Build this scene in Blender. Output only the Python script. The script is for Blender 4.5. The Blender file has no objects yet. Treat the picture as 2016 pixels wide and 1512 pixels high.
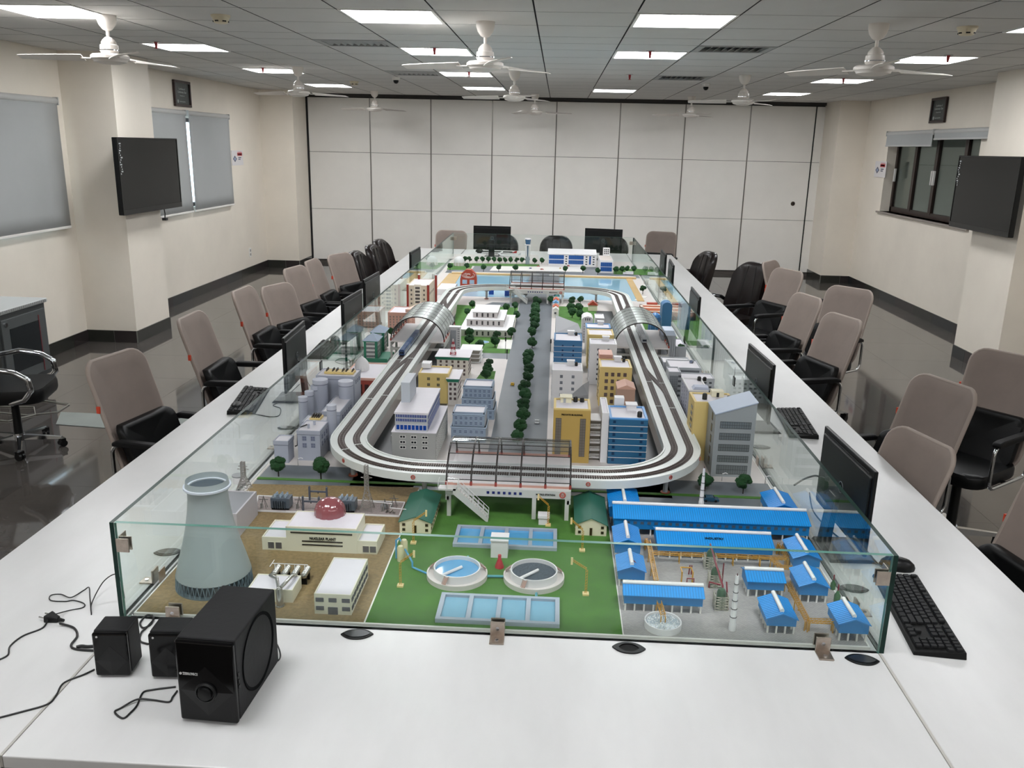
import bpy, math, random
from mathutils import Vector, Matrix
random.seed(7)
S = bpy.context.scene
COL = S.collection
PI = math.pi
# ------------------------------------------------------------------ camera
CAMH = 1.99
F, YAW, PITCH, ROLL = 1693.35, math.radians(-2.6929), math.radians(15.4433), math.radians(-1.2415)
cy, sy, cp, sp = math.cos(YAW), math.sin(YAW), math.cos(PITCH), math.sin(PITCH)
FWD = Vector((sy*cp, cy*cp, -sp)); RT = Vector((cy, -sy, 0)); DN = FWD.cross(RT)
c_, s_ = math.cos(ROLL), math.sin(ROLL)
RT2 = c_*RT + s_*DN; DN2 = -s_*RT + c_*DN
cam = bpy.data.cameras.new('camera'); co = bpy.data.objects.new('camera', cam); COL.objects.link(co)
co.matrix_world = Matrix(((RT2.x, -DN2.x, -FWD.x, 0), (RT2.y, -DN2.y, -FWD.y, 0), (RT2.z, -DN2.z, -FWD.z, CAMH), (0, 0, 0, 1)))
cam.sensor_width = 36; cam.sensor_fit = 'HORIZONTAL'; cam.lens = F/2016*36; cam.clip_start = .05; cam.clip_end = 100
S.camera = co
# ------------------------------------------------------------------ light
S.view_settings.view_transform = 'Standard'; S.view_settings.look = 'None'
S.view_settings.exposure = 0.0; S.view_settings.gamma = 1; S.view_settings.use_curve_mapping = False
W = bpy.data.worlds.new('world'); S.world = W; W.use_nodes = True
bg = W.node_tree.nodes['Background']; bg.inputs[0].default_value = (.72, .84, 1, 1); bg.inputs[1].default_value = 9.0
LAMP = 26.5                                                          # strength of the ceiling panels' diffusers
# ------------------------------------------------------------------ where a point of the picture lies on a plane of the room
def ray(px, py): return (RT2*((px-1008)/F) + DN2*((py-756)/F) + FWD)
def gz(px, py, z):
    r = ray(px, py); t = (z-CAMH)/r.z; return (r.x*t, r.y*t)
def gx(px, py, x):
    r = ray(px, py); t = x/r.x; return (r.y*t, CAMH+r.z*t)
def gy(px, py, y):
    r = ray(px, py); t = y/r.y; return (r.x*t, CAMH+r.z*t)
def row(x, y, z):
    v = Vector((x, y, z-CAMH)); return 756+F*v.dot(DN2)/v.dot(FWD)
def zat(x, y, py):
    lo, hi = 0, 4
    for _ in range(40):
        m = (lo+hi)/2
        if row(x, y, m) > py: lo = m
        else: hi = m
    return lo
# ------------------------------------------------------------------ materials
def lin(c): return c/12.92 if c <= .04045 else ((c+.055)/1.055)**2.4
def rgb(h):
    if isinstance(h, str): h = tuple(int(h[i:i+2], 16)/255 for i in (0, 2, 4))
    return tuple(lin(c) for c in h)+(1,)
MATS = {}
def M(name, col='808080', rough=.5, metal=0., var=0., scale=8., bump=0., coat=0., spec=.5, alpha=1., aniso=None):
    if name in MATS: return MATS[name]
    m = bpy.data.materials.new(name); m.use_nodes = True; MATS[name] = m
    nt = m.node_tree; b = nt.nodes['Principled BSDF']
    c = rgb(col); b.inputs['Base Color'].default_value = c
    b.inputs['Roughness'].default_value = rough; b.inputs['Metallic'].default_value = metal
    b.inputs['Specular IOR Level'].default_value = spec
    b.inputs['Coat Weight'].default_value = coat; b.inputs['Coat Roughness'].default_value = .06
    if alpha < 1: b.inputs['Alpha'].default_value = alpha
    if var or bump:
        tc = nt.nodes.new('ShaderNodeTexCoord'); n = nt.nodes.new('ShaderNodeTexNoise')
        n.inputs['Scale'].default_value = scale; n.inputs['Detail'].default_value = 6; n.inputs['Roughness'].default_value = .6
        if aniso:
            mp = nt.nodes.new('ShaderNodeMapping'); mp.inputs['Scale'].default_value = aniso
            nt.links.new(tc.outputs['Object'], mp.inputs[0]); nt.links.new(mp.outputs[0], n.inputs['Vector'])
        else: nt.links.new(tc.outputs['Object'], n.inputs['Vector'])
        if var:
            r = nt.nodes.new('ShaderNodeValToRGB')
            r.color_ramp.elements[0].position = .3; r.color_ramp.elements[1].position = .7
            r.color_ramp.elements[0].color = tuple(x*(1-var) for x in c[:3])+(1,)
            r.color_ramp.elements[1].color = tuple(min(1, x*(1+var*.7)) for x in c[:3])+(1,)
            nt.links.new(n.outputs[0], r.inputs[0]); nt.links.new(r.outputs[0], b.inputs['Base Color'])
        if bump:
            bp = nt.nodes.new('ShaderNodeBump'); bp.inputs['Strength'].default_value = bump; bp.inputs['Distance'].default_value = .01
            nt.links.new(n.outputs[0], bp.inputs['Height']); nt.links.new(bp.outputs[0], b.inputs['Normal'])
    return m
def emit(name, col, st):
    m = bpy.data.materials.new(name); m.use_nodes = True; nt = m.node_tree; nt.nodes.clear()
    e = nt.nodes.new('ShaderNodeEmission'); o = nt.nodes.new('ShaderNodeOutputMaterial')
    e.inputs[0].default_value = rgb(col); e.inputs[1].default_value = st; nt.links.new(e.outputs[0], o.inputs[0]); return m
def sheet_glass(name, tint, base=.04, gain=.9, power=5., rough=.0):
    """clear sheet: lets light through with a tint and mirrors more towards grazing angles"""
    m = bpy.data.materials.new(name); m.use_nodes = True; nt = m.node_tree; nt.nodes.clear()
    N = nt.nodes.new; o = N('ShaderNodeOutputMaterial'); mx = N('ShaderNodeMixShader')
    t = N('ShaderNodeBsdfTransparent'); t.inputs[0].default_value = tint+(1,)
    g = N('ShaderNodeBsdfGlossy'); g.inputs['Roughness'].default_value = rough; g.inputs[0].default_value = (.93, 1, .97, 1)
    lw = N('ShaderNodeLayerWeight'); lw.inputs[0].default_value = .5
    p = N('ShaderNodeMath'); p.operation = 'POWER'; p.inputs[1].default_value = power
    a = N('ShaderNodeMath'); a.operation = 'MULTIPLY_ADD'; a.inputs[1].default_value = gain; a.inputs[2].default_value = base
    nt.links.new(lw.outputs['Facing'], p.inputs[0]); nt.links.new(p.outputs[0], a.inputs[0]); nt.links.new(a.outputs[0], mx.inputs[0])
    nt.links.new(t.outputs[0], mx.inputs[1]); nt.links.new(g.outputs[0], mx.inputs[2]); nt.links.new(mx.outputs[0], o.inputs[0])
    MATS[name] = m; return m
# ------------------------------------------------------------------ mesh builder
class MB:
    def __init__(s): s.v = []; s.f = []; s.m = []; s.k = 0
    def mat(s, k): s.k = k; return s
    def add(s, vs, fs):
        n = len(s.v); s.v += [tuple(v) for v in vs]
        for f in fs: s.f.append([n+i for i in f]); s.m.append(s.k)
        return s
    def box(s, x0, x1, y0, y1, z0, z1):
        return s.add([(x0,y0,z0),(x1,y0,z0),(x1,y1,z0),(x0,y1,z0),(x0,y0,z1),(x1,y0,z1),(x1,y1,z1),(x0,y1,z1)],
                     [(3,2,1,0),(4,5,6,7),(0,1,5,4),(1,2,6,5),(2,3,7,6),(3,0,4,7)])
    def hexa(s, b, t):      # four bottom points, four top points, both counter-clockwise from above
        return s.add(list(b)+list(t), [(3,2,1,0),(4,5,6,7),(0,1,5,4),(1,2,6,5),(2,3,7,6),(3,0,4,7)])
    def prism(s, poly, z0, z1):
        n = len(poly); a = sum(poly[i][0]*poly[(i+1)%n][1]-poly[(i+1)%n][0]*poly[i][1] for i in range(n))
        if a < 0: poly = poly[::-1]
        return s.add([(x, y, z0) for x, y in poly]+[(x, y, z1) for x, y in poly],
                     [tuple(range(n))[::-1], tuple(range(n, 2*n))]+[(i, (i+1)%n, n+(i+1)%n, n+i) for i in range(n)])
    def extr(s, prof, x0, x1, ax='x'):
        """profile of (a,z) extruded along x (a is y) or along y (a is x)"""
        n = len(prof)
        A = [(x0, a, z) if ax == 'x' else (a, x0, z) for a, z in prof]; B = [(x1, a, z) if ax == 'x' else (a, x1, z) for a, z in prof]
        return s.add(A+B, [tuple(range(n))[::-1], tuple(range(n, 2*n))]+[(i, (i+1)%n, n+(i+1)%n, n+i) for i in range(n)])
    def cyl(s, x, y, z0, z1, r0, r1=None, n=16, cap=True):
        r1 = r0 if r1 is None else r1; V = []
        for r, z in ((r0, z0), (r1, z1)): V += [(x+r*math.cos(2*PI*i/n), y+r*math.sin(2*PI*i/n), z) for i in range(n)]
        fs = [(i, (i+1)%n, n+(i+1)%n, n+i) for i in range(n)]
        if cap: fs += [tuple(range(n))[::-1], tuple(range(n, 2*n))]
        return s.add(V, fs)
    def lathe(s, prof, n=24, x=0, y=0, z=0, sx=1, sy=1):
        V = []; fs = []
        for r, h in prof: V += [(x+sx*r*math.cos(2*PI*i/n), y+sy*r*math.sin(2*PI*i/n), z+h) for i in range(n)]
        for k in range(len(prof)-1): fs += [(k*n+i, k*n+(i+1)%n, (k+1)*n+(i+1)%n, (k+1)*n+i) for i in range(n)]
        if prof[0][0] > 1e-6: fs.append(tuple(range(n))[::-1])
        if prof[-1][0] > 1e-6: fs.append(tuple(range((len(prof)-1)*n, len(prof)*n)))
        return s.add(V, fs)
    def tube(s, pts, r, n=8, closed=False):
        P = [Vector(p) for p in pts]; V = []; fs = []; L = len(P); up = None
        for i, p in enumerate(P):
            a = P[(i-1) % L] if (closed or i) else p; b = P[(i+1) % L] if (closed or i < L-1) else p
            d = (b-a)
            if d.length < 1e-9: d = Vector((0, 0, 1))
            d.normalize()
            if up is None: up = Vector((0, 0, 1)) if abs(d.z) < .9 else Vector((1, 0, 0))
            u = d.cross(up)
            if u.length < 1e-6: u = d.cross(Vector((1, 0, 0)) if abs(d.x) < .9 else Vector((0, 1, 0)))
            u.normalize(); w = u.cross(d).normalized(); up = w
            V += [p+r*(math.cos(2*PI*k/n)*u+math.sin(2*PI*k/n)*w) for k in range(n)]
        m = L if closed else L-1
        for i in range(m): fs += [(i*n+k, ((i+1)%L)*n+k, ((i+1)%L)*n+(k+1)%n, i*n+(k+1)%n) for k in range(n)]
        if not closed: fs += [tuple(range(n)), tuple(range((L-1)*n, L*n))[::-1]]
        return s.add(V, fs)
    def bar(s, a, b, w, h=None):
        """square bar from a to b"""
        h = h or w; a = Vector(a); b = Vector(b); d = (b-a).normalized()
        u = d.cross(Vector((0, 0, 1)))
        if u.length < 1e-4: u = Vector((1, 0, 0))
        u.normalize(); v = u.cross(d); V = []
        for p in (a, b): V += [p-u*w/2-v*h/2, p+u*w/2-v*h/2, p+u*w/2+v*h/2, p-u*w/2+v*h/2]
        return s.add(V, [(0,1,2,3),(7,6,5,4),(0,4,5,1),(1,5,6,2),(2,6,7,3),(3,7,4,0)])
    def xf(s, mtx, frm=0):
        for i in range(frm, len(s.v)): s.v[i] = tuple(mtx @ Vector(s.v[i]))
        return s
    def mesh(s, name, mats, smooth=None):
        me = bpy.data.meshes.new(name); me.from_pydata(s.v, [], s.f)
        for m in (mats if isinstance(mats, (list, tuple)) else [mats]): me.materials.append(m)
        if any(s.m): me.polygons.foreach_set('material_index', s.m)
        if smooth: me.shade_smooth(); me.set_sharp_from_angle(angle=math.radians(smooth))
        me.update(); return me
    def ob(s, name, mats, parent=None, smooth=None, label=None, kind=None, bevel=0, seg=2):
        return link(name, s.mesh(name, mats, smooth), parent, label, kind, bevel, seg)
def link(name, me, parent=None, label=None, kind=None, bevel=0, seg=2):
    o = bpy.data.objects.new(name, me); COL.objects.link(o)
    if parent is not None: o.parent = parent
    if label: o['label'] = label
    if kind: o['kind'] = kind
    if bevel:
        md = o.modifiers.new('bevel', 'BEVEL'); md.width = bevel; md.segments = seg; md.limit_method = 'ANGLE'; md.angle_limit = .6
    return o
def tag(o, label, cat, group=None):
    o['label'] = label; o['category'] = cat
    if group: o['group'] = group
    return o
def thing(name, label, cat, loc=(0, 0, 0), rz=0, group=None):
    o = bpy.data.objects.new(name, None); COL.objects.link(o); o.location = loc; o.rotation_euler = (0, 0, rz); o.empty_display_size = .05
    return tag(o, label, cat, group)
KIDS = {}
def dup(root, loc=None, rz=None, label=None, group=None, scale=None):
    def cp_(o, par):
        c = o.copy(); COL.objects.link(c); c.parent = par
        for ch in KID[o.name] if o.name in KID else (): cp_(ch, c)
        return c
    KID = {}
    def idx(o):
        ch = [x for x in bpy.data.objects if x.parent == o] if o.name not in KIDS else KIDS[o.name]
        KIDS[o.name] = ch; KID[o.name] = ch
        for x in ch: idx(x)
    idx(root)
    r = cp_(root, None)
    if loc is not None: r.location = loc
    if rz is not None: r.rotation_euler = (0, 0, rz)
    if scale: r.scale = scale
    if label: r['label'] = label
    if group: r['group'] = group
    return r
def text(txt, size, mat, loc, rot, parent=None, name='lettering', align='CENTER', ext=.0006, sx=1, label=None):
    cu = bpy.data.curves.new(name, 'FONT'); cu.body = txt; cu.size = size; cu.align_x = align; cu.align_y = 'CENTER'; cu.extrude = ext; cu.offset = size*.018
    cu.resolution_u = 2
    tmp = bpy.data.objects.new('tmp', cu); COL.objects.link(tmp)
    me = bpy.data.meshes.new_from_object(tmp); bpy.data.objects.remove(tmp); bpy.data.curves.remove(cu); me.name = name
    o = bpy.data.objects.new(name, me); COL.objects.link(o); o.location = loc; o.rotation_euler = rot; o.scale = (sx, 1, 1)
    me.materials.clear(); me.materials.append(mat)
    if parent is not None: o.parent = parent
    if label: o['label'] = label
    return o
ORD = ['nearest', 'second', 'third', 'fourth', 'fifth', 'sixth', 'seventh', 'eighth', 'ninth', 'tenth', 'eleventh', 'twelfth', 'thirteenth',
       'fourteenth', 'fifteenth', 'sixteenth', 'seventeenth', 'eighteenth', 'nineteenth', 'twentieth', 'twenty-first', 'twenty-second', 'twenty-third', 'twenty-fourth']
# ------------------------------------------------------------------ shared materials
m_wall = M('wall_paint', 'e8e0d3', .55, var=.06, scale=1.2)
m_pill = M('pillar_paint', 'e8e0d3', .55, var=.05, scale=1.6)
m_black = M('black_plastic', '0c0d0e', .4, spec=.3)
m_blacksoft = M('black_fabric', '090a0c', .6, var=.2, scale=90, bump=.15, spec=.25)
m_chrome = M('chrome', 'c9ccd0', .12, 1.)
m_steel = M('brushed_steel', '9a948e', .3, 1., var=.1, scale=40)
m_white = M('white_plastic', 'e6e4df', .4)
m_dark = M('dark_gap', '141414', .7)
m_cable = M('cable_rubber', '121214', .45)
# ================================================================== the room
ZC = 2.759; YB = 14.6; XL, XR = -4.69, 4.66; YR = 13.86; Y0 = -3.4
WT = .2
def struct(name, mb, mat, parent=None, **k):
    return mb.ob(name, mat, parent, kind=None if parent is not None else 'structure', **k)
# floor: dark polished slab with one tile after another
fl = struct('floor', MB().box(XL-.3, XR+3.3, Y0-.2, YB+.2, -.12, -.006), M('grout', '2a2826', .6))
m_ft = [M('polished_stone_%d' % i, c, .055, var=.2, scale=3.5, spec=.85) for i, c in enumerate(('4d4946', '494643', '514d49'))]
TS = .8; tm = {}
nx = int((XR-XL)/TS)+1; ny = int((YB-Y0)/TS)+1
for i in range(nx):
    for j in range(ny):
        x0 = XL+i*TS; y0 = Y0+j*TS; x1 = min(x0+TS, XR); y1 = min(y0+TS, YB)
        k = (round(x1-x0, 3), round(y1-y0, 3), random.randrange(3))
        if k not in tm: tm[k] = MB().box(.0008, k[0]-.0008, .0008, k[1]-.0008, -.008, 0).mesh('floor_tile', m_ft[k[2]])
        o = link('floor_tile', tm[k], fl); o.location = (x0, y0, 0)
# ceiling
ct = struct('ceiling', MB().box(XL-.1, XR+.1, Y0, YB+.1, ZC+.02, ZC+.12), M('ceiling_void', '242628', .8))
xs = [XL, -4.15, -3.55, -2.97, -2.52, -1.95, -1.36, -.77, -.17, .43, 1.035, 1.635, 2.22, 2.8, 3.36, 3.95, XR]
ys = [Y0, -2.9, -2.3, -1.7, -1.1, -.5, .1, .7, 1.3, 1.9, 2.5, 3.1, 3.7, 4.3, 4.9, 5.48, 6.07, 6.66, 7.06, 7.52, 8.12, 8.72, 9.3, 9.9, 10.5, 11.1, 11.7, 12.3, 12.9, 13.5, 14.1, YB]
m_ct = M('ceiling_tile', 'cfcecb', .8, var=.03, scale=3)
m_diff = emit('diffuser_light', 'fcfdff', LAMP)
m_fr = M('lamp_frame', 'f2f2ee', .4)
lights = [(c, r) for c in (2, 6, 9, 13) for r in (3, 8, 15, 19, 23, 27) if (c, r) != (9, 23)]
vents = [(5, 18), (10, 18), (5, 23), (10, 23)]
tiles = {}; rear = MB()
for i in range(len(xs)-1):
    for j in range(len(ys)-1):
        x0, x1, y0, y1 = xs[i], xs[i+1], ys[j], ys[j+1]
        if (i, j) in lights or (i, j) in vents: continue
        if y1 < 4.8: rear.box(x0+.005, x1-.005, y0+.003, y1-.003, ZC, ZC+.015); continue
        k = (round(x1-x0, 3), round(y1-y0, 3))
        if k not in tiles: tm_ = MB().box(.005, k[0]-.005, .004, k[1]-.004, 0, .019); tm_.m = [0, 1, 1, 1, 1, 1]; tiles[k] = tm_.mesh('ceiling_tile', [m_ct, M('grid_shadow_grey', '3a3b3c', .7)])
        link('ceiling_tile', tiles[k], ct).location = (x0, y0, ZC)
rear.ob('ceiling_tile', m_ct, ct, kind='stuff')
NCOL = {2: 'far left', 6: 'centre left', 9: 'centre right', 13: 'far right'}
NROW = {3: 'behind the viewer', 8: 'above the viewer', 15: 'in the nearest visible row', 19: 'in the second row', 23: 'in the third row', 27: 'in the farthest row'}
for (i, j) in lights:
    x0, x1, y0, y1 = xs[i], xs[i+1], ys[j], ys[j+1]
    t = thing('ceiling_light', 'square lit ceiling panel of the %s column %s' % (NCOL[i], NROW[j]), 'light', ((x0+x1)/2, (y0+y1)/2, ZC), 0, 'recessed ceiling light panels')
    a, b = (x1-x0)/2-.006, (y1-y0)/2-.006
    f = MB(); 
    for q in ((-a, a, -b, -b+.018), (-a, a, b-.018, b), (-a, -a+.018, -b+.018, b-.018), (a-.018, a, -b+.018, b-.018)): f.box(*q, -.004, .018)
    f.ob('frame', m_fr, t)
    MB().box(-a+.018, a-.018, -b+.018, b-.018, .002, .012).ob('diffuser', m_diff, t)
for n, (i, j) in enumerate(vents):
    x0, x1, y0, y1 = xs[i], xs[i+1], ys[j], ys[j+1]
    t = thing('air_vent', 'slatted grey ceiling air vent, %s' % ['nearest on the left side', 'nearest on the right side', 'farther one on the left side', 'farther one on the right side'][n], 'vent', ((x0+x1)/2, (y0+y1)/2, ZC), 0, 'ceiling air vents')
    a, b = (x1-x0)/2-.006, (y1-y0)/2-.006
    MB().box(-a, a, -b, b, .03, .034).ob('backing', m_dark, t)
    f = MB()
    for q in ((-a, a, -b, -b+.05), (-a, a, b-.05, b), (-a, -a+.05, -b+.05, b-.05), (a-.05, a, -b+.05, b-.05)): f.box(*q, -.003, .02)
    mv = M('vent_metal', '9a9c9a', .5)
    f.ob('frame', mv, t)
    for k in range(9):
        x = -a+.07+k*(2*a-.14)/8
        MB().hexa([(x-.016, -b+.05, .0), (x-.012, -b+.05, .0), (x-.012, b-.05, .0), (x-.016, b-.05, .0)], [(x+.012, -b+.05, .028), (x+.016, -b+.05, .028), (x+.016, b-.05, .028), (x+.012, b-.05, .028)]).ob('slat', mv, t)
# walls ------------------------------------------------------------
def wall_x(name, x0, x1, ya, yb, holes):
    """wall along y between x0 and x1 with rectangular holes (y0,y1,z0,z1)"""
    mb = MB(); cur = ya
    for (a, b, z0, z1) in sorted(holes):
        mb.box(x0, x1, cur, a, 0, ZC+.1); mb.box(x0, x1, a, b, 0, z0); mb.box(x0, x1, a, b, z1, ZC+.1); cur = b
    mb.box(x0, x1, cur, yb, 0, ZC+.1)
    return struct(name, mb, m_wall)
wl = wall_x('wall_left', XL-WT, XL, Y0, YB+.2, [(5.2, 7.95, 1.15, 2.25), (10.3, 12.2, 1.15, 2.25)])
wr = wall_x('wall_right', XR, XR+WT, Y0, YB+.2, [(10.15, 12.92, 1.2, 2.3)])
struct('wall_rear', MB().box(XL-.1, XR+.1, Y0-WT, Y0, 0, ZC+.1), m_wall)
# short return walls either side of the folding partition
xpl, xpr = -4.165, 4.245
struct('wall_return_left', MB().box(XL, xpl, YR, YB+.1, 0, ZC+.05), m_wall)
struct('wall_return_right', MB().box(xpr-.03, XR, YR, YB+.1, 0, ZC+.05), m_wall)
# pillars
PLX, PLY0, PLY1 = -4.18, 8.275, 9.03; PRX, PRY0, PRY1 = 4.13, 8.0, 8.875
struct('trim_1', MB().box(XL, PLX, PLY0, PLY1, 0, ZC+.05), m_pill)['label'] = 'square pillar against the left wall'
struct('trim_2', MB().box(PRX, XR, PRY0, PRY1, 0, ZC+.05), m_pill)['label'] = 'square pillar against the right wall'
# baseboards of dark tiles
m_bb = [M('skirting_tile_%d' % i, c, .16, var=.12, scale=9) for i, c in enumerate(('2f302c', '302b2b', '2b2e2f'))]
m_joint = M('skirting_joint', '6d6d66', .6)
def skirting(name, a, b, nrm, tile=.6, h=.12):
    """tiles from a to b (points on the floor), standing out along nrm"""
    a = Vector(a+(0,)); b = Vector(b+(0,)); n = Vector(nrm+(0,)); L = (b-a).length; d = (b-a)/L
    j = MB(); P = [a, b, b+n*.009, a+n*.009]; j.prism([(p.x, p.y) for p in P], 0, h-.002)
    base = struct(name, j, m_joint); k = 0; s = 0
    while s < L-.01:
        e = min(s+tile, L); p = a+d*(s+.002); q = a+d*(e-.002)
        MB().prism([(p.x, p.y), (q.x, q.y), (q.x+n.x*.012, q.y+n.y*.012), (p.x+n.x*.012, p.y+n.y*.012)], .0, h).ob('skirting_tile', m_bb[k % 3], base)
        s = e; k += 1
skirting('baseboard_left', (XL, Y0), (XL, PLY0), (1, 0)); skirting('baseboard_left_far', (XL, PLY1), (XL, YR), (1, 0))
skirting('baseboard_pillar_left', (XL, PLY0), (PLX, PLY0), (0, -1), .28); skirting('baseboard_pillar_left_front', (PLX, PLY0), (PLX, PLY1), (1, 0), .8)
skirting('baseboard_right', (XR, Y0), (XR, PRY0), (-1, 0)); skirting('baseboard_right_far', (XR, PRY1), (XR, YR), (-1, 0), .6)
skirting('baseboard_pillar_right', (PRX, PRY0), (PRX, PRY1), (-1, 0), .3)
skirting('baseboard_return_left', (XL, YR), (xpl, YR), (0, -1), .3); skirting('baseboard_return_right', (xpr-.03, YR), (XR, YR), (0, -1), .3)
skirting('baseboard_return_left_side', (xpl, YR), (xpl, YB), (1, 0), .8); skirting('baseboard_return_right_side', (xpr-.03, YR), (xpr-.03, YB), (-1, 0), .8)
# folding partition: eight bays of three panels, metal edges
wb = struct('wall_back', MB().box(xpl, xpr, YB+.03, YB+.2, 0, ZC+.1), M('partition_core', '3a3733', .6))
m_pp = M('partition_laminate', 'ece9e3', .45, var=.05, scale=1.4)
m_edge = M('partition_edge', '8f8b85', .35, .7)
bx = [-4.145, -3.112, -2.106, -1.099, -.058, .968, 2.01, 3.046, 4.075, 4.235]
zj = []
for (px, py) in ((970, 306), (970, 419)): zj.append(gy(px, py, YB)[1])
zs = [.06]+sorted(zj)+[2.70]
for i in range(9):
    for k in range(3):
        g = .009 if i < 8 else .012
        MB().box(bx[i]+g, bx[i+1]-g, YB, YB+.032, zs[k]+.003, zs[k+1]-.003).ob('panel', m_pp, wb)
for i in range(1, 8):
    MB().box(bx[i]-.009, bx[i]-.002, YB-.006, YB+.03, .03, 2.70).ob('edge_strip', m_edge, wb)
    MB().box(bx[i]+.002, bx[i]+.009, YB-.006, YB+.03, .03, 2.70).ob('edge_strip', m_edge, wb)
MB().box(-4.165, -4.145, YB-.02, YB+.03, 0, 2.72).ob('jamb', m_dark, wb); MB().box(4.235, 4.247, YB-.02, YB+.03, 0, 2.72).ob('jamb', m_dark, wb)
MB().box(4.066, 4.082, YB-.004, YB+.02, .03, 2.7).ob('jamb', m_dark, wb)
MB().box(xpl, xpr, YB-.03, YB+.03, 2.715, ZC+.02).ob('head_track', M('track_dark', '2b2826', .5), wb)
MB().box(xpl, xpr, YB-.012, YB+.03, 0, .045).ob('floor_track', M('floor_track', '4b4642', .5), wb)
kx, kz = gy(1561, 401, YB)
MB().cyl(0, 0, 0, .012, .035, .03, 20).xf(Matrix.Translation((kx, YB, kz)) @ Matrix.Rotation(PI/2, 4, 'X')).ob('lock_rose', M('brass_dark', '4a4038', .4, .6), wb, smooth=40)
MB().cyl(0, 0, 0, .02, .014, .012, 16).xf(Matrix.Translation((kx, YB, kz)) @ Matrix.Rotation(PI/2, 4, 'X')).ob('lock_knob', m_black, wb, smooth=40)
# ---- left windows and their blinds
m_alu = M('window_frame_brown', '24140f', .4)
m_blind = M('blind_fabric', 'a8abab', .75, var=.03, scale=2.2)
m_rail = M('blind_rail', 'b9bab8', .5)
m_pane = sheet_glass('window_pane', (.8, .85, .84))
def window_left(n, y0, y1, z0, z1, lab):
    w = struct('window_%d' % n, MB().box(XL-.1, XL-.05, y0, y1, z0, z0+.05).box(XL-.1, XL-.05, y0, y1, z1-.05, z1).box(XL-.1, XL-.05, y0, y0+.05, z0, z1).box(XL-.1, XL-.05, y1-.05, y1, z0, z1), m_alu)
    w['label'] = lab
    m = (y0+y1)/2+.35; MB().box(XL-.095, XL-.055, m-.03, m+.03, z0, z1).ob('mullion', m_alu, w)
    for a, b in ((y0+.05, m-.03), (m+.03, y1-.05)): MB().box(XL-.078, XL-.072, a, b, z0+.05, z1-.05).ob('pane', m_pane, w)
window_left(1, 5.2, 7.95, 1.15, 2.25, 'window hidden behind the near left blind'); window_left(2, 10.3, 12.2, 1.15, 2.25, 'window behind the pair of far left blinds')
def blind(lab, y0, y1, z0, z1, slant=0):
    t = thing('roller_blind', lab, 'blind', (XL+.03, y0, z1), 0, 'grey roller blinds on the left wall'); w = y1-y0; h = z1-z0
    MB().tube([(0, 0, 0), (0, w, 0)], .032, 14).ob('roller', m_rail, t, smooth=50)
    n = 12; g = MB()
    for i in range(n+1):
        u = i/n
        for v in range(9):
            q = v/8; yy = u*w+(slant*q if i == n else 0)+(slant*q*u if 0 < i < n else 0)
            g.v.append((.02+.004*math.sin(u*17+q*3)*q, yy, -q*h))
    for i in range(n):
        for v in range(8): a = i*9+v; g.f.append([a, a+1, a+10, a+9]); g.m.append(0)
    o = g.ob('fabric', m_blind, t, smooth=60); s = o.modifiers.new('solid', 'SOLIDIFY'); s.thickness = .002
    MB().box(.01, .03, 0, w+slant, -h-.012, -h+.012).ob('bottom_rail', m_white, t, bevel=.004)
    MB().box(-.02, .03, -.02, -.005, -.035, .035).ob('bracket', m_rail, t)
    MB().box(-.02, .03, w+.005, w+.02, -.035, .035).ob('bracket', m_rail, t)
a0, a1 = gx(0, 189, XL+.03), gx(107, 199, XL+.03); b1 = gx(135, 447, XL+.05)
blind('wide grey roller blind on the left wall, nearest the camera, fully drawn', 4.7, a1[0], b1[1], a1[1])
c0, c1, c2, c3 = gx(302, 218, XL+.03), gx(447, 229, XL+.03), gx(453, 403, XL+.03), gx(364, 225, XL+.03)
mid = gx(365, 228, XL+.03)[0]; midb = gx(378, 413, XL+.03)[0]
blind('grey roller blind behind the left screen, on the near side of the bright gap', 9.75, mid-.05, c2[1], (c0[1]+c1[1])/2, .03)
blind('grey roller blind on the far side of the bright gap, beside the small notice', mid+.045, c1[0], c2[1], (c0[1]+c1[1])/2)
# ---- right window with the dim room behind it
w3 = struct('window_3', MB().box(XR+.13, XR+.18, 10.15, 12.92, 1.2, 1.27).box(XR+.13, XR+.18, 10.15, 12.92, 2.24, 2.3).box(XR+.13, XR+.18, 10.15, 10.21, 1.2, 2.3).box(XR+.13, XR+.18, 12.86, 12.92, 1.2, 2.3), m_alu)
w3['label'] = 'dark brown framed sliding window in the right wall'
for i, yy in enumerate((10.75, 11.55, 12.22)):
    MB().box(XR+.125, XR+.165, yy-.04, yy+.04, 1.25, 2.26).ob('sash_stile', m_alu, w3)
for a, b in ((10.2, 10.72), (10.78, 11.52), (11.58, 12.19), (12.25, 12.87)):
    MB().box(XR+.148, XR+.154, a, b, 1.26, 2.25).ob('pane', m_pane, w3)
for yy in (11.52, 11.585, 12.84): MB().box(XR+.10, XR+.128, yy-.014, yy+.014, 1.62, 1.80).ob('pull_handle', M('handle_white', 'd8d6d2', .4), w3, bevel=.006)
MB().box(XR-.03, XR+.13, 10.1, 13.0, 1.175, 1.2).ob('sill', M('sill_stone', '8c847c', .35, var=.1, scale=20), w3)
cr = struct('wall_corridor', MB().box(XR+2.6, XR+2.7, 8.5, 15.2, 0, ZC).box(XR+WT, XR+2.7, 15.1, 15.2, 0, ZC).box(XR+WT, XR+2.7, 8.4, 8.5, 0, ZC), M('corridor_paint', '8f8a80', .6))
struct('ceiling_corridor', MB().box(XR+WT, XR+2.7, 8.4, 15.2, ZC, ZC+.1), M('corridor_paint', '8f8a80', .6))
MB().box(XR+1.4, XR+1.5, 9.6, 12.1, 0, 2.6).ob('corridor_screen', M('corridor_screen', '55585a', .5), cr)
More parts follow.
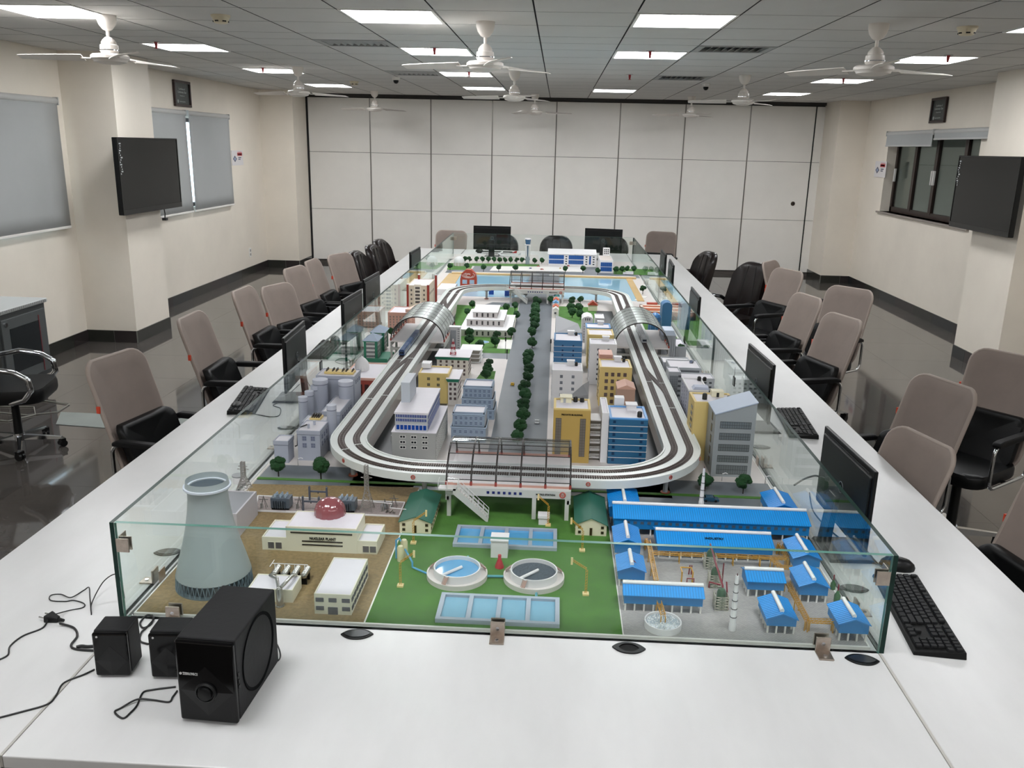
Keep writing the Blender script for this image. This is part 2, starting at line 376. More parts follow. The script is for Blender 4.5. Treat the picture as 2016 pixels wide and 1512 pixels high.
MB().box(XR+2.5, XR+2.59, 13.2, 14.2, .3, 1.9).ob('pale_board', M('pale_board', 'c8c8c4', .5), cr)
tl = thing('ceiling_light', 'lit panel on the ceiling of the room beyond the right window', 'light', (XR+2.0, 13.2, ZC), 0, 'recessed ceiling light panels')
MB().box(-.25, .25, -.25, .25, -.02, 0).ob('diffuser', emit('corridor_light', 'fffaf0', 3.), tl)
def blind_r(lab, y0, y1, z0, z1):
    t = thing('roller_blind', lab, 'blind', (XR-.035, y0, z1), 0, 'raised grey roller blinds over the right window'); w = y1-y0; h = z1-z0
    MB().tube([(0, 0, 0), (0, w, 0)], .03, 14).ob('roller', m_rail, t, smooth=50)
    MB().box(-.022, -.019, 0, w, -h, 0).ob('fabric', m_blind, t); MB().box(-.03, -.012, 0, w, -h-.012, -h+.01).ob('bottom_rail', m_rail, t, bevel=.004)
    MB().box(-.03, .03, -.02, -.006, -.034, .034).ob('bracket', m_rail, t); MB().box(-.03, .03, w+.006, w+.02, -.034, .034).ob('bracket', m_rail, t)
q0, q1 = gx(1748, 262, XR-.05), gx(1838, 262, XR-.05); q2 = gx(1840, 285, XR-.05); q3 = gx(1941, 279, XR-.05)
blind_r('raised grey roller blind over the right window, the lower hanging one beside the small notice', q1[0], q0[0], q2[1]-.01, q0[1]-.01)
blind_r('raised grey roller blind over the right window, the one nearer the pillar', 9.6, q1[0]-.05, q3[1]+.04, q0[1]-.01)
# ---- fans
m_fan = M('fan_enamel', 'e3ddd6', .35)
def make_fan():
    t = thing('ceiling_fan', 'fan', 'ceiling fan', (0, 0, ZC), 0, 'white ceiling fans')
    MB().lathe([(.0, 0), (.062, 0), (.060, -.03), (.05, -.06), (.032, -.085), (.016, -.095), (0, -.095)], 24).ob('canopy', m_fan, t, smooth=40)
    MB().cyl(0, 0, -.16, -.09, .011, .011, 14).ob('downrod', m_fan, t, smooth=40)
    h = MB().lathe([(0, -.13), (.020, -.135), (.036, -.150), (.046, -.165), (.046, -.178), (.056, -.184), (.058, -.22), (.05, -.235), (.108, -.242), (.120, -.252), (.120, -.268), (.108, -.274), (.10, -.288), (.06, -.30), (0, -.304)], 32).ob('motor_housing', m_fan, t, smooth=35)
    MB().lathe([(.056, -.212), (.0595, -.212), (.0595, -.218), (.056, -.218)], 32).ob('trim_ring', m_chrome, h, smooth=40)
    for k in range(3):
        a = 2*PI*k/3; R = Matrix.Rotation(a, 4, 'Z')
        b = MB(); n = 10
        for i in range(n+1):
            u = i/n; r = .17+u*.40; w = .045+.018*math.sin(u*PI*.8); 
            if i == n: w *= .72
            tilt = .016*(1-u*.5)
            for sgn in (-1, 1): b.v.append((r, sgn*w, -.262-u*.006+sgn*tilt)); b.v.append((r, sgn*w, -.266-u*.006+sgn*tilt))
        for i in range(n):
            a0 = i*4
            for q in ((0, 2, 6, 4), (1, 5, 7, 3), (0, 4, 5, 1), (2, 3, 7, 6)): b.f.append([a0+z for z in q]); b.m.append(0)
        b.f += [[0, 1, 3, 2], [n*4, n*4+2, n*4+3, n*4+1]]; b.m += [0, 0]
        b.xf(R).ob('blade', m_fan, t, smooth=40)
        MB().box(.085, .19, -.022, .022, -.27, -.264).xf(R).ob('blade_bracket', m_fan, t)
    return t
fan0 = make_fan(); fans = [(-2.98, 5.9, 1.2), (-.5, 5.94, 2.9), (1.93, 5.77, .35), (-2.82, 9.63, 2.8), (-.5, 9.72, 3.0), (1.92, 9.66, 2.95), (-2.84, 13.7, 2.9), (-.39, 13.75, .15), (1.95, 13.6, 2.95)]
for i, (x, y, a) in enumerate(fans):
    lab = 'white three-bladed ceiling fan, %s column, %s row from the camera' % (('left', 'middle', 'right')[i % 3], ('nearest', 'second', 'farthest')[i//3])
    if i == 0: fan0.location = (x, y, ZC); fan0.rotation_euler = (0, 0, a); fan0['label'] = lab
    else: dup(fan0, (x, y, ZC), a, lab)
# ---- sprinklers, smoke detectors, small dome cameras
m_red = M('sprinkler_red', 'a3262c', .35)
def make_spr():
    t = thing('sprinkler', 's', 'sprinkler', (0, 0, ZC), 0, 'red fire sprinklers')
    MB().cyl(0, 0, -.006, 0, .035, .035, 16).ob('rose', m_chrome, t, smooth=40)
    MB().lathe([(0, -.052), (.008, -.05), (.012, -.03), (.014, -.006), (0, -.006)], 12).ob('head', m_red, t, smooth=50)
    MB().cyl(0, 0, -.055, -.051, .017, .017, 10).ob('deflector', m_red, t)
    return t
sp0 = None
for i, (x, y, l) in enumerate([(-1.05, 7.5, 'left of centre, second light row'), (.71, 7.48, 'right of centre, second light row'), (.73, 9.82, 'on the unlit tile right of centre'), (3.05, 7.42, 'far right, second light row'),
                               (2.98, 9.8, 'far right, third light row'), (-3.24, 9.75, 'far left, third light row'), (-1., 9.82, 'left of centre, third light row'), (-3.34, 7.4, 'far left, second light row')]):
    lab = 'small red fire sprinkler head in the ceiling, '+l
    if sp0 is None: sp0 = make_spr(); sp0.location = (x, y, ZC); sp0['label'] = lab
    else: dup(sp0, (x, y, ZC), 0, lab)
def make_smoke():
    t = thing('smoke_detector', 's', 'smoke detector', (0, 0, ZC), 0, 'smoke detectors')
    m = M('detector_cream', 'dcd2b8', .45)
    MB().cyl(0, 0, -.014, 0, .06, .062, 24).ob('base', m, t, smooth=40)
    h = MB().lathe([(0, -.05), (.035, -.05), (.044, -.045), (.05, -.03), (.055, -.014), (0, -.014)], 24).ob('head', m, t, smooth=35)
    for k in range(6):
        a = k*PI/3+.3; MB().box(.040, .0495, -.012, .012, -.042, -.034).xf(Matrix.Rotation(a, 4, 'Z')).ob('slot', m_dark, h)
    return t
sm0 = make_smoke()
for i, (x, y, l) in enumerate([(-2.19, 5.82, 'left, near the first fan'), (2.49, 5.84, 'right, near the right fan'), (-2.68, 11.65, 'left, far down the room')]):
    lab = 'round cream smoke detector on the ceiling, '+l
    if i == 0: sm0.location = (x, y, ZC); sm0['label'] = lab
    else: dup(sm0, (x, y, ZC), 0, lab)
for x, y, l in ((-1.98, 10.82, 'left'), (1.73, 10.98, 'right')):
    t = thing('dome_camera', 'small white dome camera with a black lens under the ceiling, %s one' % l, 'camera', (x, y, ZC), 0, 'dome cameras')
    MB().lathe([(0, 0), (.05, 0), (.05, -.03), (.03, -.035), (0, -.035)], 20).ob('housing', m_white, t, smooth=40)
    MB().lathe([(0, -.075), (.018, -.07), (.03, -.055), (.032, -.035), (0, -.03)], 20).ob('lens_dome', m_black, t, smooth=50)
# ---- wall screens
m_scr = M('screen_glass', '101110', .12, spec=.2); m_bez = M('bezel_gloss', '08090a', .2, spec=.3)
def tv(lab, x, ya, yb, za, zb, side, lean):
    """side=1: faces +x"""
    w = abs(yb-ya); h = zb-za; t = thing('wall_screen', lab, 'television', (x, (ya+yb)/2, za), 0, 'screens mounted on the pillars'); s = side
    t.rotation_euler = (0, lean, 0)
    def bx_(a, b, c, d, e, f): return MB().box(min(a*s, b*s), max(a*s, b*s), c, d, e, f)
    bx_(-.045, 0, -w/2, w/2, 0, h).ob('housing', m_black, t, bevel=.006)
    bx_(0, .002, -w/2+.012, w/2-.012, .05, h-.014).ob('panel', m_scr, t)
    f = MB()
    for q in ((-w/2, w/2, 0, .05), (-w/2, w/2, h-.012, h), (-w/2, -w/2+.012, .05, h-.012), (w/2-.012, w/2, .05, h-.012)): f.box(min(0, .006*s), max(0, .006*s), *q)
    f.ob('bezel', m_bez, t)
    bx_(-.13, -.045, -.1, .1, h*.3, h*.7).ob('wall_bracket', m_black, t)
    return t
a = gx(228, 270, -4.06); b = gx(347, 272, -4.06); c = gx(240, 425, -4.06)
tvl = tv('black flat screen on the left pillar with a shiny film strip down its edge', -4.06, a[0], b[0], c[1], a[1], 1, 0.0)
wv = (b[0]-a[0])/2; hv = a[1]-c[1]
film = MB()
for i in range(14):
    yy = -wv+.03+.012*math.sin(i*1.3); zz = hv-.05-i*.021
    film.box(.003, .006, yy, yy+.016+.02*(i % 3 == 0), zz-.012, zz)
film.ob('film_strip', M('film_silver', 'd8dde2', .12, .8), tvl)
MB().tube([(-.01, .24, .0), (-.01, .25, -.05), (-.012, .245, -.09)], .006, 8).box(-.03, .01, .215, .265, -.115, -.09).ob('power_lead', m_cable, tvl)
a = gx(1890, 306, 4.02); b = gx(2013, 308, 4.02); c = gx(1870, 445, 4.02)
tvr = tv('black flat screen on the right pillar above the window sill', 4.02, b[0], a[0], c[1], a[1], -1, 0.0)
wv = (a[0]-b[0])/2; hv = a[1]-c[1]; film = MB()
for i in range(12):
    yy = wv-.03-.012*math.sin(i*1.3); zz = hv-.05-i*.021
    film.box(-.006, -.003, yy-.016-.02*(i % 3 == 0), yy, zz-.012, zz)
film.ob('film_strip', M('film_silver'), tvr)
# ---- framed certificates and notices, socket
def plaque(name, lab, cat, pts, x, side, paint):
    (y0, z0), (y1, z1) = gx(*pts[0], x), gx(*pts[1], x)
    y0, y1 = sorted((y0, y1)); z0, z1 = sorted((z0, z1)); w = y1-y0; h = z1-z0
    t = thing(name, lab, cat, (x, (y0+y1)/2, (z0+z1)/2)); paint(t, w, h, side); return t
def rotx(side): return (PI/2, 0, PI/2 if side > 0 else -PI/2)
def p_frame(t, w, h, s):
    m = M('frame_mahogany', '2c1a16', .3); f = MB(); b = .03
    for q in ((-w/2, w/2, -h/2, -h/2+b), (-w/2, w/2, h/2-b, h/2), (-w/2, -w/2+b, -h/2+b, h/2-b), (w/2-b, w/2, -h/2+b, h/2-b)): f.box(min(0, .03*s), max(0, .03*s), *q)
    f.ob('frame', m, t, bevel=.004)
    MB().box(min(.0, .012*s), max(.0, .012*s), -w/2+b, w/2-b, -h/2+b, h/2-b).ob('certificate', M('certificate_dark', '39403e', .3), t)
    mt = M('certificate_text', 'a8b0ac', .4)
    for z, sz, tx in ((h*.18, .035, 'Certificate of'), (h*.06, .035, 'Conformity Class'), (-h*.08, .02, 'Presented to the'), (-h*.3, .02, 'Engineering Institute')):
        text(tx, sz, mt, (.0135*s, 0, z), rotx(s), t)
    MB().cyl(0, 0, 0, .003, .02, .02, 16).xf(Matrix.Translation((.012*s, -w*.28*s, -h*.3)) @ Matrix.Rotation(PI/2*s, 4, 'Y')).ob('seal', mt, t)
plaque('framed_certificate', 'dark framed certificate high on the left wall above the blinds', 'picture', ((338, 156), (374, 212)), XL+.002, 1, p_frame)
plaque('framed_certificate', 'dark framed certificate high on the right wall above the window', 'picture', ((1832, 243), (1869, 190)), XR-.002, -1, p_frame)
def p_notice(t, w, h, s):
    MB().box(min(0, .006*s), max(0, .006*s), -w/2, w/2, -h/2, h/2).ob('board', M('notice_white', 'dcd9da', .4), t)
    mr = M('notice_red', 'b5303a', .4); mb_ = M('notice_blue', '2b3355', .4)
    X = lambda a: (-a*s)   # reader's left to right
    def r(y0, y1, z0, z1, m, nm):
        MB().box(min(.006*s, .008*s), max(.006*s, .008*s), min(X(-y0), X(-y1)), max(X(-y0), X(-y1)), z0, z1).ob(nm, m, t)
    r(-w*.02, w*.4, h*.14, h*.34, mr, 'red_box')
    r(w*.02, w*.36, h*.20, h*.28, M('notice_pink', 'e0a8ae', .4), 'pale_line'); r(0, w*.38, h*.37, h*.40, mr, 'red_line')
    r(w*.06, w*.30, -h*.02, h*.04, mb_, 'text_line'); r(w*.06, w*.24, -h*.13, -h*.07, mb_, 'text_line')
    d = MB(); k = .0065*s
    for cx_, cz_, q in ((-.25, -.06, .17), (-.25, -.06, .10)):
        d.add([(k, (cx_*w-q*w)*s, cz_*h), (k, cx_*w*s, cz_*h-q*h*1.3), (k, (cx_*w+q*w)*s, cz_*h), (k, cx_*w*s, cz_*h+q*h*1.3)], [(0, 1, 2, 3)]); k += .001*s; d.mat(1)
    d.ob('emblem', [mb_, M('notice_pale', '9aa6c4', .4)], t)
plaque('wall_notice', 'small white notice with a red box beside the left blinds', 'sign', ((457, 326), (477, 296)), XL+.002, 1, p_notice)
plaque('wall_notice', 'small white notice with a red box beside the right window', 'sign', ((1721, 348), (1747, 318)), XR-.002, -1, p_notice)
y_, z_ = gx(492, 497, XL)
t = thing('power_socket', 'white double wall socket low on the far left wall', 'socket', (XL, y_, z_))
MB().box(0, .01, -.045, .045, -.07, .07).ob('plate', m_white, t, bevel=.003)
for k in (-.03, .03): MB().box(.01, .012, -.02, .02, k-.018, k+.018).ob('outlet', M('socket_grey', '8d8a86', .5), t)
# paper taped on the floor
a, b, c, d = gz(115, 848, 0), gz(208, 866, 0), gz(400, 820, 0), gz(150, 812, 0)
m_pap = M('floor_sheet', '8d9490', .5, var=.06, scale=6)
tag(MB().prism([gz(110, 836, 0), gz(205, 843, 0), gz(372, 845, 0), gz(372, 822, 0), gz(120, 812, 0)], .001, .004).ob('floor_sheet', m_pap), 'pale grey sheet laid on the floor under the left chairs', 'sheet')
# ================================================================== the table, the glass case, chairs, screens, speakers
TZ = .75; TXL, TXR, TY0, TY1 = -1.66, 1.418, 1.457, 10.66
GX0, GX1, GY0, GY1 = -1.122, .868, 2.0, 9.84
m_top = M('table_laminate', 'c5c5c4', .32, var=.10, scale=3.2, spec=.45, aniso=(1, .35, 1))
m_tedge = M('table_edge_band', 'c9c6c0', .5)
m_seam = M('seam_strip', 'a9a6a0', .45)
tb = thing('conference_table', 'huge white marbled table running down the room around the model', 'table', (0, 0, 0))
def top(x0, x1, y0, y1):
    MB().box(x0, x1, y0, y1, TZ-.03, TZ).ob('tabletop', m_top, tb, bevel=.003)
def gl(y): return GX0-.0056*(y-2.0)
MB().prism([(-1.640, TY0), (GX0+.005, TY0), (GX0+.005, GY0), (GX0+.005, TY1), (-1.722, TY1)], TZ-.03, TZ).ob('tabletop', m_top, tb)
top(GX1+.005, TXR, TY0, TY1); top(GX0+.011, GX1-.001, TY0, TY1)
MB().box(GX0+.005, GX0+.011, TY0, GY0, TZ-.028, TZ+.0008).ob('seam_strip', m_seam, tb)
MB().box(GX1-.001, GX1+.005, TY0, GY0, TZ-.028, TZ+.0008).ob('seam_strip', m_seam, tb)
m_leg = M('table_panel', '8b8780', .5)
for x in (GX0-.06, GX1+.06):
    for y in (TY0+.12, 3.6, 5.6, 7.6, 9.4): MB().box(x-.02, x+.02, y, y+.45, 0, TZ-.03).ob('leg_panel', m_leg, tb)
MB().box(GX0-.04, GX0-.02, TY0+.5, TY1-.3, .3, TZ-.03).ob('modesty_panel', m_leg, tb); MB().box(GX1+.02, GX1+.04, TY0+.5, TY1-.3, .3, TZ-.03).ob('modesty_panel', m_leg, tb)
MB().box(GX0-.02, GX1+.02, TY0+.3, TY0+.32, .05, TZ-.03).ob('modesty_panel', m_leg, tb)
# glass case round the model: front, back, and three sheets down each side
m_gl = sheet_glass('case_glass', (.965, .988, .978), .022, .8, 4.2)
m_ge = M('glass_edge', '16302a', .35, spec=.2, var=.4, scale=9); m_ge2 = M('glass_edge_light', '4a7a6e', .3, spec=.3)
GT = .012; GH = 1.0265
gc = thing('glass_case', 'open-topped clear glass case around the city model', 'display case', (0, 0, 0))
def sheet(x0, x1, y0, y1, z0=TZ, z1=GH):
    m = MB(); m.box(x0, x1, y0, y1, z0, z1)
    ax = 0 if x1-x0 < y1-y0 else 1
    m.m = [1, 1, 0, 1, 0, 1] if ax == 1 else [1, 1, 1, 0, 1, 0]
    return m.ob('glass_panel', [m_gl, m_ge if ax == 0 else m_ge2], gc)
sheet(GX0+.001, GX1-.001, GY0, GY0+GT); sheet(gl(GY1)+.001, GX1-.001, GY1, GY1+GT)
yy = [GY0, 4.6, 7.2, GY1+GT]
for a, b in zip(yy, yy[1:]):
    sheet(GX1, GX1+GT, a+.001, b-.001)
    m = MB().hexa([(gl(a)-GT, a+.001, TZ), (gl(a), a+.001, TZ), (gl(b), b-.001, TZ), (gl(b)-GT, b-.001, TZ)], [(gl(a)-GT, a+.001, GH), (gl(a), a+.001, GH), (gl(b), b-.001, GH), (gl(b)-GT, b-.001, GH)]); m.m = [1, 1, 1, 0, 1, 0]
    m.ob('glass_panel', [m_gl, m_ge], gc)
m_bk = M('bracket_steel', 'b3a79c', .32, 1., var=.15, scale=60)
def clamp_base(x, y, rz, lab):
    t = thing('glass_bracket', lab, 'bracket', (x, y, TZ), rz, 'steel brackets of the glass case')
    MB().box(-.019, .019, -.045, -.003, 0, .004).ob('foot_plate', m_bk, t, bevel=.0015); MB().box(-.019, .019, -.007, -.001, 0, .042).box(-.019, .019, .0145, .0185, .0, .042).ob('grip', m_bk, t, bevel=.0015)
    MB().cyl(0, -.03, .004, .0065, .005, .005, 14).ob('screw', m_chrome, t, smooth=40)
    MB().cyl(0, 0, -.0025, 0, .005, .005, 14).xf(Matrix.Translation((0, -.0075, .024)) @ Matrix.Rotation(PI/2, 4, 'X')).ob('screw', m_chrome, t, smooth=40)
clamp_base(-.118, GY0, 0, 'steel bracket holding the front glass at the middle'); clamp_base(-.985, GY0, 0, 'steel bracket at the front glass behind the subwoofer'); clamp_base(.722, GY0, 0, 'steel bracket holding the front glass near the right corner')
for n, y in enumerate((2.2, 3.35, 4.75, 6.4, 8.2)):
    clamp_base(gl(y), y, -PI/2, '%s steel bracket along the left glass side' % ORD[n]); clamp_base(GX1, y, PI/2, '%s steel bracket along the right glass side' % ORD[n])
for x, y, sx, sy_, lab in ((GX0, GY0, 1, 1, 'front left'), (GX1, GY0, -1, 1, 'front right'), (gl(GY1), GY1, 1, -1, 'far left'), (GX1, GY1, -1, -1, 'far right')):
    t = thing('corner_clamp', 'square steel clamp joining the glass at the %s corner' % lab, 'clamp', (x, y, .963), 0, 'corner clamps of the glass case')
    yo = 0 if sy_ > 0 else GT
    MB().box(min(.002*sx, .036*sx), max(.002*sx, .036*sx), -.004 if sy_ > 0 else GT, 0 if sy_ > 0 else GT+.004, -.018, .02).box(min(.002*sx, .036*sx), max(.002*sx, .036*sx), GT if sy_ > 0 else -.004, GT+.004 if sy_ > 0 else 0, -.018, .02).ob('plate', m_bk, t, bevel=.001)
    MB().box(min(.001*sx, .004*sx), max(.001*sx, .004*sx), GT+.004 if sy_ > 0 else -.04, .05 if sy_ > 0 else -.004, -.018, .02).ob('side_plate', m_bk, t, bevel=.001)
# cable grommets: pointed oval black lids
def eye(w, h, n=14):
    P = []
    for i in range(n): u = -1+2*i/n; P.append((u*w, -h*(1-abs(u)**2.5)))
    for i in range(n): u = 1-2*i/n; P.append((u*w, h*(1-abs(u)**2.5)))
    return P
def grommet(px, py, rz, lab, hole=False):
    x, y = gz(px, py, TZ); t = thing('cable_grommet', lab, 'grommet', (x, y, TZ), rz, 'black cable grommets in the tabletop')
    if not hole:
        MB().prism(eye(.043, .024), 0, .004).ob('rim', m_black, t, bevel=.001); MB().prism(eye(.034, .017), .004, .0055).ob('lid', M('grommet_lid', '24262a', .22), t)
    else:
        P = eye(.043, .025); Q = [(x_*.62, y_*.72) for x_, y_ in P]; m = MB(); n = len(P)
        m.add([(a, b, .004) for a, b in P]+[(a, b, .004) for a, b in Q]+[(a, b, 0) for a, b in P]+[(a, b, .0004) for a, b in Q],
              [(i, (i+1) % n, n+(i+1) % n, n+i) for i in range(n)]+[(2*n+i, 2*n+(i+1) % n, (i+1) % n, i) for i in range(n)]+[(n+i, n+(i+1) % n, 3*n+(i+1) % n, 3*n+i) for i in range(n)])
        m.ob('rim', m_black, t); MB().prism(Q, .0002, .0008).ob('hole', M('hole_black', '020202', .9), t)
grommet(703, 1250, .1, 'closed black cable grommet left of the middle front bracket'); grommet(1238, 1277, -.05, 'open black cable grommet with a dark hole in front of the lawn and cobbles edge', True)
grommet(1697, 1300, -.12, 'closed black cable grommet at the front right table seam'); grommet(1681, 1160, -.15, 'closed black grommet just outside the right glass beside the keyboard')
grommet(331, 1088, .25, 'closed black grommet outside the left glass beside the cooling tower'); grommet(565, 843, .1, 'closed black grommet outside the left glass beside the small grey plant'); grommet(1497, 881, -.1, 'closed black grommet outside the right glass behind the slanted grey building')
# ---- computer screens
m_mon = M('monitor_back', '0b0c0d', .35, var=.1, scale=30, spec=.25)
def make_mon():
    t = thing('monitor', 'm', 'computer screen', (0, 0, TZ), 0, 'black computer screens on the table')      # back faces -y
    w, h = .215, .27
    MB().box(-w, w, 0, .012, .085, .085+h).hexa([(-w+.01, 0, .095), (w-.01, 0, .095), (w-.01, .001, .335), (-w+.01, .001, .335)], [(-w+.012, -.006, .10), (w-.012, -.006, .10), (w-.012, -.005, .33), (-w+.012, -.005, .33)]).ob('housing', m_mon, t, bevel=.003)
    MB().box(-w+.008, w-.008, .012, .0135, .10, .085+h-.008).ob('screen', m_scr, t)
    MB().box(-w+.03, w-.03, -.0035, -.001, .338, .341).ob('vent_slot', m_dark, t)
    MB().hexa([(-.09, -.045, 0), (.09, -.045, 0), (.09, .11, 0), (-.09, .11, 0)], [(-.085, -.042, .010), (.085, -.042, .010), (.085, .10, .010), (-.085, .10, .010)]).ob('stand_foot', m_mon, t, bevel=.003)
    MB().hexa([(-.035, -.05, .01), (.035, -.05, .01), (.035, -.03, .01), (-.035, -.03, .01)], [(-.03, -.032, .2), (.03, -.032, .2), (.03, -.014, .2), (-.03, -.014, .2)]).ob('stand_neck', m_mon, t, bevel=.003)
    r = MB(); r.tube([(.018*math.cos(a*PI/10), -.0065, .22+.018*math.sin(a*PI/10)) for a in range(20)], .0014, 6, True); r.ob('maker_ring', M('ring_grey', '6f7478', .3, .6), t, smooth=50)
    text('D', .013, M('ring_grey'), (0, -.0068, .22), (PI/2, 0, 0), t)
    return t
mon0 = make_mon(); used = False
def mon(p, q, lab, side):
    global used
    a, b = gz(*p, TZ+.355), gz(*q, TZ+.355); x, y = (a[0]+b[0])/2, (a[1]+b[1])/2; d = math.atan2(b[1]-a[1], b[0]-a[0])
    # back points to the model: left screens face -x, right ones +x, far ones +y
    rz = {'L': d-PI+PI, 'R': d, 'F': d}[side]
    if side == 'L': rz = PI/2+ (d-PI/2)
    if side == 'R': rz = -PI/2+(d+PI/2)
    if used: dup(mon0, (x, y, TZ), rz, lab)
    else: mon0.location = (x, y, TZ); mon0.rotation_euler = (0, 0, rz); mon0['label'] = lab; used = True
mon((1625, 839), (1721, 928), 'black screen on the right of the table nearest the camera', 'R'); mon((1474, 676), (1522, 718), 'black screen second along the right side of the table', 'R')
mon((1360, 564), (1377, 585), 'black screen third along the right side, level with the blue arched tower', 'R'); mon((1316, 507), (1327, 525), 'black screen fourth along the right side, by the far water', 'R'); mon((1301, 490), (1311, 502), 'black screen fifth along the right side, near the far corner', 'R')
mon((558, 667), (601, 630), 'black screen nearest the camera on the left side of the table', 'L'); mon((673, 592), (714, 568), 'black screen second along the left side of the table', 'L')
mon((717, 551), (747, 534), 'black screen third along the left side of the table', 'L'); mon((809, 496), (827, 486), 'black screen farthest along the left side of the table', 'L')
mon((932, 444), (1006, 446), 'black screen on the far end of the table left of the control tower', 'F'); mon((1152, 449), (1226, 452), 'black screen on the far end of the table behind the terminal', 'F')
# ---- keyboards
m_key = M('keycap', '141517', .5, spec=.25); m_kb = M('keyboard_body', '070808', .5, spec=.25)
def make_kb():
    t = thing('keyboard', 'k', 'keyboard', (0, 0, TZ), 0, 'black keyboards'); L, D = .215, .065      # long side along x, rear edge +y
    MB().hexa([(-L, -D, 0), (L, -D, 0), (L, D, 0), (-L, D, 0)], [(-L+.002, -D+.002, .010), (L-.002, -D+.002, .010), (L-.002, D-.002, .020), (-L+.002, D-.002, .020)]).ob('body', m_kb, t, bevel=.002)
    rows = [(0.048, [(-.205, .012)]+[(-.178+k*.0192+(k//4)*.008, .0165) for k in range(12)]+[(.086+k*.0192, .0165) for k in range(3)]+[(.150+k*.0155, .013) for k in range(4)]),
            (.026, [(-.205+k*.0192, .0165) for k in range(13)]+[(.0455, .030)]+[(.086+k*.0192, .0165) for k in range(3)]+[(.150+k*.0155, .0135) for k in range(4)]),
            (.008, [(-.205, .026)]+[(-.1765+k*.0192, .0165) for k in range(12)]+[(.055, .022)]+[(.086+k*.0192, .0165) for k in range(3)]+[(.150+k*.0155, .0135) for k in range(3)]),
            (-.010, [(-.205, .031)]+[(-.171+k*.0192, .0165) for k in range(11)]+[(.041, .036)]+[(.150+k*.0155, .0135) for k in range(3)]),
            (-.028, [(-.205, .040)]+[(-.162+k*.0192, .0165) for k in range(10)]+[(.031, .046)]+[(.105, .0165)]+[(.150+k*.0155, .0135) for k in range(3)]),
            (-.046, [(-.205, .022), (-.180, .022), (-.155, .022), (-.130, .10), (-.027, .022), (-.002, .022), (.023, .022), (.048, .028)]+[(.086+k*.0192, .0165) for k in range(3)]+[(.150, .029), (.181, .0135)])]
    for y, ks in rows:
        for x, w in ks:
            z = .0105+.01*(y+D)/(2*D)
            MB().hexa([(x, y-.008, z), (x+w, y-.008, z), (x+w, y+.008, z+.001), (x, y+.008, z+.001)], [(x+.0015, y-.006, z+.005), (x+w-.0015, y-.006, z+.005), (x+w-.0015, y+.007, z+.006), (x+.0015, y+.007, z+.006)]).ob('key', m_key, t)
    return t
kb0 = make_kb(); kbs = [(1.040, 2.207, -PI/2-.10, 'long black keyboard on the right of the glass case nearest the camera'), (1.162, 3.944, -PI/2-.18+.1, 'black keyboard on the right of the table near the second screen'),
       (-1.482, 3.992, PI/2+.16, 'black keyboard on the left of the table before the first screen'), (-1.40, 5.10, PI/2+.05, 'black keyboard on the left of the table behind the first screen')]
for i, (x, y, r, l) in enumerate(kbs):
    if i == 0: kb0.location = (x, y, TZ); kb0.rotation_euler = (0, 0, r); kb0['label'] = l
    else: dup(kb0, (x, y, TZ), r, l)
xk, yk = gz(975, 498, TZ)
dup(kb0, (xk, yk, TZ), PI, 'black keyboard on the far end of the table before the left screen')
def mouse(x, y, rz, lab, flat=False):
    t = thing('mouse', lab, 'mouse', (x, y, TZ), rz, 'black mice'); m = MB(); n = 16
    V = []
    for r, z in ((1, 0), (1.02, .008), (.93, .02), (.7, .030), (.35, .035)): V.append((r, z))
    m.lathe(V+[(0, .036)], n, sx=.03, sy=.052); m.ob('shell', m_black, t, smooth=60)
    MB().cyl(0, 0, -.003, .003, .007, .007, 12).xf(Matrix.Translation((0, .03, .028)) @ Matrix.Rotation(PI/2, 4, 'Y')).ob('scroll_wheel', M('wheel', '333438', .4), t)
    return t
mouse(*gz(1765, 1118, TZ), 1.3, 'black mouse between the right glass corner and the long keyboard'); 
mouse(*gz(466, 806, TZ), .2, 'black mouse at the near end of the left keyboard'); mouse(*gz(660, 672, TZ), .4, 'black mouse beside the second left screen, seen through glass'); mouse(*gz(944, 496, TZ), 1.2, 'black mouse on the far end of the table')
# ---- chairs
m_mesh = M('chair_mesh', '82756d', .7, var=.09, scale=5, bump=.05); m_piping = M('chair_piping', '93867d', .6)
m_leather = M('brown_leather', '17100f', .3, var=.25, scale=7, bump=.12, spec=.35); m_seat = M('black_leatherette', '0a0b0c', .45, var=.15, scale=10, spec=.25)
m_tag = M('red_tag', 'c8442a', .5)
def rrect(w, h, r, n=5):
    P = []
    for cx_, cz_, a0 in ((w-r, h-r, 0), (-w+r, h-r, 90), (-w+r, -h+r, 180), (w-r, -h+r, 270)):
        for i in range(n+1): a = math.radians(a0+90*i/n); P.append((cx_+r*math.cos(a), cz_+r*math.sin(a)))
    return P
def slab(P, t, f):
    """outline P in (x,z) with thickness t along y, bent by f(x,z)->(x,y,z); stitched through rings towards the middle"""
    n = len(P); m = MB(); V = []; R = [1, .97, .8, .55, .3]
    for s in (-1, 1):
        for k, r in enumerate(R):
            for x, z in P:
                V.append(f(x*r, z*r, s*(t/2)*(1 if k else .55)))
        V.append(f(0, 0, s*t/2))
    fs = []; half = len(R)*n+1
    for s in (0, 1):
        o = s*half
        for k in range(len(R)-1):
            for i in range(n):
                q = (o+k*n+i, o+k*n+(i+1) % n, o+(k+1)*n+(i+1) % n, o+(k+1)*n+i); fs.append(q if s == 0 else q[::-1])
        for i in range(n):
            q = (o+(len(R)-1)*n+i, o+(len(R)-1)*n+(i+1) % n, o+half-1); fs.append(q if s == 0 else q[::-1])
    for i in range(n): fs.append((i, half+i, half+(i+1) % n, (i+1) % n))
    return m.add(V, fs)
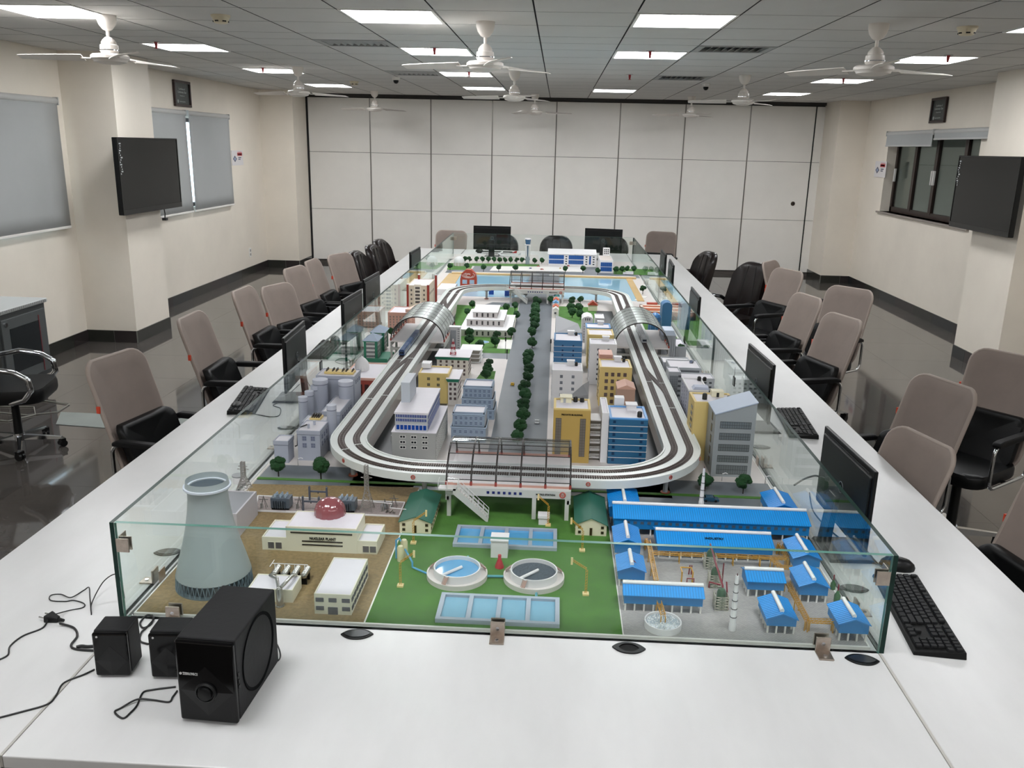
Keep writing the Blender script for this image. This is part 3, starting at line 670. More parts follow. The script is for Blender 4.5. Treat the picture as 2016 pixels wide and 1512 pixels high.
def star_base(t, hub=.10, r=.27, mat=None):
    MB().cyl(0, 0, hub, .40, .028, .024, 16).cyl(0, 0, .30, .44, .017, .017, 12).ob('gas_column', m_black, t, smooth=40)
    b = MB(); b.cyl(0, 0, hub-.035, hub+.02, .04, .035, 16)
    for k in range(5):
        a = 2*PI*k/5+.3; ca, sa = math.cos(a), math.sin(a)
        b.hexa([(ca*.03+sa*.018, sa*.03-ca*.018, hub-.03), (ca*r+sa*.012, sa*r-ca*.012, .062), (ca*r-sa*.012, sa*r+ca*.012, .062), (ca*.03-sa*.018, sa*.03+ca*.018, hub-.03)],
               [(ca*.03+sa*.016, sa*.03-ca*.016, hub+.008), (ca*r+sa*.010, sa*r-ca*.010, .08), (ca*r-sa*.010, sa*r+ca*.010, .08), (ca*.03-sa*.016, sa*.03+ca*.016, hub+.008)])
    b.ob('star_base', mat or m_chrome, t, smooth=30)
    for k in range(5):
        a = 2*PI*k/5+.3; c = MB(); R = Matrix.Translation((math.cos(a)*r, math.sin(a)*r, .027)) @ Matrix.Rotation(a+.7, 4, 'Z')
        c.cyl(0, 0, -.022, -.005, .026, .026, 14).cyl(0, 0, .005, .022, .026, .026, 14).xf(Matrix.Rotation(PI/2, 4, 'X')).box(-.016, .016, -.024, .024, .004, .04)
        c.xf(R).ob('castor', m_black, t, smooth=40)
def make_chair(kind):
    t = thing('office_chair', 'c', 'chair', (0, 0, 0), 0, 'taupe mesh-backed chairs round the table')
    # seat
    m = slab([(x, z) for x, z in rrect(.215, .215, .09)], .065, lambda x, z, d: (x, z+.01, .455+d-(.10*max(0, z-.10)**1.0*.6)))
    m.ob('seat', m_seat, t, smooth=60)
    MB().box(-.09, .09, -.12, .12, .40, .425).ob('seat_mechanism', m_black, t)
    def bend(x, z, d):   # z from -.27 to .27 about the middle of the back
        zz = z+.73; return (x, -.185-(zz-.45)*.38+d+.9*x*x-.02*math.cos((zz-.6)*5), zz)
    P = rrect(.205, .275, .07)
    m = slab(P, .022, bend); o = m.ob('mesh_back', m_mesh, t, smooth=60)
    MB().tube([bend(x*.985, z*.985, 0) for x, z in P], .0105, 8, True).ob('edge_piping', m_piping, o, smooth=60)
    tg = MB(); a = bend(.213, .07, 0); tg.box(a[0]-.003, a[0]+.006, a[1]-.008, a[1]+.008, a[2]-.016, a[2]+.016); tg.ob('red_tag', m_tag, o, label='small orange red fabric tag')
    def lb(x, z, d): 
        zz = z+.60; return (x, -.150-(zz-.45)*.36+d+1.1*x*x, zz)
    slab([(x, z if z < .06 else z+.02-abs(x)*.12) for x, z in rrect(.20, .12, .035)], .045, lb).ob('lumbar_cushion', m_seat, t, smooth=60)
    MB().tube([(0, -.08, .41), (0, -.2, .42), (0, -.235, .47), (0, -.285, .62)], .016, 10).ob('back_bar', m_chrome, t, smooth=50)
    for s in (-1, 1):
        pts = []
        for cx_, cz_, a0 in ((.13, .605, 0), (-.17, .605, 90), (-.17, .475, 180), (.13, .475, 270)):
            for i in range(6): a = math.radians(a0+90*i/5); pts.append((s*.238, cx_+.045*math.cos(a), cz_+.045*math.sin(a)))
        ar = MB().tube(pts, .0095, 10, True).ob('arm_frame', m_chrome, t, smooth=50)
        MB().extr([(-.20, .646), (.165, .646), (.175, .655), (.168, .672), (.13, .678), (-.17, .676), (-.20, .665)], s*.238-.022, s*.238+.022).ob('arm_pad', m_blacksoft, ar, bevel=.008, smooth=40)
        MB().bar((s*.10, -.02, .415), (s*.235, -.02, .43), .03, .006).ob('arm_bracket', m_black, t)
    star_base(t)
    return t
def make_exec():
    t = thing('executive_chair', 'c', 'chair', (0, 0, 0), 0, 'brown leather chairs round the table')
    slab(rrect(.235, .23, .10), .10, lambda x, z, d: (x, z+.01, .455+d)).ob('seat', m_leather, t, smooth=60)
    MB().box(-.10, .10, -.13, .13, .385, .41).ob('seat_mechanism', m_black, t)
    def bend(x, z, d):
        zz = z+.76; return (x, -.20-(zz-.45)*.22+d+.7*x*x+.012*math.cos(x*26)*(1 if d > 0 else 0), zz)
    P = rrect(.235, .30, .15, 7); P = [(x*(1-.16*max(0, z/.3)), z) for x, z in P]
    m = slab(P, .085, bend); b = m.ob('backrest', m_leather, t, smooth=60)
    for x in (-.10, .10): MB().tube([bend(x*(1-.1*k), -.24+.10*k, .044) for k in range(6)], .004, 6).ob('stitched_seam', m_dark, b, smooth=60)
    MB().tube([(0, -.08, .40), (0, -.24, .41), (0, -.275, .47), (0, -.29, .60)], .022, 8).ob('back_bar', m_black, t, smooth=50)
    for s in (-1, 1):
        pts = [(s*.25, -.235, .60), (s*.265, -.14, .66), (s*.27, -.02, .685), (s*.27, .11, .66), (s*.268, .19, .60), (s*.265, .20, .52), (s*.25, .15, .45), (s*.22, .06, .415), (s*.15, .0, .405)]
        P2 = []
        for i in range(len(pts)-1):
            for k in range(3): a = Vector(pts[i]); b_ = Vector(pts[i+1]); P2.append(a.lerp(b_, k/3))
        a_ = MB().tube(P2, .02, 8).ob('armrest', m_black, t, smooth=60)
        MB().tube([(p[0]-s*.021, p[1], p[2]) for p in P2[4:-8]], .004, 6).ob('chrome_inlay', m_chrome, a_, smooth=60)
    star_base(t, mat=m_black)
    return t
ch0 = make_chair(0); ex0 = make_exec(); usedc = {'m': False, 'e': False}
def seat_at(kind, p, q, lab, zt=1.0, turn=0, dw=0):
    src = ch0 if kind == 'm' else ex0; off = .36 if kind == 'm' else .30; k = zt/(1.005 if kind == 'm' else 1.06)
    a, b = gz(*p, zt), gz(*q, zt); x, y = (a[0]+b[0])/2, (a[1]+b[1])/2; d = math.atan2(b[1]-a[1], b[0]-a[0])+math.radians(turn); rz = d-PI
    fx, fy = -math.sin(rz), math.cos(rz); loc = (x+fx*off, y+fy*off, 0)
    if usedc[kind]: return dup(src, loc, rz, lab, scale=(.96, .96, k))
    usedc[kind] = True; src.location = loc; src.rotation_euler = (0, 0, rz); src['label'] = lab; src.scale = (.96, .96, k); return src
T = 'taupe mesh-backed chair, '; Lr = 'brown leather padded chair, '
seat_at('m', (165, 715), (262, 684), T+'nearest the camera on the left of the table'); seat_at('m', (339, 634), (396, 608), T+'second along the left of the table')
seat_at('m', (449, 578), (493, 560), T+'third along the left of the table'); seat_at('m', (510, 568), (565, 554), T+'fourth along the left, turned towards the camera', .93, turn=-4)
seat_at('m', (557, 531), (591, 522), T+'fifth along the left of the table', .985); seat_at('m', (595, 518), (623, 507), T+'sixth along the left of the table', .98)
seat_at('m', (640, 504), (686, 496), T+'seventh along the left, beside the first leather chair', .96)
seat_at('e', (684, 501), (716, 488), Lr+'first after the mesh ones on the left', .93); seat_at('e', (716, 488), (748, 476), Lr+'second from the far end on the left', .93); seat_at('e', (734, 476), (760, 467), Lr+'farthest along the left of the table', .93)
seat_at('m', (1780, 838), (1883, 887), T+'low one pushed in behind the nearest right screen', .885); seat_at('m', (1822, 735), (1922, 768), T+'second from the camera along the right of the table', .97)
seat_at('m', (1922, 682), (2075, 712), T+'turned chair at the right frame edge before the pillar'); seat_at('m', (1644, 616), (1693, 631), T+'third from the camera along the right of the table')
seat_at('m', (1648, 562), (1712, 572), T+'standing back from the table on the right, behind the third one'); seat_at('m', (1579, 577), (1614, 588), T+'fourth from the camera along the right of the table')
seat_at('m', (1535, 527), (1580, 536), T+'farther back on the right beside the leather armchair'); seat_at('m', (1507, 511), (1517, 519), T+'seen edge-on on the right beside the leather armchair', turn=150)
seat_at('e', (1470, 512), (1505, 522), Lr+'with wide arms on the right of the table', .95, turn=20); seat_at('e', (1380, 491), (1412, 500), Lr+'farthest along the right of the table', .93)
seat_at('m', (858, 453), (922, 455), T+'at the far end of the table on the left', .93); seat_at('m', (1271, 454), (1338, 459), T+'at the far end of the table on the right', .93, turn=14)
seat_at('e', (957, 461), (1022, 463), Lr+'at the far end behind the left screen', .90); seat_at('e', (1062, 463), (1130, 465), Lr+'at the middle of the far end of the table', .90); seat_at('e', (1174, 465), (1240, 468), Lr+'at the far end behind the right screen', .90)
seat_at('m', (2078, 935), (2190, 990), T+'cut by the lower right frame edge', .95)
# black chair by the rack
m_bl = m_seat
x, y = gz(30, 738, .50)
bc = dup(ex0, (x-.03, y, 0), -PI/2+.25, 'black padded chair with chrome arms at the left frame edge by the rack', 'chairs standing apart')
bc.name = 'black_armchair'
for c in [o for o in bpy.data.objects if o.parent == bc]:
    if c.name.startswith(('seat', 'backrest')) and c.data.materials and c.data.materials[0] == m_leather: c.data = c.data.copy(); c.data.materials[0] = m_bl
    if c.name.startswith(('star_base', 'armrest')): c.data = c.data.copy(); c.data.materials[0] = m_chrome
# ---- rack cabinet at the left
m_rack = M('rack_grey', '3f4242', .4, var=.05, scale=3); m_rtop = M('rack_top', 'b9bcbb', .4)
A = gz(88, 590, .72); B = gz(-30, 640, .72)
rx1 = A[0]; ry1 = A[1]; t = thing('rack_cabinet', 'dark grey wheeled rack cabinet with a pale vented top at the left edge', 'cabinet', (rx1-.55, ry1-.62, 0))
MB().box(0, .54, 0, .62, .12, .70).ob('body', m_rack, t, bevel=.004); tp = MB().box(-.02, .56, -.02, .64, .70, .735).ob('top', m_rtop, t, bevel=.01, seg=3)
vs = MB()
for k in range(46): vs.box(.548, .5606, -.0+k*.0135, .0055+k*.0135, .708, .728)
vs.ob('vent_slots', m_dark, tp, kind='stuff')
d = MB().box(.54, .556, .03, .59, .16, .66).ob('door', M('rack_door', '4c5050', .35), t, bevel=.003)
MB().box(.556, .559, .12, .50, .24, .58).ob('window_panel', M('smoked_panel', '24282a', .1), d); MB().box(.558, .5605, .49, .498, .17, .62).ob('red_edge', M('red_strip', '6d1f26', .5), d)
MB().cyl(0, 0, 0, .008, .018, .018, 16).xf(Matrix.Translation((.556, .08, .62)) @ Matrix.Rotation(PI/2, 4, 'Y')).ob('lock', m_chrome, d, smooth=40)
for x, y in ((.06, .06), (.48, .06), (.06, .56), (.48, .56)):
    MB().cyl(0, 0, -.014, .014, .035, .035, 16).xf(Matrix.Translation((x, y, .035)) @ Matrix.Rotation(PI/2, 4, 'X')).box(x-.02, x+.02, y-.018, y+.018, .05, .125).ob('castor', m_black, t)
t = thing('network_switch', 'flat black box lying on the pale rack top', 'electronics', (rx1-.42, ry1-.40, .735), .25)
MB().box(-.14, .14, -.09, .09, 0, .03).ob('case', m_black, t, bevel=.006); MB().box(-.12, .12, -.07, .07, .03, .032).ob('top_plate', M('dark_plate', '222426', .3), t)
tag(MB().tube([(rx1-.05, ry1-.75, .006), (rx1+.25, ry1-.8, .006), (rx1+.42, ry1-.7, .006), (rx1+.40, ry1-.5, .006), (rx1+.1, ry1-.42, .006), (rx1-.2, ry1-.45, .006)], .004, 6).tube([(rx1-.1, ry1-.9, .006), (rx1+.2, ry1-.95, .006), (rx1+.3, ry1-.78, .006), (rx1+.18, ry1-.6, .006), (rx1-.15, ry1-.62, .006)], .004, 6).ob('floor_cable', M('cable_pale', '9a9a92', .5), smooth=60), 'pale cable coiled on the floor beside the rack cabinet', 'cable')
# ---- speakers
m_spk = M('speaker_vinyl', '101012', .55, var=.08, scale=60, bump=.05, spec=.25); m_gloss = M('speaker_gloss', '050506', .12, spec=.3); m_cone = M('speaker_cloth', '040507', .9, spec=.1)
def speaker(name, lab, p0, p1, p2, top, group, sub):
    a, b, c = Vector(gz(*p0, TZ)), Vector(gz(*p1, TZ)), Vector(gz(*p2, TZ)); w = (b-a).length; ux = (b-a).normalized(); uy = Vector((-ux.y, ux.x)); d = (c-b).dot(uy)
    h = zat(a.x, a.y, top)-TZ; rz = math.atan2(ux.y, ux.x)
    t = thing(name, lab, 'speaker', (a.x, a.y, TZ), rz, group)
    MB().box(0, w, .008, d, .006, h).ob('cabinet', m_spk, t, bevel=.004, seg=3)
    f = MB().box(.0, w, -.004, .010, .004, h-.002).ob('front_panel', m_gloss, t, bevel=.005, seg=3)
    for x in (.012, w-.022):
        for y in (.02, d-.03): MB().cyl(x+.005, y, 0, .008, .008, .008, 12).ob('foot', m_black, t)
    return t, f, w, d, h
tsub, f, w, d, h = speaker('subwoofer', 'large black subwoofer with a round side grille in the left foreground', (358, 1417), (470.5, 1427.5), (540, 1304.5), 1257, 'black loudspeakers', True)
m_f2 = M('speaker_gloss_facet', '09090b', .22, spec=.35); k = -.0042
def facets(f, w, h, zc, hh, ap):
    P = [(w*.5, k, zc-hh), (w*.96, k, zc), (w*.5, k, zc+hh), (w*.04, k, zc), (w*.5, k-ap, zc)]
    MB().add(P, [(0, 1, 4), (1, 2, 4), (2, 3, 4), (3, 0, 4)]).ob('facets', m_f2, f)
facets(f, w, h, h*.40, h*.30, .004)
kn = MB().lathe([(0, 0), (.024, 0), (.024, .004), (.020, .007), (.018, .004), (.016, .004), (.015, .011), (.004, .012), (0, .012)], 32).xf(Matrix.Translation((w*.5, k-.002, h*.40)) @ Matrix.Rotation(PI/2, 4, 'X')).ob('volume_knob', m_black, tsub, smooth=35)
text('ZEBRONICS', .008, M('logo_white', 'c8c8c8', .4), (w*.24, k-.0005, h*.60), (PI/2, 0, 0), f, sx=.8)
MB().cyl(0, 0, 0, .001, .003, .003, 12).xf(Matrix.Translation((w*.075, k, h*.60)) @ Matrix.Rotation(PI/2, 4, 'X')).ob('logo_dot', M('logo_white'), f)
g_ = MB().lathe([(0, 0), (.078, 0), (.085, .003), (.088, .003), (.088, -.001)], 40).xf(Matrix.Translation((w-.001, d*.52, h*.53)) @ Matrix.Rotation(PI/2, 4, 'Y')); g_.ob('side_grille', m_cone, tsub, smooth=30)
for z in (.085, .098, .115): MB().box(w, w+.002, .010, .016, z, z+.008).ob('side_button', m_black, tsub)
ts1, f, w, d, h = speaker('satellite_speaker', 'small black glossy speaker, leftmost on the table', (190.6, 1332), (258, 1332), (281, 1297), 1244.5, 'black loudspeakers', False)
def sat_front(f, w, h):
    k = -.0055; facets(f, w, h, h*.38, h*.33, .003)
    MB().cyl(0, 0, 0, .001, .0025, .0025, 12).xf(Matrix.Translation((w*.16, k, h*.92)) @ Matrix.Rotation(PI/2, 4, 'X')).ob('logo_dot', M('logo_white'), f)
sat_front(f, w, h)
b1 = (300+67, 1335); ts2, f, w, d, h = speaker('satellite_speaker', 'small black glossy speaker half hidden behind the subwoofer', (300, 1335), (368, 1336), (391, 1301), 1246, 'black loudspeakers', False); sat_front(f, w, h)
# cables of the speakers
def tablecord(name, lab, pts, r=.0022, cat='cable', extra=None):
    P = [Vector(gz(px, py, TZ+r)+(TZ+r+dz,)) for px, py, dz in pts]; Q = []
    n = len(P)
    for i in range(n-1):
        p0, p1, p2, p3 = P[max(i-1, 0)], P[i], P[i+1], P[min(i+2, n-1)]
        for k in range(8):
            u = k/8; Q.append(.5*((2*p1)+(-p0+p2)*u+(2*p0-5*p1+4*p2-p3)*u*u+(-p0+3*p1-3*p2+p3)*u**3))
    Q.append(P[-1]); m = MB().tube(Q, r, 8)
    if extra: extra(m)
    return tag(m.ob(name, m_cable, smooth=60), lab, cat)
tablecord('speaker_cable', 'thin black lead running from the left edge past the plug to the small speaker', [(-10, 1302, 0), (15, 1290, 0), (20, 1272, 0), (45, 1252, 0), (84, 1236, 0), (96, 1222, .008)])
def plug():
    x, y = gz(104, 1222, TZ); t = thing('mains_plug', 'black two-pin mains plug lying on the table', 'plug', (x, y, TZ), -.25, None)
    MB().hexa([(-.014, -.018, 0), (.02, -.006, 0), (.02, .006, 0), (-.014, .018, 0)], [(-.014, -.016, .02), (.022, -.006, .014), (.022, .006, .014), (-.014, .016, .02)]).ob('body', m_black, t, bevel=.003)
    for s in (-1, 1): MB().tube([(-.012, s*.010, .01), (-.034, s*.010, .01)], .002, 8).ob('pin', m_chrome, t)
    MB().cyl(0, 0, 0, .016, .0055, .004, 10).xf(Matrix.Translation((.021, 0, .008)) @ Matrix.Rotation(PI/2, 4, 'Y')).ob('strain_relief', m_black, t)
plug()
tablecord('speaker_cable', 'black lead looping from the plug down to the leftmost speaker', [(118, 1230, .004), (145, 1236, 0), (152, 1252, 0), (140, 1270, 0), (150, 1278, 0), (186, 1281, 0)], .003)
tablecord('speaker_cable', 'thin black lead with a figure-eight loop beside the glass corner', [(112, 1215, .01), (135, 1202, 0), (163, 1196, 0), (165, 1188, 0), (145, 1182, 0), (128, 1184, 0), (100, 1182, 0), (100, 1172, 0), (120, 1170, 0), (140, 1178, 0.003), (165, 1162, 0), (176, 1163, .01), (178, 1185, .012), (180, 1210, 0)], .0016)
tablecord('speaker_cable', 'thin black lead arching from the table to the glass edge', [(180, 1208, 0), (181, 1190, .004), (205, 1165, .03), (230, 1155, .04), (240, 1163, .03), (246, 1185, .012)], .0016)
tablecord('speaker_cable', 'thin black lead running across the table seam at the left edge', [(186, 1318, 0), (165, 1328, 0), (125, 1345, 0), (110, 1370, 0), (92, 1387, 0), (40, 1402, 0), (-10, 1415, 0)], .0022)
tablecord('speaker_cable', 'black lead looped on the table before the subwoofer', [(346, 1352, 0), (300, 1358, 0), (281, 1364, 0), (270, 1388, 0), (258, 1402, 0), (242, 1414, 0), (226, 1402, 0), (238, 1394, 0), (270, 1380, .004), (300, 1378, 0), (332, 1382, 0), (340, 1372, 0), (349, 1360, 0)], .0022)
tablecord('speaker_cable', 'black lead curling out to the right of the subwoofer', [(538, 1270, .02), (548, 1280, .01), (552, 1290, 0), (548, 1300, 0), (538, 1302, 0)], .002)
tablecord('speaker_cable', 'bundle of black lead behind the two small speakers', [(262, 1209, .0), (285, 1203, 0), (300, 1213, 0), (298, 1228, 0), (282, 1236, 0), (276, 1226, 0), (290, 1214, .004), (303, 1220, .004), (290, 1234, 0), (278, 1246, 0), (276, 1262, 0), (292, 1268, 0)], .0026)
tablecord('audio_plug', 'small black audio plug lying left of the leftmost speaker', [(150, 1274, 0), (160, 1272, 0), (172, 1273, 0), (186, 1272, 0)], .0042)
# leads beside the screens, outside the glass
tablecord('screen_cable', 'black lead curling from the near left keyboard beside the glass', [(500, 815, 0), (530, 820, 0), (549, 818, 0), (552, 804, 0), (538, 798, 0), (552, 790, 0), (575, 770, 0), (590, 760, .01)], .002)
tablecord('screen_cable', 'black lead looped behind the near left screen', [(600, 745, .03), (612, 768, .02), (640, 768, 0), (668, 740, .0), (690, 712, 0), (672, 706, 0), (660, 712, 0), (680, 716, 0), (700, 700, 0), (660, 686, 0), (640, 688, 0)], .002)
tablecord('screen_cable', 'black lead curving from the right screen stand to the mouse', [(1592, 985, .03), (1600, 1010, .01), (1625, 1035, 0), (1660, 1065, 0), (1700, 1095, 0), (1740, 1120, .004)], .0026)
tablecord('screen_cable', 'thicker black lead hanging behind the nearest right screen', [(1560, 985, .06), (1585, 980, .08), (1610, 985, .09), (1640, 1010, .05), (1665, 1040, 0), (1680, 1060, 0)], .0035)
# ================================================================== the city model
ZB = .757; DK = ZB+.115
class T:
    def __init__(s, name, label, cat, x, y, z=ZB, group=None):
        s.o = thing(name, label, cat, (x, y, z), 0, group); s.M = Matrix.Translation((-x, -y, -z)); s.x, s.y, s.z = x, y, z
    def p(s, name, mb, mats, parent=None, **k):
        mb.xf(s.M); return mb.ob(name, mats, parent or s.o, **k)
    def put(s, name, me, x, y, z, rz=0, parent=None):
        o = link(name, me, parent or s.o); o.location = (x-s.x, y-s.y, z-s.z); o.rotation_euler = (0, 0, rz); return o
m_pave = M('model_pavement', 'cbc5c1', .45, var=.05, scale=5); m_road = M('model_road', '676d73', .4, var=.10, scale=5); m_road_shaded = M('model_road_shaded', '3b3e41', .45, var=.08, scale=6)
m_lawn = M('model_lawn', '47762c', .85, var=.16, scale=14, bump=.2); m_brown = M('model_earth', '8a7652', .85, var=.22, scale=90, bump=.2)
m_tan = M('model_bank', 'bfa06a', .5, var=.08, scale=6); m_line = M('model_line', 'e6e4df', .4)
m_cob = M('model_cobbles', 'a9a6a3', .5)
nt = m_cob.node_tree; br = nt.nodes.new('ShaderNodeTexBrick'); tcn = nt.nodes.new('ShaderNodeTexCoord'); br.inputs['Scale'].default_value = 60
br.inputs['Color1'].default_value = rgb('aeaaa7'); br.inputs['Color2'].default_value = rgb('a09d9b'); br.inputs['Mortar'].default_value = rgb('8a8886'); br.inputs['Mortar Size'].default_value = .03
nt.links.new(tcn.outputs['Object'], br.inputs['Vector']); nt.links.new(br.outputs['Color'], nt.nodes['Principled BSDF'].inputs['Base Color'])
BX0, BX1, BY0, BY1 = -1.098, .846, 2.02, 9.80
board = thing('model_baseboard', 'large baseboard of the city model with roads, lawns and pavements', 'model base', (0, 0, 0))
BXF = BX0-.0056*(BY1-2.0); MB().prism([(BX0, BY0), (BX1, BY0), (BX1, BY1), (BXF, BY1)], TZ, ZB).ob('board', m_pave, board); MB().box(BX0-.004, BX1+.004, BY0-.006, BY0, TZ, ZB+.001).prism([(BX0-.004, BY0), (BX0, BY0), (BXF, BY1), (BXF-.004, BY1)], TZ, ZB+.001).box(BX1, BX1+.004, BY0, BY1, TZ, ZB+.001).ob('edge_trim', m_line, board)
def G(px, py): return gz(px, py, ZB)
def patch(name, pts, mat, lift, world=False):
    P = [p if world else G(*p) for p in pts]; return MB().prism(P, ZB-.001, ZB+lift).ob(name, mat, board)
xb, xg = G(716, 1226)[0], G(1228, 1250)[0]; yf0, yf1 = G(600, 957)[1], G(600, 917)[1]; xlawn2 = G(1195, 985)[0]
patch('earth_ground', [(BX0, BY0), (xb, BY0), (xb, yf0+.03), (BX0, yf0)], m_brown, .0006, True)
patch('lawn', [(xb+.004, BY0), (xg-.003, BY0), (xg-.003, yf0+.01), (xb+.004, yf0+.01)], m_lawn, .0008, True)
patch('cobbled_ground', [(xg, BY0), (BX1, BY0), (BX1, yf0-.04), (xg, yf0-.04)], m_cob, .0006, True)
MB().box(xb, xb+.004, BY0, yf0, ZB, ZB+.002).box(xg-.003, xg, BY0, yf0-.04, ZB, ZB+.002).ob('border_strip', m_line, board)
patch('front_road', [(BX0, yf0), (BX1, yf0-.04), (BX1, yf1), (BX0, yf1)], m_road, .0004, True)
ym = G(600, 945)[1]; patch('median_strip', [(BX0, ym-.012), (BX1, ym-.012), (BX1, ym+.006), (BX0, ym+.006)], m_lawn, .003, True)
# boulevard and its streets
bl0, bl1 = G(968, 862)[0], G(1077, 864)[0]; bl0f, bl1f = G(1022, 600)[0], G(1087, 600)[0]; yl0, yl1 = G(1000, 579)[1], G(1000, 541)[1]
patch('boulevard', [(bl0, yf1), (bl1, yf1), (bl1f, yl0-.15), (bl0f, yl0-.15)], m_road, .0004, True)
patch('inner_left_street_shaded', [(-.74, 2.96), (-.50, 2.96), (-.50, 3.1), (-.53, 6.6), (-.74, 6.6)], m_road_shaded, .0004, True)  # street patch, its grey darkened and widened to include shade beside the track
patch('inner_right_street', [(.46, 2.96), (.33, 2.96), (.30, 6.7), (.46, 6.7)], m_road_shaded, .0004, True)
ys0, ys1 = G(975, 706)[1], G(975, 694)[1]; patch('cross_street', [(-.6, ys0), (bl0, ys0), (bl0, ys1), (-.6, ys1)], m_road, .0003, True)
patch('inner_loop_street', [(-.6, 6.72), (bl0f, 6.72), (bl0f, 6.95), (-.5, 6.95)], m_road, .0003, True)
patch('park_lawn', [(bl1f+.03, 5.9), (.30, 5.9), (.34, 6.85), (bl1f+.03, 6.85)], m_lawn, .0008, True)
patch('museum_lawn', [(906, 694), (1003, 696), (1010, 650), (1020, 606), (900, 600), (893, 650)], m_lawn, .0008)
patch('museum_square', [(978, 686.5), (1006, 687.5), (1009.5, 669.5), (984, 669)], m_line, .0014)
patch('tree_lawn', [(936, 748), (972, 750), (976, 731), (950, 730)], m_lawn, .001)
patch('right_lawn', [(.60, 5.55), (BX1, 5.55), (BX1, 6.9), (.60, 6.9)], m_lawn, .0008, True)
# the water and the airport side
def ylo(p): return G(*p)[1]
wy0, wy1 = 7.2, ylo((1000, 541))
for nm, xa, xb_ in (('left_lake', -.93, -.245), ('right_lake', .045, .70)):
    patch('water_'+nm, [(xa, wy0), (xb_, wy0), (xb_, wy1-.06), (xa, wy1-.06)], M('lake_water', '9ccbe2', .06, coat=.4), .0006, True)
    MB().box(xa-.09, xb_, wy1-.06, wy1, ZB, ZB+.012).ob('bank', m_tan, board) if xa < 0 else MB().box(xa, xb_+.1, wy1-.06, wy1, ZB, ZB+.012).ob('bank', m_tan, board)
    MB().box(xa-.1, xb_+.1, wy1, wy1+.02, ZB, ZB+.016).ob('quay_edge', m_line, board)
patch('left_bank', [(-1.05, 7.6), (-.90, 7.2), (-.93, wy1-.02), (-1.05, wy1-.02)], m_tan, .004, True); patch('right_bank', [(.70, 7.2), (.76, 7.2), (.76, wy1-.02), (.70, wy1-.02)], m_tan, .004, True)
patch('causeway', [(-.245, 7.1), (.045, 7.1), (.045, wy1+.05), (-.245, wy1+.05)], m_road, .0012, True)
patch('airport_road', [(BX0, wy1+.02), (BX1, wy1+.02), (BX1, wy1+.34), (BX0, wy1+.34)], m_road, .0009, True); patch('airport_side_road', [(926, 536), (964, 536), (974, 522), (937, 520)], m_road, .0011); patch('airport_plaza', [(1150, 536), (1176, 537), (1174, 526), (1150, 526)], m_road, .0011)
patch('car_park', [(964, 533), (1150, 535), (1150, 526), (972, 524)], m_line, .0015); patch('runway_apron', [(880, 510), (1060, 512), (1060, 502), (880, 500)], m_pave, .001)
patch('airport_lawn_left', [(880, 531), (926, 532), (932, 519), (884, 518)], m_lawn, .0012); patch('airport_lawn_strip', [(930, 523.5), (1062, 526), (1062, 520.5), (930, 518.5)], m_lawn, .0012)
patch('airport_lawn_right', [(1208, 540), (1290, 542), (1284, 530), (1208, 529)], m_lawn, .0012)
for q in (((1249, 591), (1262, 592), (1267, 589), (1254, 587.5)), ((1255, 585.5), (1271, 586.5), (1274, 584), (1257, 582.8))): patch('garden_slab', q, m_line, .0018)
# ---- window meshes
WM = {}
def wmesh(w, h, nx=1, ny=1, pane='3c3f46', frame='8a8d92', t=.0014, b=.0009):
    k = (round(w, 4), round(h, 4), nx, ny, pane, frame)
    if k not in WM:
        m = MB().box(-w/2, w/2, -t*.6, 0, 0, h); m.mat(1)
        for i in range(nx+1): x = -w/2+i*w/nx; m.box(x-b/2, x+b/2, -t, 0, 0, h)
        for i in range(ny+1): z = i*h/ny; m.box(-w/2, w/2, -t, 0, z-b/2, z+b/2)
        WM[k] = m.mesh('window', [M('pane_'+pane, pane, .18), M('wframe_'+frame, frame, .5)])
    return WM[k]
FR = {'F': 0, 'R': PI/2, 'L': -PI/2, 'B': PI}
def wins(t, face, box, z0, z1, rows, cols, me, h, mar=.12, parent=None, name='window'):
    """grid of windows on one face of box=(x0,x1,y0,y1); z measured from the model ground"""
    x0, x1, y0, y1 = box
    a0, a1 = (x0, x1) if face in 'FB' else (y0, y1); L = a1-a0; a0 += L*mar; a1 -= L*mar
    for r in range(rows):
        z = z0+(z1-z0)*(r+.5)/rows-h/2
        for c in range(cols):
            a = a0+(a1-a0)*(c+.5)/cols
            x, y = {'F': (a, y0), 'B': (a, y1), 'L': (x0, a), 'R': (x1, a)}[face]
            t.put(name, me, x, y, ZB+z, FR[face], parent)
def RR(fl, fr, bk, h, dz=0):
    """box under a roof whose front corners and one back corner are seen at these pixels when h high"""
    z = ZB+h; a, b, c = gz(*fl, z), gz(*fr, z), gz(*bk, z); y0 = (a[1]+b[1])/2; return (max(a[0], -1.092-.0056*(y0-2)), b[0], y0, max(c[1], y0+.03))
def shell(t, box, h, wall, roof, rim=.005, up=.006, name='wall', z0=0, parent=None, rimmat=None):
    x0, x1, y0, y1 = box; w = t.p(name, MB().box(x0, x1, y0, y1, ZB+z0, ZB+h), wall, parent)
    m = MB(); z = ZB+h
    for q in ((x0, x1, y0, y0+rim), (x0, x1, y1-rim, y1), (x0, x0+rim, y0+rim, y1-rim), (x1-rim, x1, y0+rim, y1-rim)): m.box(*q, z, z+up)
    t.p('parapet', m, rimmat or wall, parent)
    t.p('roof', MB().box(x0+rim, x1-rim, y0+rim, y1-rim, z, z+.0012), roof, parent)
    return w
def B(name, label, box, cat='model building', group=None):
    return T(name, label, cat, (box[0]+box[1])/2, (box[2]+box[3])/2, ZB, group)
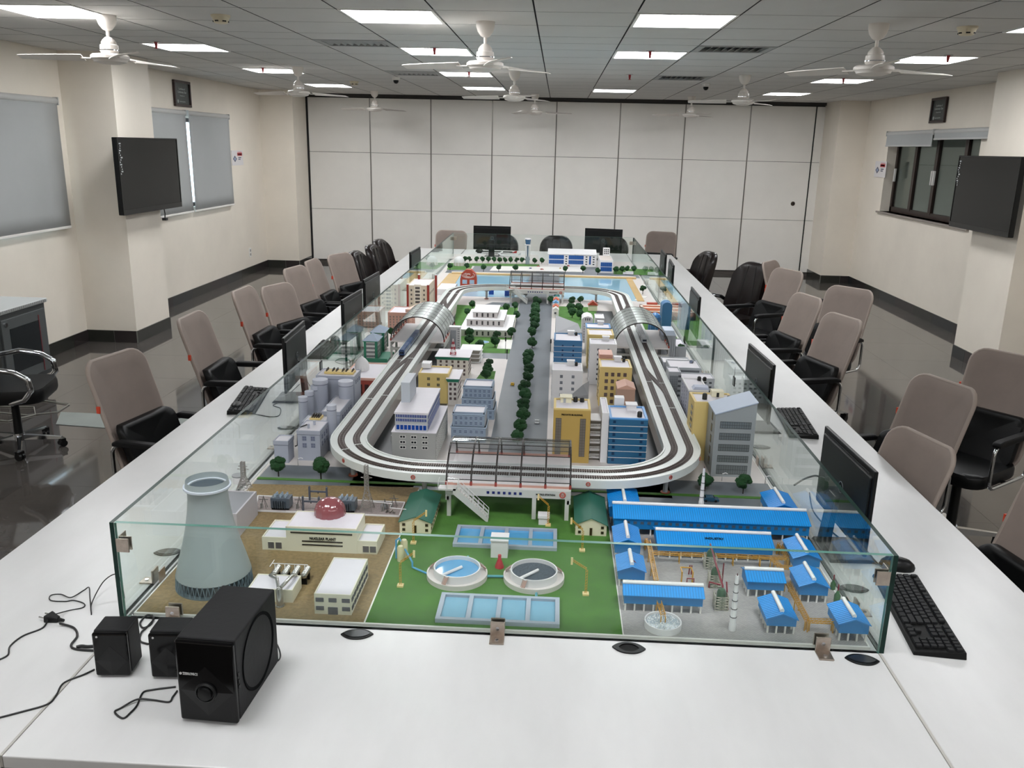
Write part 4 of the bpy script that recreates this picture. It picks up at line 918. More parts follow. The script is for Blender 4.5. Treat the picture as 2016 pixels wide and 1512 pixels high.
def tankm(t, x, y, z, r=.0045, h=.012, parent=None):
    t.p('water_tank', MB().lathe([(r, 0), (r, h*.8), (r*.6, h), (0, h)], 14, x, y, z), M('tank_black', '151515', .5), parent, smooth=40)
c_roof = M('model_roof', 'd9d6dc', .5, var=.03, scale=20); c_white = M('model_white', 'dededf', .45); c_cream = M('model_cream', 'ddd8bd', .5); c_yel = M('model_yellow', 'd8c07c', .5); c_ochre = M('model_ochre', 'b99b55', .5)
c_blue = M('model_blue', '3c74a2', .45); c_grey = M('model_grey', '9ea3a8', .5); c_lgrey = M('model_pale_grey', 'b4b8bd', .5); c_bgrey = M('model_blue_grey', '8d9db0', .5); c_lil = M('model_lilac_grey', '9d9fae', .5)
c_pink = M('model_pink', 'd6a695', .5); c_red = M('model_red', 'a3402c', .5); c_green = M('model_green', '2f7d62', .5); c_dgreen = M('model_dark_green', '2a6553', .5)
# ================================================================== interior of the ring, left of the boulevard
# office block with blue window bands
bx1 = RR((771, 851), (858, 854), (884, 800), .118); t = B('blue_window_office', 'large grey office with bands of dark blue windows and a blank slab on its roof', bx1)
t.p('podium', MB().box(*bx1, ZB, ZB+.118), M('office_podium', 'a2a3a0', .5)); t.p('podium_roof', MB().box(bx1[0]-.002, bx1[1]+.002, bx1[2]-.002, bx1[3], ZB+.118, ZB+.121), c_roof)
wins(t, 'F', bx1, .045, .112, 3, 3, wmesh(.022, .010, 2, 1, '26282c', 'd8d8d4', b=.002), .010)
hx = MB()
for r in range(6):
    for c in range(16):
        yy = bx1[2]+.012+c*(bx1[3]-bx1[2]-.02)/16+(r % 2)*.004; zz = ZB+.012+r*.016
        hx.xf(Matrix(), len(hx.v)); n0 = len(hx.v)
        hx.tube([(bx1[1]+.0012, yy+.005*math.cos(a*PI/3), zz+.006*math.sin(a*PI/3)) for a in range(6)], .0011, 4, True)
t.p('lattice_screen', hx, M('lattice_white', 'd5d6d4', .5), kind='stuff')
bx2 = RR((781, 809), (843, 811.6), (875, 764), .198); bx2 = (bx1[0]+.012, bx2[1], bx1[2]+.012, min(bx2[3], bx1[3]))
t.p('upper_block', MB().box(*bx2, ZB+.121, ZB+.196), c_lgrey); t.p('roof_slab', MB().box(bx2[0]-.003, bx2[1]+.003, bx2[2]-.003, bx2[3]+.003, ZB+.192, ZB+.200), c_roof)
wb_ = wmesh(.0055, .013, 1, 1, '14357e', 'd0d4da', b=.0006)
wins(t, 'F', bx2, .159, .193, 2, 18, wb_, .013, .03); wins(t, 'F', bx2, .124, .150, 1, 8, wmesh(.0135, .021, 1, 1, '15449a', 'd0d4da'), .021, .03)
for zz, hh in ((.172, .012), (.150, .010), (.128, .016)): t.p('window_band', MB().box(bx2[1], bx2[1]+.0015, bx2[2]+.01, bx2[3]-.01, ZB+zz, ZB+zz+hh), M('band_blue', '26418a', .3))
sx0, sy = gz(790, 792, ZB+.2); sx1 = gz(807, 793, ZB+.2)[0]; sy1 = gz(823.5, 781, ZB+.2)[1]
t.p('roof_tower', MB().box(sx0, sx1, sy, sy+.16, ZB+.2, ZB+.285), M('slab_grey', 'b3bac2', .45))
# yellow block behind it
bx = RR((823.6, 735), (883, 737.5), (885.5, 722), .150); t = B('yellow_block', 'small yellow block left of the boulevard, behind the blue windowed office', bx)
shell(t, bx, .146, c_yel, c_roof, .007, .007); wins(t, 'F', bx, .05, .14, 3, 2, wmesh(.014, .014, 2, 2, '6a6350', 'a0946a'), .014, .18)
q = gz(831, 722, ZB+.152); t.p('stair_house', MB().box(q[0], q[0]+.045, q[1]-.02, q[1]+.04, ZB+.15, ZB+.175), c_white)
wins(t, 'R', bx, .03, .14, 4, 2, wmesh(.02, .014, 1, 1, '6a6350', 'a0946a'), .014)
# cream blocks with green cornices
def cornice_block(lab, fl, fr, bk, h, cols, mast=False):
    bx = RR(fl, fr, bk, h); t = B('green_trimmed_block', lab, bx, group='cream blocks with green cornices'); x0, x1, y0, y1 = bx
    t.p('wall', MB().box(x0+.010, x1-.010, y0+.010, y1-.010, ZB, ZB+h-.012), M('model_offwhite', 'd6d0c8', .5))
    t.p('cornice', MB().hexa([(x0+.007, y0+.007, ZB+h-.017), (x1-.007, y0+.007, ZB+h-.017), (x1-.007, y1-.007, ZB+h-.017), (x0+.007, y1-.007, ZB+h-.017)], [(x0, y0, ZB+h-.001), (x1, y0, ZB+h-.001), (x1, y1, ZB+h-.001), (x0, y1, ZB+h-.001)]), c_green)
    t.p('roof', MB().box(x0, x1, y0, y1, ZB+h-.001, ZB+h+.0015), c_roof)
    b = (x0+.010, x1-.010, y0+.010, y1-.010); me = wmesh(.011, .013, 2, 1, '4b3a3a', '8d8584')
    wins(t, 'F', b, .02, h-.016, 4, cols, me, .013, .03); wins(t, 'R', b, .02, h-.016, 4, 6, me, .013, .04)
    return t, bx
t, bg = cornice_block('large white block with a green cornice and a red lattice mast on its roof', (856, 702), (925, 704.5), (932, 689), .128, 5)
cornice_block('small white block with a green cornice beside the yellow block', (878, 745), (904, 748), (913, 728), .134, 2)
mx, my = gz(892, 697, ZB+.13); t = T('lattice_mast', 'red and white lattice mast standing on the green-trimmed roof', 'model mast', mx, my, ZB+.1295)
H_ = .085; L1 = MB(); L2 = MB()
for k in range(6):
    z0, z1 = k*H_/6, (k+1)*H_/6; w0, w1 = .015*(1-k/6.6), .015*(1-(k+1)/6.6); mm = L1 if k % 2 == 0 else L2
    for a in range(4):
        s0 = (1 if a in (0, 1) else -1, 1 if a in (1, 2) else -1); s1 = (1 if (a+1) % 4 in (0, 1) else -1, 1 if (a+1) % 4 in (1, 2) else -1)
        P = lambda s, w, z: (mx+s[0]*w, my+s[1]*w, ZB+.13+z)
        mm.bar(P(s0, w0, z0), P(s0, w1, z1), .0022); mm.bar(P(s0, w0, z0), P(s1, w1, z1), .0014); mm.bar(P(s1, w0, z0), P(s0, w1, z1), .0014); mm.bar(P(s0, w0, z0), P(s1, w0, z0), .0016)
t.p('red_section', L1, M('mast_red', 'b23340', .5)); t.p('white_section', L2, M('mast_white', 'dcd6d4', .5))
# tiled slab tower and the low open building behind
bx = RR((879, 643), (906, 644.5), (905, 634), .155); t = B('slab_tower', 'thin white gridded slab tower beside the left station', bx); x0, x1, y0, y1 = bx; y1 = y0+.05
t.p('wall', MB().box(x0, x1, y0, y1, ZB, ZB+.155), c_white)
wins(t, 'F', (x0, x0+(x1-x0)*.25, y0, y1), .02, .15, 9, 1, wmesh(.013, .009, 1, 1, 'a9abad', 'e0e0de'), .009, .05); wins(t, 'F', (x1-(x1-x0)*.25, x1, y0, y1), .02, .15, 9, 1, wmesh(.013, .009, 1, 1, 'a9abad', 'e0e0de'), .009, .05)
t.p('centre_panel', MB().box(x0+(x1-x0)*.30, x1-(x1-x0)*.30, y0-.002, y0, ZB+.02, ZB+.135), c_grey)
bx = RR((905, 689), (947, 690), (948.5, 679), .075); t = B('balcony_block', 'low white block with open balconies beside the museum lawn', bx); x0, x1, y0, y1 = bx
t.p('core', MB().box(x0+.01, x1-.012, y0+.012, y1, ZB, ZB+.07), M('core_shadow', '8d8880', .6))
for z in (.0, .024, .048, .072): t.p('floor_slab', MB().box(x0, x1, y0, y1, ZB+z, ZB+z+.004), c_white)
for xx in (x0, (x0+x1)/2, x1-.004):
    t.p('column', MB().box(xx, xx+.004, y0, y0+.004, ZB, ZB+.074), c_white)
# two blue-grey stepped blocks
def bluegrey(lab, fl, fr, bk, h, steps):
    bx = RR(fl, fr, bk, h); t = B('blue_grey_block', lab, bx, group='blue grey stepped blocks'); x0, x1, y0, y1 = bx
    zs_ = [0]+[h*s for s in steps]+[h]
    for i in range(len(zs_)-1):
        e = .006*(len(zs_)-2-i); b = (x0-e, x1+e, y0-e, y1+e*.3); t.p('storey', MB().box(*b, ZB+zs_[i], ZB+zs_[i+1]), c_bgrey)
        t.p('ledge', MB().box(b[0]-.003, b[1]+.003, b[2]-.003, b[3]+.002, ZB+zs_[i+1]-.004, ZB+zs_[i+1]), M('ledge_blue', 'a9bccf', .45))
        hh = zs_[i+1]-zs_[i]; wm = wmesh(.012, .014, 2, 2, '5f6c80', 'a6b6ca')
        n = 2 if hh > .045 else 1; wins(t, 'F', b, zs_[i]+.004, zs_[i+1]-.006, n, 6, wm, .014, .03)
        fin = MB()
        for k in range(12): yy = b[2]+.01+k*(b[3]-b[2]-.02)/11; fin.box(b[1], b[1]+.003, yy-.002, yy+.002, ZB+zs_[i]+.002, ZB+zs_[i+1]-.006)
        t.p('side_fins', fin, c_lgrey, kind='stuff')
    m = MB()
    for q in ((x0, x1, y0, y0+.005), (x0, x1, y1-.005, y1), (x0, x0+.005, y0, y1), (x1-.005, x1, y0, y1)): m.box(*q, ZB+h, ZB+h+.008)
    t.p('parapet', m, c_bgrey); t.p('roof', MB().box(x0+.005, x1-.005, y0+.005, y1-.005, ZB+h, ZB+h+.002), c_roof)
bluegrey('blue grey block with paired rows of windows, nearest the front station', (891, 814.5), (954, 816), (957.5, 801), .125, (.55,))
bluegrey('taller blue grey block behind, bordering the boulevard pavement', (911.6, 763), (969, 763.5), (971, 750), .150, (.33, .66))
# museum
g0 = G(906, 662); g1 = G(1006, 663.6); t = T('museum', 'white three-tiered museum with dark upright windows behind its lawn', 'model building', (g0[0]+g1[0])/2, g0[1]+.3)
Wt = M('museum_white', 'dcd6d4', .5); yb_ = gz(1007, 621, ZB+.045)[1]
tiers = [((g0[0], g1[0], g0[1], yb_), 0, .048, 8)]
a = RR((919, 629), (991.5, 631.4), (997, 611), .092); tiers.append(((a[0], a[1], a[2], min(a[3], yb_)), .048, .095, 6)); a2 = RR((931.4, 614), (979, 615.4), (983, 601), .135); tiers.append(((a2[0], a2[1], a2[2], a2[3]), .095, .135, 4))
for b, z0, z1, n in tiers:
    t.p('tier', MB().box(*b, ZB+z0, ZB+z1), Wt); t.p('tier_roof', MB().box(b[0]-.004, b[1]+.004, b[2]-.004, b[3]+.002, ZB+z1-.003, ZB+z1+.001), c_white)
    wins(t, 'F', b, z0, z1, 1, n, wmesh(.011, .026, 1, 1, '4a4648', '6a6668'), .026, .05); wins(t, 'R', b, z0, z1, 1, 5, wmesh(.011, .026, 1, 1, '4a4648', '6a6668'), .026, .05)
px_, py_ = G(951.7, 674); tp_ = T('pond', 'round pale blue pond on the museum lawn', 'model pond', px_, py_)
tp_.p('rim', MB().cyl(px_, py_, ZB, ZB+.003, .038, .038, 28), c_white, smooth=40); tp_.p('water', MB().cyl(px_, py_, ZB+.003, ZB+.0036, .034, .034, 28), M('pond_water', '9cc4e6', .1))
# ================================================================== interior right of the boulevard
bx = RR((1090.4, 804), (1163.4, 806), (1162.4, 785.5), .2285); t = B('private_building', 'tall yellow block lettered on its front with two black roof tanks', bx); shell(t, bx, .222, c_ochre, c_roof, .009, .0065, rimmat=c_yel)
x0, x1, y0, y1 = bx; Wd = x1-x0
for u in (.14, .80): t.put('window_strip', wmesh(.022, .16, 2, 14, '77716a', '4e463a'), x0+Wd*u, y0, ZB+.028, 0)
text('PRIVATE BUILDING', .0105, m_black, (0, y0-t.y-.001, .203), (PI/2, 0, 0), t.o, sx=.95)
q = (x0+Wd*.18, y1-.02); t.p('stair_house', MB().box(q[0], q[0]+.045, q[1]-.03, q[1]+.01, ZB+.222, ZB+.245).box(q[0]-.003, q[0]+.048, q[1]-.035, q[1]+.012, ZB+.245, ZB+.249), c_cream); t.p('stair_door', MB().box(q[0]+.012, q[0]+.022, q[1]-.0315, q[1]-.03, ZB+.223, ZB+.242), c_grey)
tankm(t, x0+Wd*.60, y1-.03, ZB+.2235, .009, .022); tankm(t, x0+Wd*.78, y1-.03, ZB+.2235, .009, .019)
def slabblock(name, lab, fl, fr, bk, h, wall, rimm, cols=2, rows=5, wz=None, win=None, rim=.008, side='L', sh=None, tanks=1, stair=True, base=0):
    bx = RR(fl, fr, bk, h); t = B(name, lab, bx); shell(t, bx, h-.006, wall, c_roof, rim, .006, rimmat=rimm)
    x0, x1, y0, y1 = bx; W_ = x1-x0
    if win: wins(t, 'F', bx, wz[0], wz[1], rows, cols, win, .014, .12); wins(t, side, bx, wz[0], wz[1], rows, 2, win, .014, .15)
    if stair: t.p('stair_house', MB().box(x0+W_*.5, x0+W_*.5+.035, y1-.035, y1-.004, ZB+h-.006, ZB+h+.016).box(x0+W_*.5-.003, x0+W_*.5+.038, y1-.038, y1-.002, ZB+h+.016, ZB+h+.019), c_white)
    for k in range(tanks): tankm(t, x0+W_*(.80-.13*k), y1-.04, ZB+h-.005, .0075, .020)
    return t, bx
t, b = slabblock('white_block', 'white block bordering the boulevard behind the lettered yellow one', (1087, 729), (1147.5, 730), (1146.5, 715), .19, c_white, c_white, 2, 5, (.02, .175), wmesh(.013, .014, 2, 2, '6b6f78', '9a9ea6'))
t, b = slabblock('striped_blue_block', 'blue block with thin white floor lines bordering the boulevard farther back', (1091, 670), (1146.5, 671), (1145.5, 656.5), .19, c_blue, c_blue, 2, 6, (.015, .175), wmesh(.008, .010, 1, 1, '1c3d68', '1c3d68'), stair=True)
for k in range(1, 6): z = ZB+.185*k/6; t.p('floor_line', MB().box(b[0]-.001, b[1]+.001, b[2]-.0015, b[3]+.001, z, z+.002), c_white)
t, b = slabblock('white_tower', 'tall white block with small dark windows in the middle of the right cluster', (1162, 677), (1215, 678), (1213.6, 667.5), .2255, c_white, c_white, 2, 7, (.02, .21), wmesh(.010, .011, 2, 1, '33363c', '9a9ea6'), tanks=0)
t, b = slabblock('yellow_far_block', 'pale yellow flat roofed block behind the white tower', (1158, 659), (1209, 660), (1207, 648.5), .20, c_yel, c_yel, tanks=0, stair=False)
t, b = slabblock('blue_roofed_block', 'white block with a pale blue roof rim at the back of the right cluster', (1154, 645), (1203, 646), (1200, 637), .17, c_white, M('rim_blue', '5e93c4', .5), tanks=0)
t, b = slabblock('yellow_windowed_block', 'yellow block with rows of cross-barred windows beside the right track', (1181.4, 723), (1244.8, 724), (1240, 707.5), .199, c_yel, c_yel, 4, 5, (.005, .178), wmesh(.015, .018, 2, 2, '6a5a55', '4d4648'), rim=.010)
# salmon panel block, pink gabled house
bx = RR((1181, 700), (1206, 700.8), (1205, 690), .215); t = B('salmon_panel_block', 'narrow white block with a salmon striped crown behind the yellow windowed one', bx); x0, x1, y0, y1 = bx
t.p('wall', MB().box(*bx, ZB, ZB+.19), c_white)
for k in range(5): t.p('louvre', MB().box(x0-.002, x1+.002, y0-.004+k*.004, y1, ZB+.19+k*.006, ZB+.194+k*.006), c_pink)
bx = RR((1216.5, 760), (1251, 761), (1247, 748), .165); t = B('gabled_house', 'plain brownish pink block with a low gabled top beside the right track', bx); x0, x1, y0, y1 = bx; xm = (x0+x1)/2
t.p('wall', MB().box(*bx, ZB, ZB+.150), M('house_pink', 'b0907f', .5)); t.p('gable_roof', MB().extr([(x0-.002, ZB+.150), (x1+.002, ZB+.150), (x1+.002, ZB+.153), (xm, ZB+.170), (x0-.002, ZB+.153)], y0-.002, y1+.002, 'y'), M('gable_pink', 'd3a794', .5))
# striped blue block in front with a white wing
bxb = RR((1200.7, 823), (1276, 824.5), (1269, 800), .195); t = B('blue_banded_block', 'blue block with white bands nearest the camera on the right, one black roof tank', bxb); shell(t, bxb, .189, M('model_blue_deep', '2a6288', .4), c_roof, .010, .006, rimmat=M('rim_sky', '5a9ad6', .45))
x0, x1, y0, y1 = bxb
for k in range(1, 7): z = ZB+.188*k/7; t.p('floor_line', MB().box(x0-.001, x1+.001, y0-.0015, y1+.001, z, z+.002), c_white)
me = wmesh(.011, .011, 1, 2, '1b3b5c', '274b70')
for k in range(7):
    for u in (.13, .85): t.put('window', me, x0+(x1-x0)*u, y0, ZB+.188*(k+.45)/7, 0)
W_ = x1-x0; t.p('stair_house', MB().box(x0+W_*.5, x0+W_*.5+.04, y1-.05, y1-.01, ZB+.19, ZB+.212).box(x0+W_*.5-.004, x0+W_*.5+.044, y1-.055, y1-.008, ZB+.212, ZB+.216), c_white); tankm(t, x0+W_*.80, y0+.04, ZB+.19, .010, .024)
bw = (x0-.03, x0-.002, y0+.01, y1+.06); t2 = B('white_wing', 'narrow tall white wing joined to the left of the blue banded block', bw); shell(t2, bw, .205, c_white, c_roof, .005, .006)
t2.p('stair_house', MB().box(x0+.03, x0+.07, y1+.01, y1+.05, ZB+.0, ZB+.225), c_white)
ba = RR((1164, 838), (1189, 839), (1188, 800), .17); ba = (bx_p1 if False else gz(1163.6, 806, ZB+.2285)[0]+.003, bw[0]-.002, y0+.03, y0+.12); t = B('balcony_stack', 'white open balconies between the lettered yellow block and the blue banded block', ba)
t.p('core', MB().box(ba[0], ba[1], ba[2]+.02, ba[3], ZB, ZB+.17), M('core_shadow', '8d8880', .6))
for k in range(6): t.p('floor_slab', MB().box(ba[0], ba[1], ba[2], ba[3], ZB+.01+k*.032, ZB+.014+k*.032), c_white)
for k in range(5):
    r = MB(); r.box(ba[0], ba[1], ba[2], ba[2]+.002, ZB+.026+k*.032, ZB+.028+k*.032)
    for i in range(9): xx = ba[0]+i*(ba[1]-ba[0]-.001)/8; r.box(xx, xx+.001, ba[2], ba[2]+.001, ZB+.014+k*.032, ZB+.027+k*.032)
    t.p('railing', r, c_white)
# two slanting grey halls in the right cluster
def wedge(lab, p0, p1, p2, p3, h0, h1):
    """pixels of the slanted roof's corners: two low ones at height h0, two high ones at h1"""
    a, b, c, d = gz(*p0, ZB+h0), gz(*p1, ZB+h0), gz(*p2, ZB+h1), gz(*p3, ZB+h1)
    x = (a[0]+c[0])/2; y = (a[1]+c[1])/2; t = T('slanted_hall', lab, 'model building', x, y, group='slanted grey halls')
    t.p('hall', MB().hexa([a+(ZB,), b+(ZB,), c+(ZB,), d+(ZB,)], [a+(ZB+h0,), b+(ZB+h0,), c+(ZB+h1,), d+(ZB+h1,)]), M('hall_grey', '8f9194', .5))
wedge('grey hall with a steep slanted roof behind the thin-lined blue block', (1094, 655), (1146, 655), (1138, 637), (1094, 620), .12, .16)
wedge('grey hall with a slanted roof behind the lettered yellow block', (1118, 783), (1158, 777), (1160, 750), (1148, 757), .12, .165)
# little town houses, twin white tower
for k, (px, py, c, rc) in enumerate(((1093, 612, 'e8e4e0', 'd8d4d0'), (1093, 606, 'e8e2de', 'c96a4e'), (1093, 598, 'e6e6e8', '6ba0cc'), (1094, 592, 'e8e2de', 'd0705a'), (1095, 585, 'dfe6e6', '5fa8ae'))):
    x, y = G(px, py+12); t = T('town_house', 'tiny %s house in the row along the boulevard, %s' % (('white gabled', 'orange gabled', 'blue gabled', 'coral gabled', 'teal gabled')[k], ORD[k]+' one'), 'model house', x, y, group='row of tiny houses')
    t.p('wall', MB().box(x-.02, x+.025, y-.04, y+.04, ZB, ZB+.06), M('th_'+c, c, .5)); t.p('gable', MB().extr([(x-.022, ZB+.06), (x+.027, ZB+.06), (x+.0025, ZB+.078)], y-.04, y+.04, 'y'), M('thr_'+rc, rc, .5)); t.put('window', wmesh(.014, .014, 2, 1), x, y-.04, ZB+.03)
bx = RR((1146, 630), (1168, 630.5), (1167, 622), .15); t = B('arched_white_tower', 'white tower with three arched openings in its domed crown', bx); x0, x1, y0, y1 = bx; xm = (x0+x1)/2
t.p('wall', MB().box(*bx, ZB, ZB+.14), c_white); P = [(x0, ZB+.14), (x1, ZB+.14), (x1, ZB+.155), (x1-.012, ZB+.168), (xm, ZB+.175), (x0+.012, ZB+.168), (x0, ZB+.155)]; t.p('crown', MB().extr(P, y0, y1, 'y'), c_white)
for k in (-1, 0, 1): t.put('arched_opening', wmesh(.006, .016, 1, 1, '55585e', '55585e'), xm+k*.013, y0, ZB+.147)
wins(t, 'F', bx, .01, .135, 7, 3, wmesh(.009, .010, 1, 1, 'b3b5b8', 'd8d8d8'), .010, .08)
bx = RR((1172, 626), (1190, 626.5), (1190, 618), .14); t = B('white_annex', 'low white annex right of the arched white tower', bx); shell(t, bx, .134, c_white, c_roof); t.put('window', wmesh(.03, .014, 3, 1), (bx[0]+bx[1])/2, bx[2], ZB+.10)
hx_, hy_ = G(1168, 618); t = T('red_roofed_house', 'small cream house with a red gabled roof beside the park', 'model house', hx_, hy_+.15); hy_ += .15
t.p('wall', MB().box(hx_-.035, hx_+.035, hy_-.03, hy_+.03, ZB, ZB+.045), c_cream); t.p('roof', MB().extr([(hx_-.04, ZB+.045), (hx_+.04, ZB+.045), (hx_, ZB+.078)], hy_-.034, hy_+.034, 'y'), c_red)
# ================================================================== outer left strip
m_pl = M('plant_grey', 'a3a8b5', .5, var=.03, scale=9); m_plr = M('plant_roof', 'c9c7cc', .5); m_band = M('plant_band', '767b88', .5)
def plantblock(name, lab, bx, h, wf=None, wr=None, lip=.012):
    t = B(name, lab, bx); x0, x1, y0, y1 = bx
    t.p('wall', MB().box(*bx, ZB, ZB+h-lip), m_pl); t.p('band', MB().box(x0-.001, x1+.001, y0-.001, y1+.001, ZB+h-lip-.003, ZB+h-lip), m_band)
    shell(t, (x0-.002, x1+.002, y0-.002, y1+.002), h, m_pl, m_plr, .004, .004, 'attic', h-lip)
    if wf: wins(t, 'F', bx, *wf)
    if wr: wins(t, 'R', bx, *wr)
    return t
def louvres(t, x, y, z, n=3):
    t.p('roof_vent_base', MB().box(x-.022, x+.022, y-.028, y+.028, z, z+.010), c_yel)
    for k in range(n):
        xx = x-.014+k*.028/max(1, n-1); t.p('roof_fin', MB().hexa([(xx-.003, y-.020, z+.010), (xx+.003, y-.020, z+.010), (xx+.003, y+.022, z+.010), (xx-.003, y+.022, z+.010)], [(xx-.002, y-.004, z+.020), (xx+.002, y-.004, z+.020), (xx+.002, y+.022, z+.020), (xx-.002, y+.022, z+.020)]), M('fin_dark', '3a3530', .6))
wmp = wmesh(.016, .018, 2, 2, '70768a', '8b90a0')
bx = RR((623, 740), (697, 743), (710, 729), .20); t = plantblock('silo_hall', 'long grey factory hall with three yellow roof vents behind the silos', bx, .20, None, (.15, .19, 1, 3, wmp, .018))
for u in (.28, .54, .80): louvres(t, bx[0]+(bx[1]-bx[0])*u, (bx[2]+bx[3])/2, ZB+.202, 2)
def silo(lab, px, py, rx, h):
    x, y = gz(px, py, ZB+h); r = gz(px+rx, py, ZB+h)[0]-x; t = T('silo', lab, 'model silo', x, y, group='grey silos')
    t.p('drum', MB().cyl(x, y, ZB, ZB+h-.02, r*.97, r*.97, 28), m_pl, smooth=40); t.p('band', MB().cyl(x, y, ZB+h-.022, ZB+h-.018, r*.985, r*.985, 28), m_band, smooth=40); t.p('cap', MB().cyl(x, y, ZB+h-.018, ZB+h, r, r, 28), M('silo_cap', 'b6bac6', .45), smooth=40)
silo('wide grey silo on the left behind the row of thin ones', 630, 746.5, 15.5, .20); silo('wide grey silo on the right before the factory hall', 680.5, 749.5, 15, .20)
silo('thin grey silo farthest of the row of three', 620, 759, 9, .175); silo('thin grey silo in the middle of the row of three', 608.5, 770, 9, .165); silo('thin grey silo nearest of the row of three', 596, 781, 9.5, .16); silo('thin grey silo standing alone beside the curve of the track', 652.4, 797, 10, .195)
bx = RR((634, 811), (668.6, 813), (690, 781), .12); t = plantblock('side_hall', 'low grey hall with side windows between the silos and the track', bx, .12, (.07, .105, 1, 2, wmp, .018), (.07, .105, 1, 5, wmp, .018))
bx = RR((585, 848.6), (629, 850.6), (641, 830), .123); t = plantblock('grey_works', 'grey two-row windowed works with two stub chimneys, nearest the left trees', bx, .123, (.05, .108, 2, 2, wmp, .018), (.05, .108, 2, 3, wmp, .018))
for u, v in ((.40, .28), (.52, .62)): x, y = bx[0]+(bx[1]-bx[0])*u, bx[2]+(bx[3]-bx[2])*v; t.p('chimney', MB().cyl(x, y, ZB+.124, ZB+.142, .005, .005, 12), m_pl, smooth=40)
bx2_ = (bx[0]-.02, bx[1]-.02, bx[3]+.01, bx[3]+.10); t = plantblock('vented_works', 'grey works with one yellow roof vent behind the two-row windowed one', bx2_, .112); louvres(t, (bx2_[0]+bx2_[1])/2, bx2_[2]+.05, ZB+.114, 4)
bxs = RR((538.7, 869.5), (566.5, 870.5), (576, 858.6), .088); t = plantblock('pump_house', 'smallest grey works block at the left edge of the city', bxs, .088)
tag(MB().tube([(bxs[1]+.01, bxs[2]+.06, ZB+.05), (bxs[1]+.02, bxs[2]+.06, ZB+.055), (bxs[1]+.021, bxs[2]+.07, ZB+.125), (bxs[1]+.05, bxs[2]+.10, ZB+.13)], .003, 8).ob('pipe', M('pipe_black', '1e1e20', .4), smooth=60), 'black upright pipe between the smallest works and the vented works', 'model pipe')
# temple with a white ribbed dome and red arches
xd, yd = gz(713, 728, ZB+.10); bx = RR((698, 745), (742, 746), (752, 721.5), .10); bx = (bx[0]-.06, bx[1], bx[2], bx[3]+.05)
t = B('domed_hall', 'red arched hall with a pink rimmed white roof and a ribbed white dome', bx); x0, x1, y0, y1 = bx
t.p('wall', MB().box(*bx, ZB, ZB+.094), M('temple_red', '9c4336', .5)); t.p('roof', MB().box(x0-.004, x1+.004, y0-.004, y1+.004, ZB+.094, ZB+.10), c_roof)
m = MB()
for q in ((x0-.006, x1+.006, y0-.006, y0), (x0-.006, x1+.006, y1, y1+.006), (x0-.006, x0, y0, y1), (x1, x1+.006, y0, y1)): m.box(*q, ZB+.092, ZB+.104)
t.p('pink_rim', m, c_pink)
for k in range(5): t.put('arch', wmesh(.022, .05, 1, 1, '3d1f1c', '7c3028'), x0+(x1-x0)*(k+.5)/5, y0, ZB+.02)
for k in range(4): t.put('arch', wmesh(.022, .05, 1, 1, '3d1f1c', '7c3028'), x1, y0+(y1-y0)*(k+.5)/4, ZB+.02, PI/2)
dm = MB(); n = 32; prof = [(.036, 0), (.038, .012), (.037, .028), (.031, .045), (.020, .058), (.010, .066), (.003, .072), (0, .078)]
for r, z in prof:
    for i in range(n): a = 2*PI*i/n; q = r*(1 if i % 2 else .93); dm.v.append((xd+q*math.cos(a), yd+q*math.sin(a), ZB+.10+z))
for k in range(len(prof)-1):
    for i in range(n): dm.f.append([k*n+i, k*n+(i+1) % n, (k+1)*n+(i+1) % n, (k+1)*n+i]); dm.m.append(0)
t.p('dome', dm, c_white, smooth=50)
# green pagoda-roofed offices on a green rimmed platform
def pagoda(lab, fl, fr, bk, h):
    bx = RR(fl, fr, bk, h); t = B('green_pillared_office', lab, bx, group='green pillared offices'); x0, x1, y0, y1 = bx; xm, ym_ = (x0+x1)/2, (y0+y1)/2
    t.p('wall', MB().box(x0+.008, x1-.008, y0+.008, y1-.008, ZB+.01, ZB+h), M('office_white', 'd8dad8', .5))
    for xx in (x0+.004, x1-.018):
        for yy in (y0+.004, y1-.018): t.p('pillar', MB().box(xx, xx+.014, yy, yy+.014, ZB+.01, ZB+h), c_green)
    t.p('eave', MB().box(x0, x1, y0, y1, ZB+h, ZB+h+.006), c_green)
    e = .004; t.p('hipped_roof', MB().add([(x0-e, y0-e, ZB+h+.006), (x1+e, y0-e, ZB+h+.006), (x1+e, y1+e, ZB+h+.006), (x0-e, y1+e, ZB+h+.006), (xm, ym_, ZB+h+.042)], [(3, 2, 1, 0), (0, 1, 4), (1, 2, 4), (2, 3, 4), (3, 0, 4)]), M('slate_blue', '8090a2', .5))
    b = (x0+.018, x1-.018, y0+.0065, y1-.0065); me = wmesh(.0085, .0125, 2, 1, '6d6f73', 'c0c2c2'); wins(t, 'F', b, .015, h-.002, 4, 6, me, .0125, .0)
    b = (x0+.0065, x1-.0065, y0+.018, y1-.018); wins(t, 'R', b, .015, h-.002, 4, 4, me, .0125, .0)
    return bx
b1_ = pagoda('green pillared office with a slate pyramid roof, the nearer one', (704, 673), (743.5, 674), (752, 664), .112); b2_ = pagoda('green pillared office with a slate pyramid roof, the farther one', (719.5, 656), (756.7, 657.5), (765, 648), .118)
tag(MB().box(b1_[0]-.01, b1_[1]+.06, b1_[2]-.03, b1_[2]-.024, ZB+.002, ZB+.022).box(b1_[0]-.01, b1_[1]+.06, b1_[2]-.028, b1_[3]+.06, ZB, ZB+.010).ob('office_platform', c_green), 'green rimmed platform under the nearer pillared office', 'model platform')
